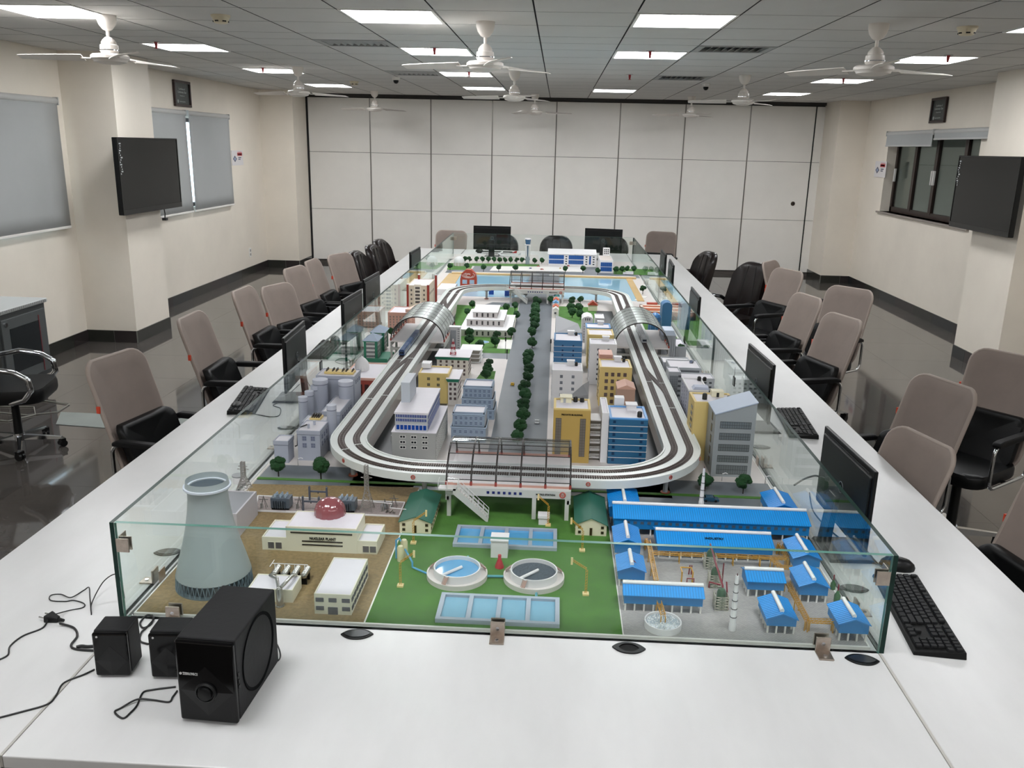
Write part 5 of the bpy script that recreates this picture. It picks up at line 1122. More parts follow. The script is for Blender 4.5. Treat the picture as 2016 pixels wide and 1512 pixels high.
# pink hotel
bx = RR((763, 615), (806, 616), (817, 604), .14); t = B('pink_hotel', 'pink hotel with a dense grid of windows behind the left station', bx); shell(t, bx, .134, c_pink, c_roof, .006, .006); me = wmesh(.011, .013, 2, 2, '8c7d76', 'dcb8aa')
wins(t, 'F', bx, .01, .12, 6, 6, me, .013, .04); wins(t, 'R', bx, .01, .12, 6, 3, me, .013, .05)
x0, x1, y0, y1 = bx; t.p('roof_pavilion', MB().hexa([(x1-.03, y0+.02, ZB+.14), (x1, y0+.02, ZB+.14), (x1+.06, y1+.08, ZB+.14), (x1+.03, y1+.08, ZB+.14)], [(x1-.03, y0+.02, ZB+.16), (x1, y0+.02, ZB+.16), (x1+.06, y1+.08, ZB+.16), (x1+.03, y1+.08, ZB+.16)]), M('pav_pink', 'e0bfae', .5))
# cream tower with red pilasters
bx = RR((800, 560), (843, 561.5), (852, 548), .205); t = B('red_pilaster_tower', 'cream apartment tower with dark red corner pilasters near the lake', bx); x0, x1, y0, y1 = bx; W_ = x1-x0; shell(t, bx, .195, M('tower_cream', 'd5c9b4', .5), c_roof, .006, .005)
for xx, hh in ((x0-.004, .215), (x1-.010, .215), (x0+.02, .0), ):
    if hh: t.p('pilaster', MB().box(xx, xx+.016, y0-.005, y0+.02, ZB, ZB+hh-.01), M('pilaster_red', '8e2f22', .5)); t.p('pilaster_cap', MB().box(xx, xx+.016, y0-.005, y0+.02, ZB+hh-.01, ZB+hh-.006), c_white)
for xx, yy in ((x0+.03, y1-.02), (x1+.004, y1-.02)): t.p('pilaster', MB().box(xx, xx+.016, yy, yy+.022, ZB, ZB+.232), M('pilaster_red')); t.p('pilaster_cap', MB().box(xx, xx+.016, yy, yy+.022, ZB+.232, ZB+.238), c_white)
t.p('centre_bay', MB().box(x0+W_*.34, x1-W_*.34, y0-.010, y0, ZB, ZB+.208), M('bay_cream', 'e0d8c8', .5))
for k in range(7): t.put('balcony_window', wmesh(.034, .016, 3, 1, '4e4a48', '8d867c'), (x0+x1)/2, y0-.010, ZB+.012+k*.027)
for k in range(5):
    for u in (.20, .80): t.put('window', wmesh(.012, .014, 2, 2, '4e4a48', '8d867c'), x0+W_*u, y0, ZB+.02+k*.034)
for k in range(6): t.put('window', wmesh(.010, .018, 1, 1, '5a3a30', '8d867c'), x1, y0+(y1-y0)*(k+.7)/7, ZB+.12, PI/2)
# ================================================================== outer right strip
A, Bq = G(1400, 940), G(1475.5, 938); ya = (A[1]+Bq[1])/2; c1, c2 = .2525, .305; yb2 = gz(1396, 793, ZB+c1)[1]
t = T('slanted_office', 'tall grey office with a slanted roof and five window bands, nearest on the right', 'model building', (A[0]+Bq[0])/2, ya+.1); x0, x1 = A[0], Bq[0]
t.p('wall', MB().hexa([(x0, ya, ZB), (x1, ya, ZB), (x1, yb2, ZB), (x0, yb2, ZB)], [(x0, ya, ZB+c1), (x1, ya, ZB+c2), (x1, yb2, ZB+c2), (x0, yb2, ZB+c1)]), M('slant_grey', '8f9596', .5))
t.p('slanted_roof', MB().hexa([(x0-.003, ya-.003, ZB+c1), (x1+.003, ya-.003, ZB+c2), (x1+.003, yb2, ZB+c2), (x0-.003, yb2, ZB+c1)], [(x0-.003, ya-.003, ZB+c1+.004), (x1+.003, ya-.003, ZB+c2+.004), (x1+.003, yb2, ZB+c2+.004), (x0-.003, yb2, ZB+c1+.004)]), M('slant_roof', 'a4b2c4', .5))
me = wmesh(.118, .026, 13, 2, '6c7272', '3a3e40', b=.0012)
for k in range(4): t.put('window_band', me, (x0+x1)/2+.002, ya, ZB+.062+k*.046)
t.put('window_band', wmesh(.118, .036, 13, 2, '6c7272', '3a3e40', b=.0012), (x0+x1)/2+.002, ya, ZB+.012)
for k in range(5): t.put('side_window', wmesh(.02, .03, 1, 1, '4c5052', '4c5052'), x0, ya+.06, ZB+.03+k*.046, -PI/2)
bx = (x0-.055, x0+.11, yb2+.012, yb2+.16); h = .245; t = B('tall_yellow_block', 'tall pale yellow block with dark side windows behind the slanted office', bx); shell(t, bx, h, c_yel, c_roof, .010, .006)
for k in range(8): t.put('side_window', wmesh(.035, .014, 1, 1, '453f38', '6c6350'), bx[0], bx[2]+.05, ZB+.02+k*.027, -PI/2)
t.p('stair_house', MB().box(bx[0]+.085, bx[0]+.135, bx[3]-.05, bx[3]-.01, ZB+h, ZB+h+.026), c_cream); t.p('stair_door', MB().box(bx[0]+.105, bx[0]+.115, bx[3]-.052, bx[3]-.05, ZB+h+.002, ZB+h+.02), m_dark)
tankm(t, bx[0]+.05, bx[2]+.06, ZB+h+.001, .010, .026); tankm(t, bx[0]+.145, bx[2]+.04, ZB+h+.001, .010, .024)
bx = RR((1356, 768), (1395, 768), (1406, 745), .21); t = B('lilac_tower', 'lilac grey gridded tower with two black roof tanks beside the right track', bx); shell(t, bx, .204, c_lil, c_roof, .007, .006, rimmat=c_white); wins(t, 'F', bx, .05, .20, 9, 4, wmesh(.016, .013, 1, 1, '9496a4', 'a6a8b6'), .013, .03); wins(t, 'L', bx, .05, .20, 9, 3, wmesh(.016, .013, 1, 1, '9496a4', 'a6a8b6'), .013, .05)
x0, x1, y0, y1 = bx; t.p('roof_ramp', MB().hexa([(x0+.02, y0, ZB+.211), (x1, y0, ZB+.211), (x1, y0+.05, ZB+.211), (x0+.02, y0+.05, ZB+.211)], [(x0+.03, y0+.012, ZB+.22), (x1, y0+.012, ZB+.22), (x1, y0+.05, ZB+.222), (x0+.03, y0+.05, ZB+.222)]), M('ramp_lilac', 'b2b9cc', .5)); tankm(t, x0+.075, y1-.03, ZB+.205, .0085, .020); tankm(t, x0+.10, y1-.03, ZB+.205, .0085, .018)
t.p('garage', MB().box(x0, x1+.04, y0-.10, y0-.002, ZB, ZB+.04), M('garage_dark', '6a6668', .5)); t.p('garage_rail', MB().box(x0, x1+.04, y0-.102, y0-.098, ZB+.04, ZB+.052).box(x0-.002, x0+.002, y0-.1, y0, ZB+.04, ZB+.052), c_white)
# long grey hospital blocks
bx = RR((1317, 732), (1341, 732.5), (1334, 722), .155); t = B('grey_clinic', 'grey windowed clinic block beside the right track', bx); shell(t, bx, .149, c_grey, c_roof); t.put('window_grid', wmesh(.042, .10, 4, 8, '70757a', '8d9296'), bx[0]+.027, bx[2], ZB+.035); wins(t, 'F', (bx[0]+.05, bx[1], bx[2], bx[3]), .02, .145, 5, 1, wmesh(.014, .012, 2, 1, '3f4348', '8d9296'), .012, .0)
bxh = (bx[1]+.002, BX1-.02, bx[2]+.02, bx[2]+.13); t = B('clinic_wing', 'low wide pale clinic wing running to the right glass', bxh); shell(t, bxh, .115, c_lgrey, c_roof); wins(t, 'F', bxh, .02, .11, 4, 6, wmesh(.014, .010, 1, 1, '50555a', 'a0a4a8'), .010, .04)
bxk = (bx[1]-.03, BX1-.06, bx[3]+.08, bx[3]+.26); t = B('colonnade_hall', 'long pale hall with a row of dark uprights under its roof edge', bxk); shell(t, bxk, .125, c_lgrey, c_roof); wins(t, 'F', bxk, .07, .095, 1, 18, wmesh(.005, .018, 1, 1, '4c5054', '4c5054'), .018, .03); t.p('window_band', MB().box(bxk[0]+.01, bxk[1]-.01, bxk[2]-.0015, bxk[2], ZB+.105, ZB+.118), M('band_grey', '6a6e72', .5))
bxk2 = (bxk[0]-.01, bxk[1]-.02, bxk[3]+.03, bxk[3]+.16); t = B('flat_white_hall', 'flat white hall behind the colonnade hall on the right', bxk2); shell(t, bxk2, .10, c_lgrey, c_white)
# silver tower
bx = RR((1304, 661), (1331, 661), (1326, 651), .146); t = B('silver_tower', 'square silver tower with upright fins and a pale sloped crown', bx); x0, x1, y0, y1 = bx; t.p('wall', MB().box(*bx, ZB, ZB+.146), c_grey); e = .012
t.p('crown', MB().hexa([(x0, y0, ZB+.146), (x1, y0, ZB+.146), (x1, y1, ZB+.146), (x0, y1, ZB+.146)], [(x0+e, y0+e, ZB+.175), (x1-e, y0+e, ZB+.175), (x1-e, y1-e, ZB+.175), (x0+e, y1-e, ZB+.175)]), M('crown_silver', 'bcc8d8', .4))
for k in range(7): xx = x0+.004+k*(x1-x0-.010)/6; t.p('fin', MB().box(xx-.003, xx+.003, y0-.004, y0, ZB+.005, ZB+.142), M('fin_silver', 'aab0b8', .4))
bxs_ = (x1+.005, x1+.07, y0+.02, y1+.1); t = B('grey_terrace', 'low grey terrace building right of the silver tower', bxs_); shell(t, bxs_, .07, c_grey, c_roof)
# blue arched tower, blue domed tower, orange courtyard
q0 = gz(1307, 603, ZB+.165); q1 = gz(1331, 603, ZB+.165); x0, x1, y0 = q0[0]-.01, min(q1[0], .838), q0[1]; xm = (x0+x1)/2; t = T('blue_arched_tower', 'plain blue tower with a rounded top on the right', 'model building', xm, y0+.04)
P = [(x0, ZB), (x1, ZB), (x1, ZB+.165)]+[(xm+(x1-xm)*math.cos(a*PI/10), ZB+.165+.028*math.sin(a*PI/10)) for a in range(1, 10)]+[(x0, ZB+.165)]
t.p('tower', MB().extr(P, y0, y0+.085, 'y'), M('arch_blue', '3c6f9c', .4)); P2 = [(xm+(a-xm)*1.06, ZB+(z-ZB)*1.012) for a, z in P]; t.p('back_plate', MB().extr(P2, y0+.085, y0+.11, 'y'), M('arch_pale', '8fb4d4', .4))
x, y = gz(1290, 625, ZB+.14); t = T('blue_dome_tower', 'round blue glass tower with a ribbed dome behind the right station', 'model building', x, y); r = .043
t.p('drum', MB().cyl(x, y, ZB, ZB+.125, r, r, 16), M('dome_blue', '3f78ae', .3)); t.p('dome', MB().lathe([(r, 0), (r*.92, .02), (r*.7, .036), (r*.35, .046), (0, .05)], 16, x, y, ZB+.125), M('dome_blue'))
for k in range(8): a = k*PI/4; t.p('mullion', MB().box(-.0015, .0015, r-.001, r+.002, 0, .125).xf(Matrix.Translation((x, y, ZB)) @ Matrix.Rotation(a, 4, 'Z')), M('arch_pale'))
c = gz(1262, 603, ZB+.07); d = gz(1306, 605, ZB+.07); bx = (c[0], d[0]+.02, c[1]-.16, c[1]+.12); t = B('orange_courtyard', 'orange walled courtyard building beside the blue towers', bx); x0, x1, y0, y1 = bx; mo = M('court_orange', 'c97a58', .5)
t.p('court_floor', MB().box(x0, x1, y0, y1, ZB, ZB+.03), c_roof)
for q in ((x0, x1, y0, y0+.015), (x0, x1, y1-.03, y1), (x0, x0+.02, y0, y1), (x1-.02, x1, y0, y1), (x0, x1, (y0+y1)/2, (y0+y1)/2+.03)): t.p('wing', MB().box(*q, ZB, ZB+.06), mo); t.p('wing_roof', MB().box(*q, ZB+.06, ZB+.064), M('court_roof', 'e6cfc0', .5))
t.p('red_hall', MB().box(x0+.06, x0+.14, y1, y1+.05, ZB, ZB+.075), c_red)
# ================================================================== elevated track
TX0, TX1, TY0_, TY1_, TR, DWID = -.865, .592, 2.815, 7.185, .42, .142
def ring(d, step=.02, closed=True):
    """points along the rounded rectangle d inside its outer edge, counter-clockwise from the near side"""
    P = []; r = TR-d
    def arc(cx, cy, a0):
        n = max(4, int(r*PI/2/step))
        for i in range(n): a = math.radians(a0+90*i/n); P.append((cx+r*math.cos(a), cy+r*math.sin(a)))
    def line(a, b):
        n = max(1, int(math.dist(a, b)/step))
        for i in range(n): P.append((a[0]+(b[0]-a[0])*i/n, a[1]+(b[1]-a[1])*i/n))
    line((TX0+TR, TY0_+d), (TX1-TR, TY0_+d)); arc(TX1-TR, TY0_+TR, -90); line((TX1-d, TY0_+TR), (TX1-d, TY1_-TR)); arc(TX1-TR, TY1_-TR, 0)
    line((TX1-TR, TY1_-d), (TX0+TR, TY1_-d)); arc(TX0+TR, TY1_-TR, 90); line((TX0+d, TY1_-TR), (TX0+d, TY0_+TR)); arc(TX0+TR, TY0_+TR, 180)
    return P
def loft(sections, mb=None):
    """closed loop of equal-length cross sections given as (d,z) -> needs matching ring points"""
    mb = mb or MB(); base = [ring_n(d) for d, z in sections]; n = len(base[0]); k = len(sections); V = []
    for i in range(n):
        for j in range(k): V.append(base[j][i]+(sections[j][1],))
    fs = [(i*k+j, ((i+1) % n)*k+j, ((i+1) % n)*k+(j+1) % k, i*k+(j+1) % k) for i in range(n) for j in range(k)]
    return mb.add(V, fs)
def ring_n(d):
    """ring with the same number of points for every d"""
    P = []; r = TR-d; A = 14
    def arc(cx, cy, a0):
        for i in range(A+1): a = math.radians(a0+90*i/A); P.append((cx+r*math.cos(a), cy+r*math.sin(a)))
    arc(TX1-TR, TY0_+TR, -90); arc(TX1-TR, TY1_-TR, 0); arc(TX0+TR, TY1_-TR, 90); arc(TX0+TR, TY0_+TR, 180)
    return P
m_deck = M('viaduct_deck', 'd3d8d4', .3, var=.03, scale=8); m_deckside = M('viaduct_side', 'c3c4c0', .4); m_sleep = M('sleeper_brown', '3d302b', .6); m_rail_ = M('rail_metal', '6a615b', .4, .6)
tr = thing('metro_viaduct', 'long white elevated double-track loop on round piers around the city', 'model viaduct', (0, 0, 0))
loft([(0, DK-.030), (0, DK), (.006, DK), (.006, DK-.004), (DWID-.006, DK-.004), (DWID-.006, DK), (DWID, DK), (DWID, DK-.030), (DWID*.7, DK-.040), (DWID*.3, DK-.040)]).ob('deck', m_deck, tr, smooth=30)
D1, D2 = .042, .101; zt = DK-.004
def along(P, step):
    """evenly spaced points with headings along a polyline"""
    out = []; acc = 0
    for a, b in zip(P, P[1:]):
        L = math.dist(a, b)
        if L < 1e-9: continue
        h = math.atan2(b[1]-a[1], b[0]-a[0])
        while acc <= L: u = acc/L; out.append((a[0]+(b[0]-a[0])*u, a[1]+(b[1]-a[1])*u, h)); acc += step
        acc -= L
    return out
def crossover(x_or_d, y0, y1, xa, xb):
    P = []
    for i in range(17): u = i/16; s = u*u*(3-2*u); P.append((xa+(xb-xa)*s, y0+(y1-y0)*u))
    return P
cross = [crossover(0, 4.05, 4.75, TX0+D1, TX0+D2), crossover(0, 5.95, 6.45, TX0+D2, TX0+D1), crossover(0, 3.95, 4.50, TX1-D1, TX1-D2), crossover(0, 5.95, 6.40, TX1-D2, TX1-D1)]
for nm, P in (('outer', ring(D1)+[ring(D1)[0]]), ('inner', ring(D2)+[ring(D2)[0]])):
    sl = MB()
    for x, y, h in along(P, .0084):
        c, s = math.cos(h), math.sin(h); a, b = .0029, .0135
        q = [(x+c*u-s*v, y+s*u+c*v) for u, v in ((-a, -b), (a, -b), (a, b), (-a, b))]; sl.hexa([p+(zt,) for p in q], [p+(zt+.0022,) for p in q])
    sl.ob('sleepers', m_sleep, tr, kind='stuff', label='dark sleepers of the %s track' % nm)
    for e in (-.0065, .0065):
        d = (D1 if nm == 'outer' else D2)+e; MB().tube([p+(zt+.0035,) for p in ring(d, .03)], .0011, 5, True).ob('rail', m_rail_, tr, smooth=60)
for P in cross:
    sl = MB()
    for x, y, h in along(P, .0084):
        c, s = math.cos(h), math.sin(h); a, b = .0029, .0135
        q = [(x+c*u-s*v, y+s*u+c*v) for u, v in ((-a, -b), (a, -b), (a, b), (-a, b))]; sl.hexa([p+(zt,) for p in q], [p+(zt+.0020,) for p in q])
    for e in (-.0065, .0065): pass
    sl.ob('crossover_sleepers', m_sleep, tr, kind='stuff')
    for e in (-.0065, .0065): MB().tube([(p[0]+e, p[1], zt+.0034) for p in P], .0011, 5).ob('rail', m_rail_, tr, smooth=60)
for d in (D1, D2):
    P = ring(d, .02)
    for u in (.03, .16, .20, .33, .47, .62, .70, .83, .90, .965):
        i = int(u*len(P)); a, b = P[i], P[(i+1) % len(P)]; h = math.atan2(b[1]-a[1], b[0]-a[0]); o = MB().box(-.0022, .0022, -.015, .015, zt, zt+.0042).ob('track_joint', m_deck, tr); o.location = (a[0], a[1], 0); o.rotation_euler = (0, 0, h)
m_pier = M('pier_grey', 'a8abac', .4); m_pf = M('pier_foot', 'a85a45', .5)
pm = MB().cyl(0, 0, .004, .080, .009, .009, 16).mesh('pier', m_pier, 40); pf = MB().cyl(0, 0, 0, .005, .018, .018, 16).mesh('pier_foot', m_pf, 40); cap_ = MB().hexa([(-.015, -.02, .068), (.015, -.02, .068), (.015, .02, .068), (-.015, .02, .068)], [(-.03, -.05, .078), (.03, -.05, .078), (.03, .05, .078), (-.03, .05, .078)]).mesh('pier_head', m_pier)
for x, y, h in along(ring(DWID/2, .02), .46):
    if y < 3.0 and -.42 < x < .12: continue
    if y > 7.0 and -.2 < x < .05: continue
    o = link('pier', pm, tr); o.location = (x, y, ZB); f_ = link('pier_foot', pf, o); f_.location = (0, 0, 0); hd = link('pier_head', cap_, o); hd.rotation_euler = (0, 0, h)
# round red emblems on the viaduct's outer side
m_em = M('emblem_red', 'b5584c', .5); m_emw = M('emblem_pale', 'd8cfc8', .5)
em = MB().tube([(.007*math.cos(a*PI/10), 0, .007*math.sin(a*PI/10)) for a in range(20)], .0016, 6, True).box(-.0045, -.0028, -.001, .0004, -.003, .004).box(.0028, .0045, -.001, .0004, -.003, .004).box(-.0008, .0008, -.001, .0004, -.004, .002).mesh('emblem', m_em, 50)
for px, py in ((701, 907), (815, 932), (1158, 945), (1291, 938), (1367, 902)):
    P = ring(-.001, .01); z = DK-.014
    best = min(P, key=lambda p: abs(p[1]-gz(px, py, z)[1])*3+abs(p[0]-gz(px, py, z)[0])); i = P.index(best); nxt = P[(i+1) % len(P)]; h = math.atan2(nxt[1]-best[1], nxt[0]-best[0])
    o = link('emblem', em, tr); o.location = (best[0], best[1], z); o.rotation_euler = (0, 0, h)
# ---- stations
m_plat = M('platform_white', 'ddd9d6', .4, var=.03, scale=30); m_rib = M('canopy_rib', '25211f', .4); m_ribr = M('rib_foot_red', '9a4038', .5)
m_cg = sheet_glass('canopy_glass', (.80, .80, .82), .10, .6, 3.0, .06); m_cg2 = sheet_glass('canopy_glass_smoked', (.34, .34, .36), .40, .4, 2.5, .28)
def station(lab, cx, cy, rz, L=.44, Wd=.325, n=6, H_=.105, stairs=False, sign='METRO STATION'):
    t = T('metro_station', lab, 'model station', cx, cy, ZB, 'metro stations'); t.M = Matrix(); o = t.o; o.rotation_euler = (0, 0, rz)
    hw = Wd/2; g = DWID/2+.001
    # local: x along the track, -y outer side, z from the model ground
    dk = DK-ZB
    for s in (-1, 1):
        y0, y1 = (-hw, -g) if s < 0 else (g, hw)
        t.p('platform', MB().box(-L/2, L/2, y0, y1, dk-.008, dk), m_plat); pl = MB()
        t.p('fascia', MB().box(-L/2, L/2, s*hw-(.006 if s > 0 else 0), s*hw+(.006 if s < 0 else 0), dk-.036, dk-.0085), m_deckside)
        t.p('edge_rail', MB().box(-L/2, L/2, s*(hw-.004)-.0015, s*(hw-.004)+.0015, dk, dk+.008), M('edge_pink', 'c79a8c', .5))
        for xx in (-L/2+.012, .09 if L > .4 else .05, L/2-.012): t.p('column', MB().box(xx-.007, xx+.007, s*hw-.012 if s > 0 else s*hw, s*hw if s > 0 else s*hw+.012, 0, dk-.0355), m_deckside)
    t.p('end_beam', MB().box(-L/2, -L/2+.012, -hw, hw, dk-.055, dk-.041).box(L/2-.012, L/2, -hw, hw, dk-.055, dk-.041), m_deckside)
    arc_ = lambda a, e=0: (-(hw-.004+e)*math.cos(a), dk+(H_+e)*math.sin(a))
    pw = .0012 if stairs else .0008; m_rib2 = M('canopy_seam_grey', '4c4a4a', .4)
    for k in range(n):
        rw = .0028 if stairs or k in (0, n-1) else .0012
        x = -L/2+.003+k*(L-.006)/(n-1); m = MB(); N_ = 20; V = []
        for i in range(N_+1):
            a = PI*i/N_
            for e in (0, .006): 
                y, z = arc_(a, e-.003); V += [(x-rw, y, z), (x+rw, y, z)]
        fs = []
        for i in range(N_): b = i*4; fs += [(b, b+1, b+5, b+4), (b+3, b+2, b+6, b+7), (b, b+4, b+6, b+2), (b+1, b+3, b+7, b+5)]
        fs += [(0, 2, 3, 1), (N_*4, N_*4+1, N_*4+3, N_*4+2)]; m.add(V, fs); r = t.p('rib', m, m_rib if rw > .002 else m_rib2)
        for s in (-1, 1): t.p('rib_foot', MB().box(x-.004, x+.004, s*(hw-.004)-.004, s*(hw-.004)+.004, dk, dk+.014), m_ribr, r)
    NP = 7
    for j in range(NP+1):
        a = PI*(.06+.88*j/NP); y, z = arc_(a, .003); t.p('purlin', MB().box(-L/2, L/2, y-pw, y+pw, z-pw, z+pw), m_rib if stairs else m_rib2)
    dx = (L-.006)/(n-1)
    for j in range(NP):
        a0, a1 = PI*(.06+.88*j/NP), PI*(.06+.88*(j+1)/NP); y0, z0 = arc_(a0, .002); y1, z1 = arc_(a1, .002); ym, zm = arc_((a0+a1)/2, .0025)
        me = MB().add([(0, y0, z0), (dx-.001, y0, z0), (dx-.001, ym, zm), (0, ym, zm), (dx-.001, y1, z1), (0, y1, z1)], [(0, 1, 2, 3), (3, 2, 4, 5)]).mesh('pane', m_cg if stairs else m_cg2, 60)
        for k in range(n-1):
            pn = link('pane', me, o); pn.location = (-L/2+.0035+k*dx, 0, 0)
    mb_ = M('station_window_blue', '1c2368', .4)
    w7 = MB().box(-.0045, .0045, -.001, .0004, 0, .009).mesh('blue_window', mb_)
    for k in range(7): w = link('blue_window', w7, o); w.location = (-.068+k*.0185 if stairs else -.05+k*.0185, -hw-.0003, dk-.026)
    text(sign, .0095, m_black, (L*.30 if stairs else .13, -hw-.0012, dk-.022), (PI/2, 0, 0), o, sx=.9)
    e_ = link('emblem', em, o); e_.location = (L/2-.028, -hw-.001, dk-.021); e_.scale = (1.35, 1, 1.35)
    if stairs:
        st = MB(); xs0, xs1 = -L/2+.01, -L/2+.15
        y0, y1 = -hw-.036, -hw-.002
        t.p('landing', MB().box(xs0-.03, xs0+.03, y0, -hw, dk-.006, dk), m_deckside)
        for yy in (y0, y1-.004): t.p('stringer', MB().extr([(xs0+.02, dk-.018), (xs0+.02, dk), (xs0+.035, dk), (xs1, .014), (xs1, 0), (xs1-.006, 0)], yy, yy+.004, 'y'), m_deckside)
        N_ = 14
        for i in range(N_): u = (i+.5)/N_; t.p('step', MB().box(xs0+.035+(xs1-xs0-.035)*u-.004, xs0+.035+(xs1-xs0-.035)*u+.004, y0+.004, y1-.004, (dk-.005)*(1-u), (dk-.005)*(1-u)+.002), m_plat)
        r = MB()
        for yy in (y0+.001, y1-.001):
            for zz in (.012, .024): r.tube([(xs0+.02, yy, dk+zz), (xs0+.035, yy, dk+zz), (xs1, yy, .014+zz)], .0010, 5)
            for i in range(7): u = i/6; r.tube([(xs0+.035+(xs1-xs0-.035)*u, yy, (dk)*(1-u)+.014*u), (xs0+.035+(xs1-xs0-.035)*u, yy, dk*(1-u)+.014*u+.024)], .0010, 5)
        for xx in (xs0-.03, xs0+.0): r.tube([(xx, y0+.001, dk), (xx, y0+.001, dk+.026)], .0012, 5)
        r.tube([(xs0-.03, y0+.001, dk+.026), (xs0+.02, y0+.001, dk+.026)], .0012, 5); r.tube([(xs0-.03, y0+.001, dk+.026), (xs0-.03, -hw, dk+.026)], .0012, 5)
        t.p('handrail', r, M('rail_white', 'd8dad8', .4), smooth=60)
    return t
nx0, nx1 = gz(876, 957, DK)[0], gz(1124, 957, DK)[0]
station('glass-roofed station with outside stairs over the lawn, nearest the camera', (nx0+nx1)/2, TY0_+DWID/2, 0, nx1-nx0, stairs=True)
fx0, fx1 = gz(1002, 570, DK)[0], gz(1111, 571, DK)[0]
station('glass-roofed station over the causeway at the far end of the loop', (fx0+fx1)/2, TY1_-DWID/2, 0, fx1-fx0, stairs=True, H_=.12)
la = gz(820, 672, DK)[1]; ra = gz(1260, 684, DK)[1]
station('arched glass station astride the left track with a blue train', TX0+DWID/2, la+.26, -PI/2, .52, n=7, H_=.145)
station('arched glass station astride the right track with a silver train', TX1-DWID/2, ra+.26, PI/2, .52, n=7, H_=.145)
# ---- trains
def train(lab, x, y0, n, col, nose):
    t = T('metro_train', lab, 'model train', x, y0, zt+.004); w = .0150; L = .105
    for k in range(n):
        a = y0+k*(L+.004); P = [(x-w, zt+.006), (x+w, zt+.006), (x+w, zt+.031), (x+w*.7, zt+.037), (x-w*.7, zt+.037), (x-w, zt+.031)]
        c = t.p('car_body', MB().extr(P, a, a+L, 'y'), col)
        for s in (-1, 1): t.p('window_stripe', MB().box(x+s*w-.0006, x+s*w+.0006, a+.006, a+L-.006, zt+.019, zt+.027), M('train_glass', '1b2230', .1), c); t.p('side_stripe', MB().box(x+s*w-.0008, x+s*w+.0008, a+.002, a+L-.002, zt+.0115, zt+.014), M('train_stripe', 'c8ccd2', .3), c)
        if k == 0: t.p('cab_window', MB().box(x-w*.75, x+w*.75, a-.0006, a, zt+.014, zt+.025), M('train_glass'), c)
        t.p('bogie', MB().box(x-w*.7, x+w*.7, a+.012, a+.03, zt+.003, zt+.006).box(x-w*.7, x+w*.7, a+L-.03, a+L-.012, zt+.003, zt+.006), m_black, c)
train('blue metro train leaving the left station', TX0+D1, gz(787, 700, DK)[1], 5, M('train_blue', '2b4670', .3), 0)
train('silver metro train standing in the right station', TX1-D1*1.0, gz(1257, 675, DK)[1], 4, M('train_silver', 'b9bdc2', .25, .4), 0)
# ================================================================== trees
m_bark = M('tree_trunk', '2c2620', .8); m_leaf = [M('tree_leaf_%d' % i, c, .85, var=.35, scale=120, bump=.5) for i, c in enumerate(('1d4a22', '24502a', '1a4220'))]
def crown_mesh(i):
    rnd = random.Random(i); m = MB()
    for k in range(16):
        u = rnd.uniform(-1, 1); a = rnd.uniform(0, 2*PI); q = math.sqrt(1-u*u)*.55; c = (q*math.cos(a), q*math.sin(a), u*.5); r = rnd.uniform(.38, .52); n0 = len(m.v); n = 8
        prof = [(0, -1), (.7, -.72), (1, 0), (.75, .66), (0, 1)]
        for pr_, ph in prof: m.v += [(c[0]+r*pr_*math.cos(2*PI*j/n+k)*rnd.uniform(.78, 1.2), c[1]+r*pr_*math.sin(2*PI*j/n+k)*rnd.uniform(.78, 1.2), c[2]+r*ph*rnd.uniform(.85, 1.12)) for j in range(n)]
        for s in range(4):
            for j in range(n): m.f.append([n0+s*n+j, n0+s*n+(j+1) % n, n0+(s+1)*n+(j+1) % n, n0+(s+1)*n+j]); m.m.append(0)
        for _ in range(26):      # loose leaves
            a2 = rnd.uniform(0, 2*PI); u2 = rnd.uniform(-1, 1); q2 = math.sqrt(1-u2*u2)*r*1.06; p = Vector((c[0]+q2*math.cos(a2), c[1]+q2*math.sin(a2), c[2]+u2*r*1.06)); d = Vector((rnd.uniform(-1, 1), rnd.uniform(-1, 1), rnd.uniform(-1, 1)))*.10; e = Vector((rnd.uniform(-1, 1), rnd.uniform(-1, 1), rnd.uniform(-1, 1)))*.10
            m.add([p, p+d, p+e], [(0, 1, 2)])
    return m.mesh('crown', m_leaf[i % 3])
crowns = [crown_mesh(i) for i in range(4)]
def trunk_mesh(i, fork):
    m = MB(); m.tube([(0, 0, 0), (.003, .0, .25), (0, .02, .5)], .075, 6)
    for a in (0, 2.1, 4.2): m.tube([(0, .01, .42), (.12*math.cos(a), .12*math.sin(a), .68), (.26*math.cos(a), .26*math.sin(a), .9)], .04, 5)
    return m.mesh('trunk', m_bark)
trunk = trunk_mesh(0, True)
def tree(x, y, h, r, lab, group, z=ZB, stem=.5):
    t = thing('model_tree', lab, 'model tree', (x, y, z), random.uniform(0, 6), group)
    r *= 1.17; a = link('trunk', trunk, t); a.scale = (r*1.1, r*1.1, (h-r)*1.0)
    c = link('crown', random.choice(crowns), t); c.location = (0, 0, h-r*.95); c.scale = (r, r, r*.95); return t
def tree_px(px, py, rx, lab, group, h=.08):
    """py: middle of the crown"""
    zc = ZB+h*.66; x, y = gz(px, py, zc); r = gz(px+rx, py, zc)[0]-x; return tree(x, y, h, r, lab, group)
for i, (px, py) in enumerate([(1019, 856), (1025, 833), (1029.5, 812), (1030, 791), (1034, 772), (1032, 754), (1040, 738), (1041, 722), (1039, 707), (1041, 694), (1048, 670), (1047, 650), (1053, 637), (1053.5, 627), (1053, 618), (1054, 609), (1054, 600), (1058, 588)]):
    tree_px(px, py, 12.5 if i < 6 else 10.5 if i < 10 else 9, '%s tree from the front station in the boulevard median row' % ORD[i], 'boulevard median trees', .072)
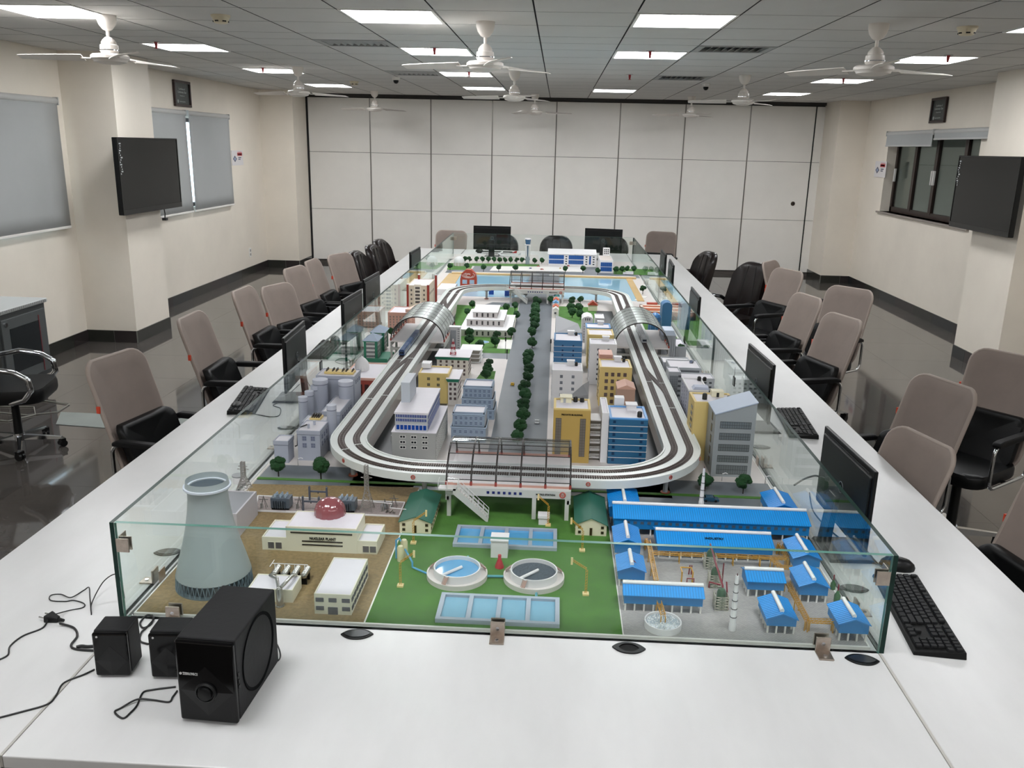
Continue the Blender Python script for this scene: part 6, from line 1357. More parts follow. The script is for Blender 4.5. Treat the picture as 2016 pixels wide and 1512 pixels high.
for i, (px, py, rx, h, l) in enumerate([(547, 911, 15, .085, 'tree on the front median strip, leftmost of the two before the grey works'), (631, 915, 16, .09, 'tree on the front median strip, right one before the grey works'), (1389, 943, 14, .075, 'tree on the front median strip behind the white chimney'), (1465, 946, 15, .08, 'tree on the front median strip before the slanted office')]): tree_px(px, py, rx, l, 'front median trees', h)
for i, (px, py, rx, l) in enumerate([(924, 664, 9, 'left of the museum lawn pond, front one'), (925, 652, 8, 'left of the museum lawn, rear one'), (975, 668, 9, 'right of the museum lawn pond, front one'), (978, 657, 8, 'right of the museum lawn, rear one'), (945, 676, 8, 'low bushy one before the pond'), (1007, 651, 8.5, 'at the right front corner of the museum'),
    (1017, 618, 7, 'right of the museum, on the boulevard side'), (1014, 600, 6.5, 'behind the museum on the right'), (997, 603, 7, 'dark one behind the museum on the right'), (930, 597, 6.5, 'behind the museum on the left'), (920, 613, 6, 'low one left behind the museum'), (962, 713, 9, 'on the small lawn beside the blue grey blocks, farthest'), (961, 723, 9.5, 'on the small lawn beside the blue grey blocks, middle'), (957, 735, 9.5, 'on the small lawn beside the blue grey blocks, nearest')]): tree_px(px, py, rx, 'model tree '+l, 'trees round the museum', .075)
for i, (px, py, rx, l) in enumerate([(1126, 589, 7, 'far left one'), (1143, 588, 6, 'far right one'), (1124, 602, 8, 'middle left one'), (1140, 603, 8, 'middle right one'), (1127, 612, 8, 'near left one'), (1143, 616, 8, 'near right one'), (1084, 588, 6, 'one beside the town houses')]): tree_px(px, py, rx, 'model tree in the park by the far station, %s' % l, 'park trees', .08)
for i, (px, py, rx, l) in enumerate([(1341, 686, 9, 'tree beside the silver tower near the right glass'), (1266, 567, 6, 'tree on the bank of the right lake'), (770, 652, 7, 'tree beside the pillared offices'), (1345, 757, 5, 'small tree beside the lilac tower')]): tree_px(px, py, rx, 'model '+l, 'single trees', .085)
Rw = [795, 885, 980, 1070, 1160, 1245, 1330, 1430, 1515, 1600, 1715, 1830, 610, 680]
for i, q in enumerate(sorted(Rw)): tree_px(840+q/8.064, 430+(635+.02*(q-795))/8.064, 4.8, '%s tree from the left in the long row before the runway' % ('first '+ORD[0] if False else ['first', 'second', 'third', 'fourth', 'fifth', 'sixth', 'seventh', 'eighth', 'ninth', 'tenth', 'eleventh', 'twelfth', 'thirteenth', 'fourteenth'][i]), 'runway trees', .07)
for i, (px, py, l) in enumerate([(886, 522, 'left of the white dome'), (919, 522, 'right of the white dome'), (952, 525, 'on the road edge, left one'), (982, 525, 'on the road edge, middle one'), (1015, 525.5, 'on the road edge, right one'), (1113, 528, 'before the terminal, left one'), (1148, 528, 'before the terminal, right one'), (1177, 531, 'at the corner of the terminal wing'),
    (1213, 529, 'first right of the terminal wing'), (1225, 528, 'second right of the terminal wing'), (1235, 527, 'third right of the terminal wing'), (1248, 528, 'fourth right of the terminal wing')]): tree_px(px, py, 5.2, 'model tree by the airport road, '+l, 'airport trees', .08)
# ================================================================== cars
def car(lab, px, py, col, rz=0, s=1.):
    x, y = G(px, py); t = thing('model_car', lab, 'model car', (x, y, ZB), rz, 'model cars'); l, w = .02*s, .009*s
    P = [(-l, .003), (l, .003), (l, .007*s), (l*.55, .0085*s), (l*.3, .0125*s), (-l*.5, .0125*s), (-l*.8, .0085*s), (-l, .008*s)]
    MB().extr(P, -w, w, 'y').ob('body', M('car_'+col, col, .25, coat=.5), t, bevel=.0008)
    MB().box(-l*.72, l*.48, -w*.86, w*.86, .0087*s, .0118*s).ob('windows', M('car_glass', '15181c', .1), t)
    for a in (-.6, .6):
        for b in (-1, 1): MB().cyl(0, 0, -.001, .001, .0032*s, .0032*s, 12).xf(Matrix.Translation((a*l, b*w, .0032*s)) @ Matrix.Rotation(PI/2, 4, 'X')).ob('wheel', m_black, t)
    return t
car('yellow model car on the left lane of the boulevard', 1009, 758, 'd3a92a', PI/2); car('silver model car on the right lane of the boulevard', 1057, 832, 'c3c7c8', PI/2, 1.15); car('dark teal model car on the front road behind the chimney', 1398, 986, '1c4a63', 0, 1.5)
for i, (px, py, c, l) in enumerate([(1060, 525, 'a8322c', 'red car in the car park, left one'), (1067, 531, 'b03a30', 'red car in the car park near the trees'), (1090, 522.5, 'a84a30', 'orange red car before the terminal'), (1119, 524, 'b8303c', 'pinkish red car before the terminal'), (1103, 529, 'd4b44a', 'yellow car in the car park'), (1044, 529, '2a3480', 'blue car in the car park'), (736, 686, 'b02f38', 'red car beside the pillared offices'), (1361, 714, '2c4f80', 'blue car on the flat roof on the right')]):
    c_ = car('model '+l, px, py, c, .4*i, .9)
    if i == 7: x, y = gz(1361, 714, ZB+.126); c_.location = (x, y, ZB+.1275); c_.rotation_euler = (0, 0, 1.2)
x, y = G(1237, 541); t = T('model_lorry', 'white model lorry on the road beside the right lake', 'model lorry', x, y); t.p('trailer', MB().box(x-.03, x+.05, y-.012, y+.012, ZB+.006, ZB+.034), c_white); t.p('cab', MB().box(x-.055, x-.032, y-.011, y+.011, ZB+.004, ZB+.024), c_white, bevel=.002); t.p('chassis', MB().box(x-.05, x+.05, y-.010, y+.010, ZB, ZB+.006), m_black)
# traffic lights and street lamps
def lamp(px, py, h, lab, kind='lamp'):
    x, y = G(px, py); t = T('traffic_light' if kind == 't' else 'street_lamp', lab, 'model lamp', x, y, group='model lamps')
    t.p('pole', MB().cyl(x, y, ZB, ZB+h, .0016, .0012, 8), m_black if kind == 't' else M('lamp_pole', '8f8f8c', .4))
    if kind == 't': t.p('signal_box', MB().box(x-.004, x+.004, y-.003, y+.003, ZB+h-.022, ZB+h+.004), m_black)
    else: t.p('lamp_head', MB().tube([(x, y, ZB+h), (x+.012, y, ZB+h+.004), (x+.02, y, ZB+h+.001)], .0018, 6), c_white)
lamp(995, 696, .10, 'black traffic light at the corner of the museum square, taller one', 't'); lamp(998, 708, .06, 'black traffic light at the corner of the museum square, shorter one', 't'); lamp(1084, 692, .075, 'black traffic light beside the thin-lined blue block', 't')
for i, (px, py, l) in enumerate([(587, 917, 'before the grey works'), (1421, 947, 'before the slanted office, left'), (1506, 953, 'before the slanted office, right'), (770, 870, 'inside the left curve of the track'), (926, 735, 'beside the green-trimmed blocks')]): lamp(px, py, .03, 'thin street lamp '+l)
# ================================================================== lattice tools
def lattice(mb, x, y, z, w0, w1, h, n, b=.0012):
    for k in range(n):
        u0, u1 = k/n, (k+1)/n; a0, a1 = w0+(w1-w0)*u0, w0+(w1-w0)*u1; z0, z1 = z+h*u0, z+h*u1; S4 = ((-1, -1), (1, -1), (1, 1), (-1, 1))
        for i in range(4):
            s, r = S4[i], S4[(i+1) % 4]; p = lambda q, a, zz: (x+q[0]*a, y+q[1]*a, zz)
            mb.bar(p(s, a0, z0), p(s, a1, z1), b*1.3); mb.bar(p(s, a0, z0), p(r, a1, z1), b); mb.bar(p(r, a0, z0), p(s, a1, z1), b); mb.bar(p(s, a1, z1), p(r, a1, z1), b)
    return mb
# ================================================================== nuclear plant corner
m_cool = M('cooling_grey', '98a3a3', .42, var=.03, scale=12)
cxx, cyy = -.951, 2.197; ch = zat(cxx, cyy, 955)-ZB
t = T('cooling_tower', 'tall pale grey curved cooling tower in the front left corner', 'model cooling tower', cxx, cyy)
pr_ = [(.104, .038), (.101, .05), (.092, .085), (.079, .13), (.067, .18), (.059, .225), (.055, .265), (.0545, .29), (.057, .32), (.061, ch-.008), (.0635, ch)]; inn = [(.050, ch), (.048, ch-.02), (.045, ch-.08), (.045, .20)]
t.p('shell', MB().lathe(pr_+inn, 56, cxx, cyy, ZB), m_cool, smooth=50); t.p('rim', MB().lathe([(.050, ch-.004), (.050, ch+.0015), (.0645, ch+.0015), (.0645, ch-.004)], 56, cxx, cyy, ZB), M('cooling_rim', 'c6cfd8', .6), smooth=30)
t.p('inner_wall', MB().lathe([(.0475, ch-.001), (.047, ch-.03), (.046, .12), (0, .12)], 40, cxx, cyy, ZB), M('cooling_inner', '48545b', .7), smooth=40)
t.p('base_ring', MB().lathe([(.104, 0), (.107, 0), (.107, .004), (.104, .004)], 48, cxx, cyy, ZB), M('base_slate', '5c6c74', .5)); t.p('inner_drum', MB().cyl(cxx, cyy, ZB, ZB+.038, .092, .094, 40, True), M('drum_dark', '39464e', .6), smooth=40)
N_ = 44
for k in range(N_):
    a, b = 2*PI*k/N_, 2*PI*(k+.5)/N_; r0, r1 = .1055, .103
    m = MB().bar((cxx+r0*math.cos(a), cyy+r0*math.sin(a), ZB+.003), (cxx+r1*math.cos(b), cyy+r1*math.sin(b), ZB+.040), .0016).bar((cxx+r1*math.cos(b), cyy+r1*math.sin(b), ZB+.040), (cxx+r0*math.cos(a+2*PI/N_), cyy+r0*math.sin(a+2*PI/N_), ZB+.003), .0016)
    t.p('brace', m, M('brace_slate', '6f8490', .45))
def box_(lab, name, bx, h, wall, roof=None, rim=.004, up=.004, rimmat=None, cat='model building'):
    t = T(name, lab, cat, (bx[0]+bx[1])/2, (bx[2]+bx[3])/2); shell(t, bx, h, wall, roof or c_roof, rim, up, rimmat=rimmat); return t
a, b = G(470, 1061), G(503, 1018); h = .082; x1 = (a[0]+b[0])/2
bxw = (max(x1-.15, -1.09), x1, a[1], b[1]+.02); t = box_('long blank pale grey hall behind the cooling tower', 'turbine_hall', bxw, h, M('hall_pale', 'b9b7bb', .5), M('hall_roof', '8a8c90', .5), .006, .004, M('hall_pale'))
q = gz(466, 955, ZB+h); t = T('water_tank', 'short white round tank with a grey lid on the pale hall', 'model tank', q[0], q[1]+.02, ZB+h+.0015); t.p('drum', MB().cyl(q[0], q[1]+.02, ZB+h+.0015, ZB+h+.026, .021, .021, 24), c_white, smooth=40); t.p('lid', MB().cyl(q[0], q[1]+.02, ZB+h+.026, ZB+h+.030, .022, .022, 24), M('lid_grey', '8d9092', .5), smooth=40)
def pylon(lab, x, y, z, h):
    t = T('lattice_pylon', lab, 'model pylon', x, y, z, 'lattice pylons'); m = lattice(MB(), x, y, z, .022, .0065, h*.45, 4, .0011); lattice(m, x, y, z+h*.45, .0065, .006, h*.55, 8, .0010)
    for zz, w in ((.70, .02), (.80, .016)):
        for s in (-1, 1): m.bar((x, y, z+h*zz), (x+s*w, y, z+h*zz+.004), .0013).bar((x, y, z+h*zz+.010), (x+s*w, y, z+h*zz+.004), .0010).bar((x, y, z+h*zz), (x, y+s*w, z+h*zz-.004), .0013)
    t.p('lattice', m, M('pylon_metal', 'a5a29e', .35, .6))
q = gz(483, 962, ZB+h); pylon('lattice pylon standing on the pale hall by the left glass', q[0], q[1]-.01, ZB+h+.0015, .10)
q = G(723, 1006); pylon('tall lattice pylon on the substation platform by the track', q[0], q[1], ZB+.005, .165)
# substation platform with its gear
P4 = [G(503, 1007), G(786, 1018), G(797, 991), G(508, 978)]; t = T('substation_platform', 'low grey gravel platform with white kerbs carrying the substation', 'model platform', (P4[0][0]+P4[2][0])/2, (P4[0][1]+P4[2][1])/2)
t.p('gravel', MB().prism(P4, ZB, ZB+.004), M('gravel', '9a8f8c', .8, var=.2, scale=200, bump=.3)); m = MB()
for i in range(4): m.bar(P4[i]+(ZB+.003,), P4[(i+1) % 4]+(ZB+.003,), .004, .006)
t.p('kerb', m, c_white)
m_tf = M('transformer_grey', '56606a', .4)
def transformer(lab, px, py):
    x, y = G(px, py); t = T('transformer', lab, 'model transformer', x, y, ZB+.004, 'transformers'); z = ZB+.004
    t.p('tank_body', MB().box(x-.033, x+.033, y-.012, y+.03, z+.006, z+.042), m_tf, bevel=.001)
    for k in range(6): t.p('radiator_fin', MB().box(x-.024+k*.008, x-.021+k*.008, y-.020, y-.012, z+.008, z+.034), M('fin_slate', '444d57', .4))
    for k in range(3):
        for j in range(3): t.p('bushing', MB().lathe([(.003, 0), (.004, .002), (.002, .004), (.004, .006), (.002, .008), (.0035, .010), (.001, .013), (0, .013)], 8, x-.018+k*.018, y-.004+j*.012, z+.042), M('bushing_grey', '8fa0ae', .3))
    t.p('skid', MB().box(x-.03, x+.03, y-.012, y-.006, z, z+.006).box(x-.03, x+.03, y+.022, y+.028, z, z+.006), m_black)
transformer('dark grey finned transformer on the left of the substation', 554, 1003); transformer('dark grey finned transformer behind the pink dome', 682, 1008)
def hframe(lab, px, py, w, h):
    x, y = G(px, py); t = T('line_gantry', lab, 'model gantry', x, y, ZB+.004, 'slate line gantries'); z = ZB+.004
    for s in (-1, 1): t.p('post', MB().box(x+s*w-.003, x+s*w+.003, y-.003, y+.003, z, z+h).cyl(x+s*w, y, z+h, z+h+.004, .0035, .001, 8), M('gantry_slate', '4e5460', .5))
    t.p('crossbar', MB().box(x-w, x+w, y-.002, y+.002, z+h*.62, z+h*.62+.006), M('gantry_slate')); t.p('insulator', MB().cyl(x, y, z+h*.55, z+h*.62, .002, .002, 8), m_black)
hframe('slate gantry frame before the substation, nearer one', 613, 1008, .028, .052); hframe('slate gantry frame of the substation, farther one', 627, 988, .031, .052)
for i, (px, py, l) in enumerate([(520, 1002, 'left end'), (590, 1003, 'between the gantry and the left transformer'), (758, 1008, 'right end'), (776, 1000, 'far right end')]):
    x, y = G(px, py); t = T('support_stand', 'thin wire support stand of the substation, %s' % l, 'model stand', x, y, ZB+.004, 'substation stands'); m = MB(); z = ZB+.004
    for s in (-1, 1): m.tube([(x+s*.010, y-.008, z), (x, y, z+.045), (x+s*.010, y+.008, z)], .0009, 5)
    m.tube([(x-.016, y, z+.032), (x+.016, y, z+.032)], .0014, 6); t.p('frame', m, M('stand_metal', '6f6c6a', .4, .5)); t.p('insulator', MB().cyl(x-.008, y, z, z+.018, .005, .005, 10), M('insul_grey', '94928f', .4))
pts = [gz(px, py, ZB+.05) for px, py in ((745, 985), (775, 990), (772, 1000), (806, 1003))]
tag(MB().tube([p+(ZB+.045,) for p in [G(735, 1012), G(772, 1015), G(768, 1024), G(800, 1027)]], .0014, 6).ob('busbar', c_white), 'bent white busbar rods right of the tall pylon', 'model busbar')
x, y = G(757, 1003); t = T('coil_drum', 'small grey round coil on the right of the substation', 'model coil', x, y, ZB+.004); t.p('coil', MB().lathe([(.004, .010), (.004, .014), (.012, .014), (.014, .010), (.014, .003), (.010, 0), (0, 0)], 20, x, y, ZB+.004), M('coil_grey', '8e9296', .3, .5), smooth=40)
tag(MB().tube([G(760, 1012)+(ZB+.006,), G(764, 1010)+(ZB+.012,), G(768, 1013)+(ZB+.008,), G(773, 1011)+(ZB+.014,), G(776, 1013)+(ZB+.006,)], .0035, 7).ob('pipe_cluster', m_steel, smooth=50), 'bright metal pipe cluster at the right edge of the substation', 'model pipes')
# main plant building and dome
a, b = G(517.7, 1081), G(742, 1093); y0 = (a[1]+b[1])/2; x0, x1 = a[0], b[0]; hw_ = .040; hc = .080; c_cr = M('plant_cream', 'dcdac6', .5)
yb1 = gz(539, 1025, ZB+hw_)[1]; xc0, xc1 = gz(563.8, 1037, ZB+hc)[0], gz(703, 1041, ZB+hc)[0]; yb3 = gz(579.6, 1006.6, ZB+hc)[1]
t = T('nuclear_plant', 'cream lettered plant building with a pink ribbed dome on its higher middle', 'model building', (x0+x1)/2, (y0+yb1)/2)
shell(t, (x0, xc0, y0, yb1), hw_, c_cr, c_roof, .004, .004, 'left_wing'); shell(t, (xc1, x1, y0, yb1), hw_, c_cr, c_roof, .004, .004, 'right_wing'); shell(t, (xc0, xc1, y0+.001, yb3), hc, c_cr, c_roof, .003, .003, 'centre_block')
t.p('front_wall', MB().box(xc0-.001, xc1+.001, y0-.001, y0+.002, ZB, ZB+hc+.003), c_cr)
for u in (.10, .27): t.put('window', wmesh(.020, .022, 1, 1, '5b5a5c', 'd0cebc'), x0+(xc0-x0)*(u+.1)*1.8, y0, ZB+.006)
for u in (.45, .80): t.put('window', wmesh(.020, .022, 1, 1, '5b5a5c', 'd0cebc'), xc1+(x1-xc1)*u, y0, ZB+.006)
text('NUCLEAR PLANT', .0125, m_black, ((xc0+xc1)/2+.004-t.x, y0-.0022-t.y, .046), (PI/2, 0, 0), t.o, sx=.85)
md = M('slot_dark', '2e2a26', .5)
for xa, xb_, z in ((.06, .94, .062), (.22, .80, .034), (.22, .80, .022)): t.p('slot', MB().box(xc0+(xc1-xc0)*xa, xc0+(xc1-xc0)*xb_, y0-.0022, y0-.001, ZB+z, ZB+z+.0045), md)
dx, dy = gz(650, 1012, ZB+hc); r = gz(681, 1012, ZB+hc)[0]-dx; dm = MB(); n = 48
for rr, z in ((1, 0), (1, .18), (.96, .42), (.86, .64), (.68, .82), (.42, .95), (.18, 1.0), (0, 1.02)):
    for i in range(n): a_ = 2*PI*i/n; q = rr*r*(1 if i % 4 else .95); dm.v.append((dx+q*math.cos(a_), dy+q*math.sin(a_), ZB+hc+z*r*1.12))
for k in range(7):
    for i in range(n): dm.f.append([k*n+i, k*n+(i+1) % n, (k+1)*n+(i+1) % n, (k+1)*n+i]); dm.m.append(0)
t.p('dome', dm, M('dome_pink', '8a4d52', .18, coat=.6), smooth=35)
a, b = G(620, 1208), G(691.8, 1212); y0 = (a[1]+b[1])/2; hh = .058; q = gz(654.4, 1098.6, ZB+hh)
bx = (a[0], b[0], y0, q[1]); t = box_('cream two-storey office block in the front of the brown ground', 'office_block', bx, hh, c_cr, c_roof, .003, .003); me = wmesh(.021, .011, 4, 2, '6a6b70', '42464c', b=.0007)
for u in (.15, .50, .86): t.put('window', me, bx[0]+(bx[1]-bx[0])*u, y0, ZB+.038)
for u in (.15, .86): t.put('window', me, bx[0]+(bx[1]-bx[0])*u, y0, ZB+.013)
t.put('entrance', wmesh(.026, .021, 4, 1, '6a6b70', '42464c', b=.0007), bx[0]+(bx[1]-bx[0])*.5, y0, ZB+.001)
for k in range(7):
    for z in (.012, .037): t.put('window', me, bx[1], y0+(bx[3]-y0)*(k+.6)/7.4, ZB+z, PI/2)
# boiler house with four metal cylinders
a = G(576.7, 1187); x1, y0 = a; hh = .036; bx = (x1-.125, x1, y0, y0+.085); t = box_('small cream boiler house half hidden behind the subwoofer', 'boiler_house', bx, hh, c_cr, c_roof, .003, .003)
m_cylm = M('cylinder_metal', 'b4b4b0', .2, .8)
for k in range(4):
    x = x1-.085+k*.029; y = y0+.085; t = T('boiler_drum', 'shiny lying metal drum behind the boiler house, %s from the left' % ['first', 'second', 'third', 'fourth'][k], 'model boiler', x, y, ZB, 'boiler drums')
    pr2 = [(0, 0), (.006, .001), (.0095, .005), (.0095, .05), (.006, .054), (0, .055)]; t.p('drum', MB().lathe(pr2, 16).xf(Matrix.Translation((x, y+.01, ZB+.030)) @ Matrix.Rotation(-PI/2, 4, 'X')), m_cylm, smooth=40)
    t.p('saddle', MB().box(x-.008, x+.008, y+.018, y+.022, ZB, ZB+.025).box(x-.008, x+.008, y+.048, y+.052, ZB, ZB+.025), m_black); t.p('vent_pipe', MB().tube([(x, y+.03, ZB+.038), (x, y+.03, ZB+.055)], .0012, 6), c_white)
tag(MB().tube([(x1-.095, y0+.12, ZB+.055), (x1+.01, y0+.12, ZB+.055)], .0012, 6).tube([(x1-.095, y0+.10, ZB+.055), (x1-.095, y0+.14, ZB+.055)], .0012, 6).ob('drum_header', c_white), 'thin white header pipe over the four metal drums', 'model pipe')
x, y = G(551, 1194); y += .006; t = T('upright_drum', 'upright metal tank with pipes before the boiler house', 'model tank', x, y-.004); t.p('drum', MB().lathe([(.0125, 0), (.0125, .003), (.0095, .003), (.0095, .050), (.006, .056), (0, .057)], 20, x, y-.004, ZB), m_cylm, smooth=40)
t.p('pipe', MB().tube([(x-.003, y, ZB+.052), (x-.02, y+.04, ZB+.060), (x-.045, y+.06, ZB+.058), (x-.045, y+.10, ZB+.035)], .005, 8).tube([(x+.003, y, ZB+.054), (x+.015, y+.06, ZB+.058), (x+.015, y+.10, ZB+.04)], .005, 8), m_cylm, smooth=50)
# ================================================================== water works on the lawn
m_cw = M('tank_concrete', '9fabb8', .45); m_ww = M('works_water', '58a3d4', .05, coat=.5, var=.04, scale=30); m_ww2 = M('works_water_pale', '82b4cc', .05, coat=.5, var=.04, scale=30)
def basin(lab, fl, fr, br, h, water):
    z = ZB+h; a, b, c = gz(*fl, z), gz(*fr, z), gz(*br, z); x0, x1, y0, y1 = a[0], b[0], (a[1]+b[1])/2, c[1]; w = .012; t = T('settling_basin', lab, 'model basin', (x0+x1)/2, (y0+y1)/2, group='settling basins')
    m = MB().box(x0, x1, y0, y0+w, ZB, z).box(x0, x1, y1-w, y1, ZB, z).box(x0, x0+w, y0+w, y1-w, ZB, z).box(x1-w, x1, y0+w, y1-w, ZB, z); L = (x1-x0-w)/4
    for k in (1, 2, 3): m.box(x0+k*L, x0+k*L+w, y0+w, y1-w, ZB, z)
    t.p('walls', m, m_cw)
    for k in range(4): t.p('water', MB().box(x0+w+k*L, x0+(k+1)*L, y0+w, y1-w, ZB, z-.008), water)
basin('grey basin with four bright blue water cells behind the round tanks', (890.7, 1071.4), (1096.5, 1078), (1095, 1040.6), .012, m_ww); basin('grey basin with four pale water cells nearest the front glass', (856, 1218.8), (1101.8, 1228), (1100.5, 1176), .013, m_ww2)
def clarifier(lab, px, py, rx, water, ang):
    x, y = gz(px, py, ZB+.012); r = gz(px+rx, py, ZB+.012)[0]-x; ri = r*.77; t = T('round_clarifier', lab, 'model clarifier', x, y, group='round clarifiers')
    t.p('outer_ring', MB().lathe([(r, 0), (r, .016), (r*.955, .016), (r*.955, .010), (ri, .010)], 48, x, y, ZB), M('ring_cream', 'd6d0cc', .4), smooth=30)
    t.p('inner_ring', MB().lathe([(ri, .008), (ri, .034), (ri*.95, .034), (ri*.95, .012), (0, .012)], 48, x, y, ZB), c_white, smooth=30); t.p('water', MB().cyl(x, y, ZB+.012, ZB+.022, ri*.945, ri*.945, 48), water, smooth=30)
    t.p('scraper_arm', MB().tube([(x+.012, y+.012, ZB+.026), (x-ri*.60, y-ri*.72, ZB+.027)], .0048, 10), c_white, smooth=50)
    for aa in (250, 20, 165, 80):
        c, s = math.cos(math.radians(aa)), math.sin(math.radians(aa)); t.p('ladder', MB().bar((x+c*ri, y+s*ri, ZB+.030), (x+c*r*.98, y+s*r*.98, ZB+.014), .010, .0015).bar((x+c*ri-s*.006, y+s*ri+c*.006, ZB+.034), (x+c*r*.98-s*.006, y+s*r*.98+c*.006, ZB+.018), .0014).bar((x+c*ri+s*.006, y+s*ri-c*.006, ZB+.034), (x+c*r*.98+s*.006, y+s*r*.98-c*.006, ZB+.018), .0014), M('ladder_brown', '9a7a6c', .5))
    return x, y, r
k1 = clarifier('round white clarifier filled with blue water', 900, 1128, 60, m_ww, 0); k2 = clarifier('round white clarifier filled with dark speckled water', 1051, 1134, 60, M('dark_water', '4a5560', .15, var=.5, scale=260), 0)
m_pipeb = M('pipe_teal', '5aa0ae', .3)
tag(MB().tube([(k1[0]+k1[2], k1[1], ZB+.006), (k2[0]-k2[2], k2[1], ZB+.006)], .004, 8).tube([(k2[0]+.01, k2[1]-k2[2], ZB+.005), (k2[0]+.01, k2[1]-k2[2]-.04, ZB+.005)], .004, 8).tube([(k1[0]+.02, k1[1]+k1[2], ZB+.006), (k1[0]+.02, k1[1]+k1[2]+.03, ZB+.006)], .004, 8).ob('connecting_pipe', m_pipeb, smooth=50), 'teal pipes joining the two round clarifiers and the basins', 'model pipe')
a = G(964, 1098); x0 = a[0]; x1 = G(997, 1100)[0]; h = .056; t = T('pump_block', 'plain white upright block between the round clarifiers', 'model block', (x0+x1)/2, a[1]+.03); t.p('block', MB().box(x0+.003, x1+.003, a[1], a[1]+.055, ZB, ZB+h), c_white); t.p('roof', MB().box(x0+.001, x1+.005, a[1]-.002, a[1]+.057, ZB+h, ZB+h+.004), c_white)
x, y = G(983, 1119); t = T('red_hopper', 'red cone at the foot of the white block between the clarifiers', 'model hopper', x, y+.006); t.p('cone', MB().lathe([(.014, 0), (.014, .005), (.005, .03), (.005, .042), (0, .042)], 14, x, y+.006, ZB), M('hopper_red', 'b8323c', .35), smooth=40)
x, y = G(1070, 1034); t = T('white_kiosk', 'small white block before the station columns', 'model block', x, y+.02); t.p('block', MB().box(x-.017, x+.017, y, y+.03, ZB, ZB+.024), c_white); t.p('lid', MB().box(x-.02, x+.02, y-.003, y+.033, ZB+.024, ZB+.036), c_white, bevel=.001)
m_gold = M('crane_gold', 'c8962e', .35, .2)
def crane(lab, px, py, top, tipx, tipy):
    x, y = G(px, py); h = zat(x, y, top)-ZB; t = T('crane', lab, 'model crane', x, y, group='gold cranes'); t.p('foot', MB().box(x-.009, x+.009, y-.009, y+.009, ZB, ZB+.006), M('foot_cream', 'dcc68a', .5)); m = MB(); w = .0026
    for k in range(8):
        z0, z1 = ZB+.006+(h-.006)*k/8, ZB+.006+(h-.006)*(k+1)/8
        m.bar((x-w, y, z0), (x-w, y, z1), .0014).bar((x+w, y, z0), (x+w, y, z1), .0014).bar((x-w, y, z0), (x+w, y, z1), .0012)
    t.p('mast', m, m_gold); tx, tz = gy(tipx, tipy, y); m = MB()
    A_, B_ = Vector((x, y, ZB+h)), Vector((tx, y, tz)); up = Vector((0, 0, .006))
    for k in range(7):
        p, q = A_.lerp(B_, k/7), A_.lerp(B_, (k+1)/7); m.bar(p, q, .0014).bar(p+up, q+up, .0014).bar(p, q+up, .0011)
    t.p('jib', m, m_gold); t.p('hook_plate', MB().box(tx-.003, tx+.003, y-.0015, y+.0015, tz-.012, tz+.010), M('hook_pale', 'e2cf96', .4))
crane('gold crane before the left green-roofed house', 814, 1070, 1027, 839, 1010); crane('gold crane left of the blue round clarifier', 788.4, 1154.5, 1109, 815, 1090); crane('gold crane beside the small white block at the station', 1079, 1035, 996, 1060, 978)
crane('gold crane before the right green-roofed house', 1146, 1085, 1045, 1125, 1025); crane('gold crane right of the dark round clarifier', 1153, 1171, 1122, 1126, 1104)
# beige columns with blue pipes
for i, (px, py, l, hh) in enumerate([(789, 1104, 'nearer', .050), (796, 1096, 'farther', .058)]):
    x, y = G(px, py); t = T('filter_column', 'beige upright filter drum at the left lawn edge, %s one' % l, 'model tank', x, y, group='beige filter drums'); t.p('drum', MB().lathe([(.011, 0), (.011, hh-.006), (.007, hh), (0, hh)], 20, x, y, ZB), M('filter_beige', 'c9c39a', .4), smooth=40)
x, y = G(783, 1100); x2, y2 = G(812, 1120); tag(MB().tube([(x-.004, y, ZB+.002), (x-.004, y, ZB+.062), (x+.006, y, ZB+.070), (x+.010, y, ZB+.060)], .0032, 8).tube([(x+.02, y+.01, ZB+.03), (x2-.008, y2+.01, ZB+.03), (x2, y2, ZB+.022), (x2, y2, ZB+.006), (x2+.01, y2-.006, ZB+.005), (k1[0]-k1[2], k1[1], ZB+.006)], .0032, 8).ob('blue_pipe', M('pipe_blue', '4a9ac4', .3), smooth=50), 'light blue pipes looping from the beige drums to the blue clarifier', 'model pipe')
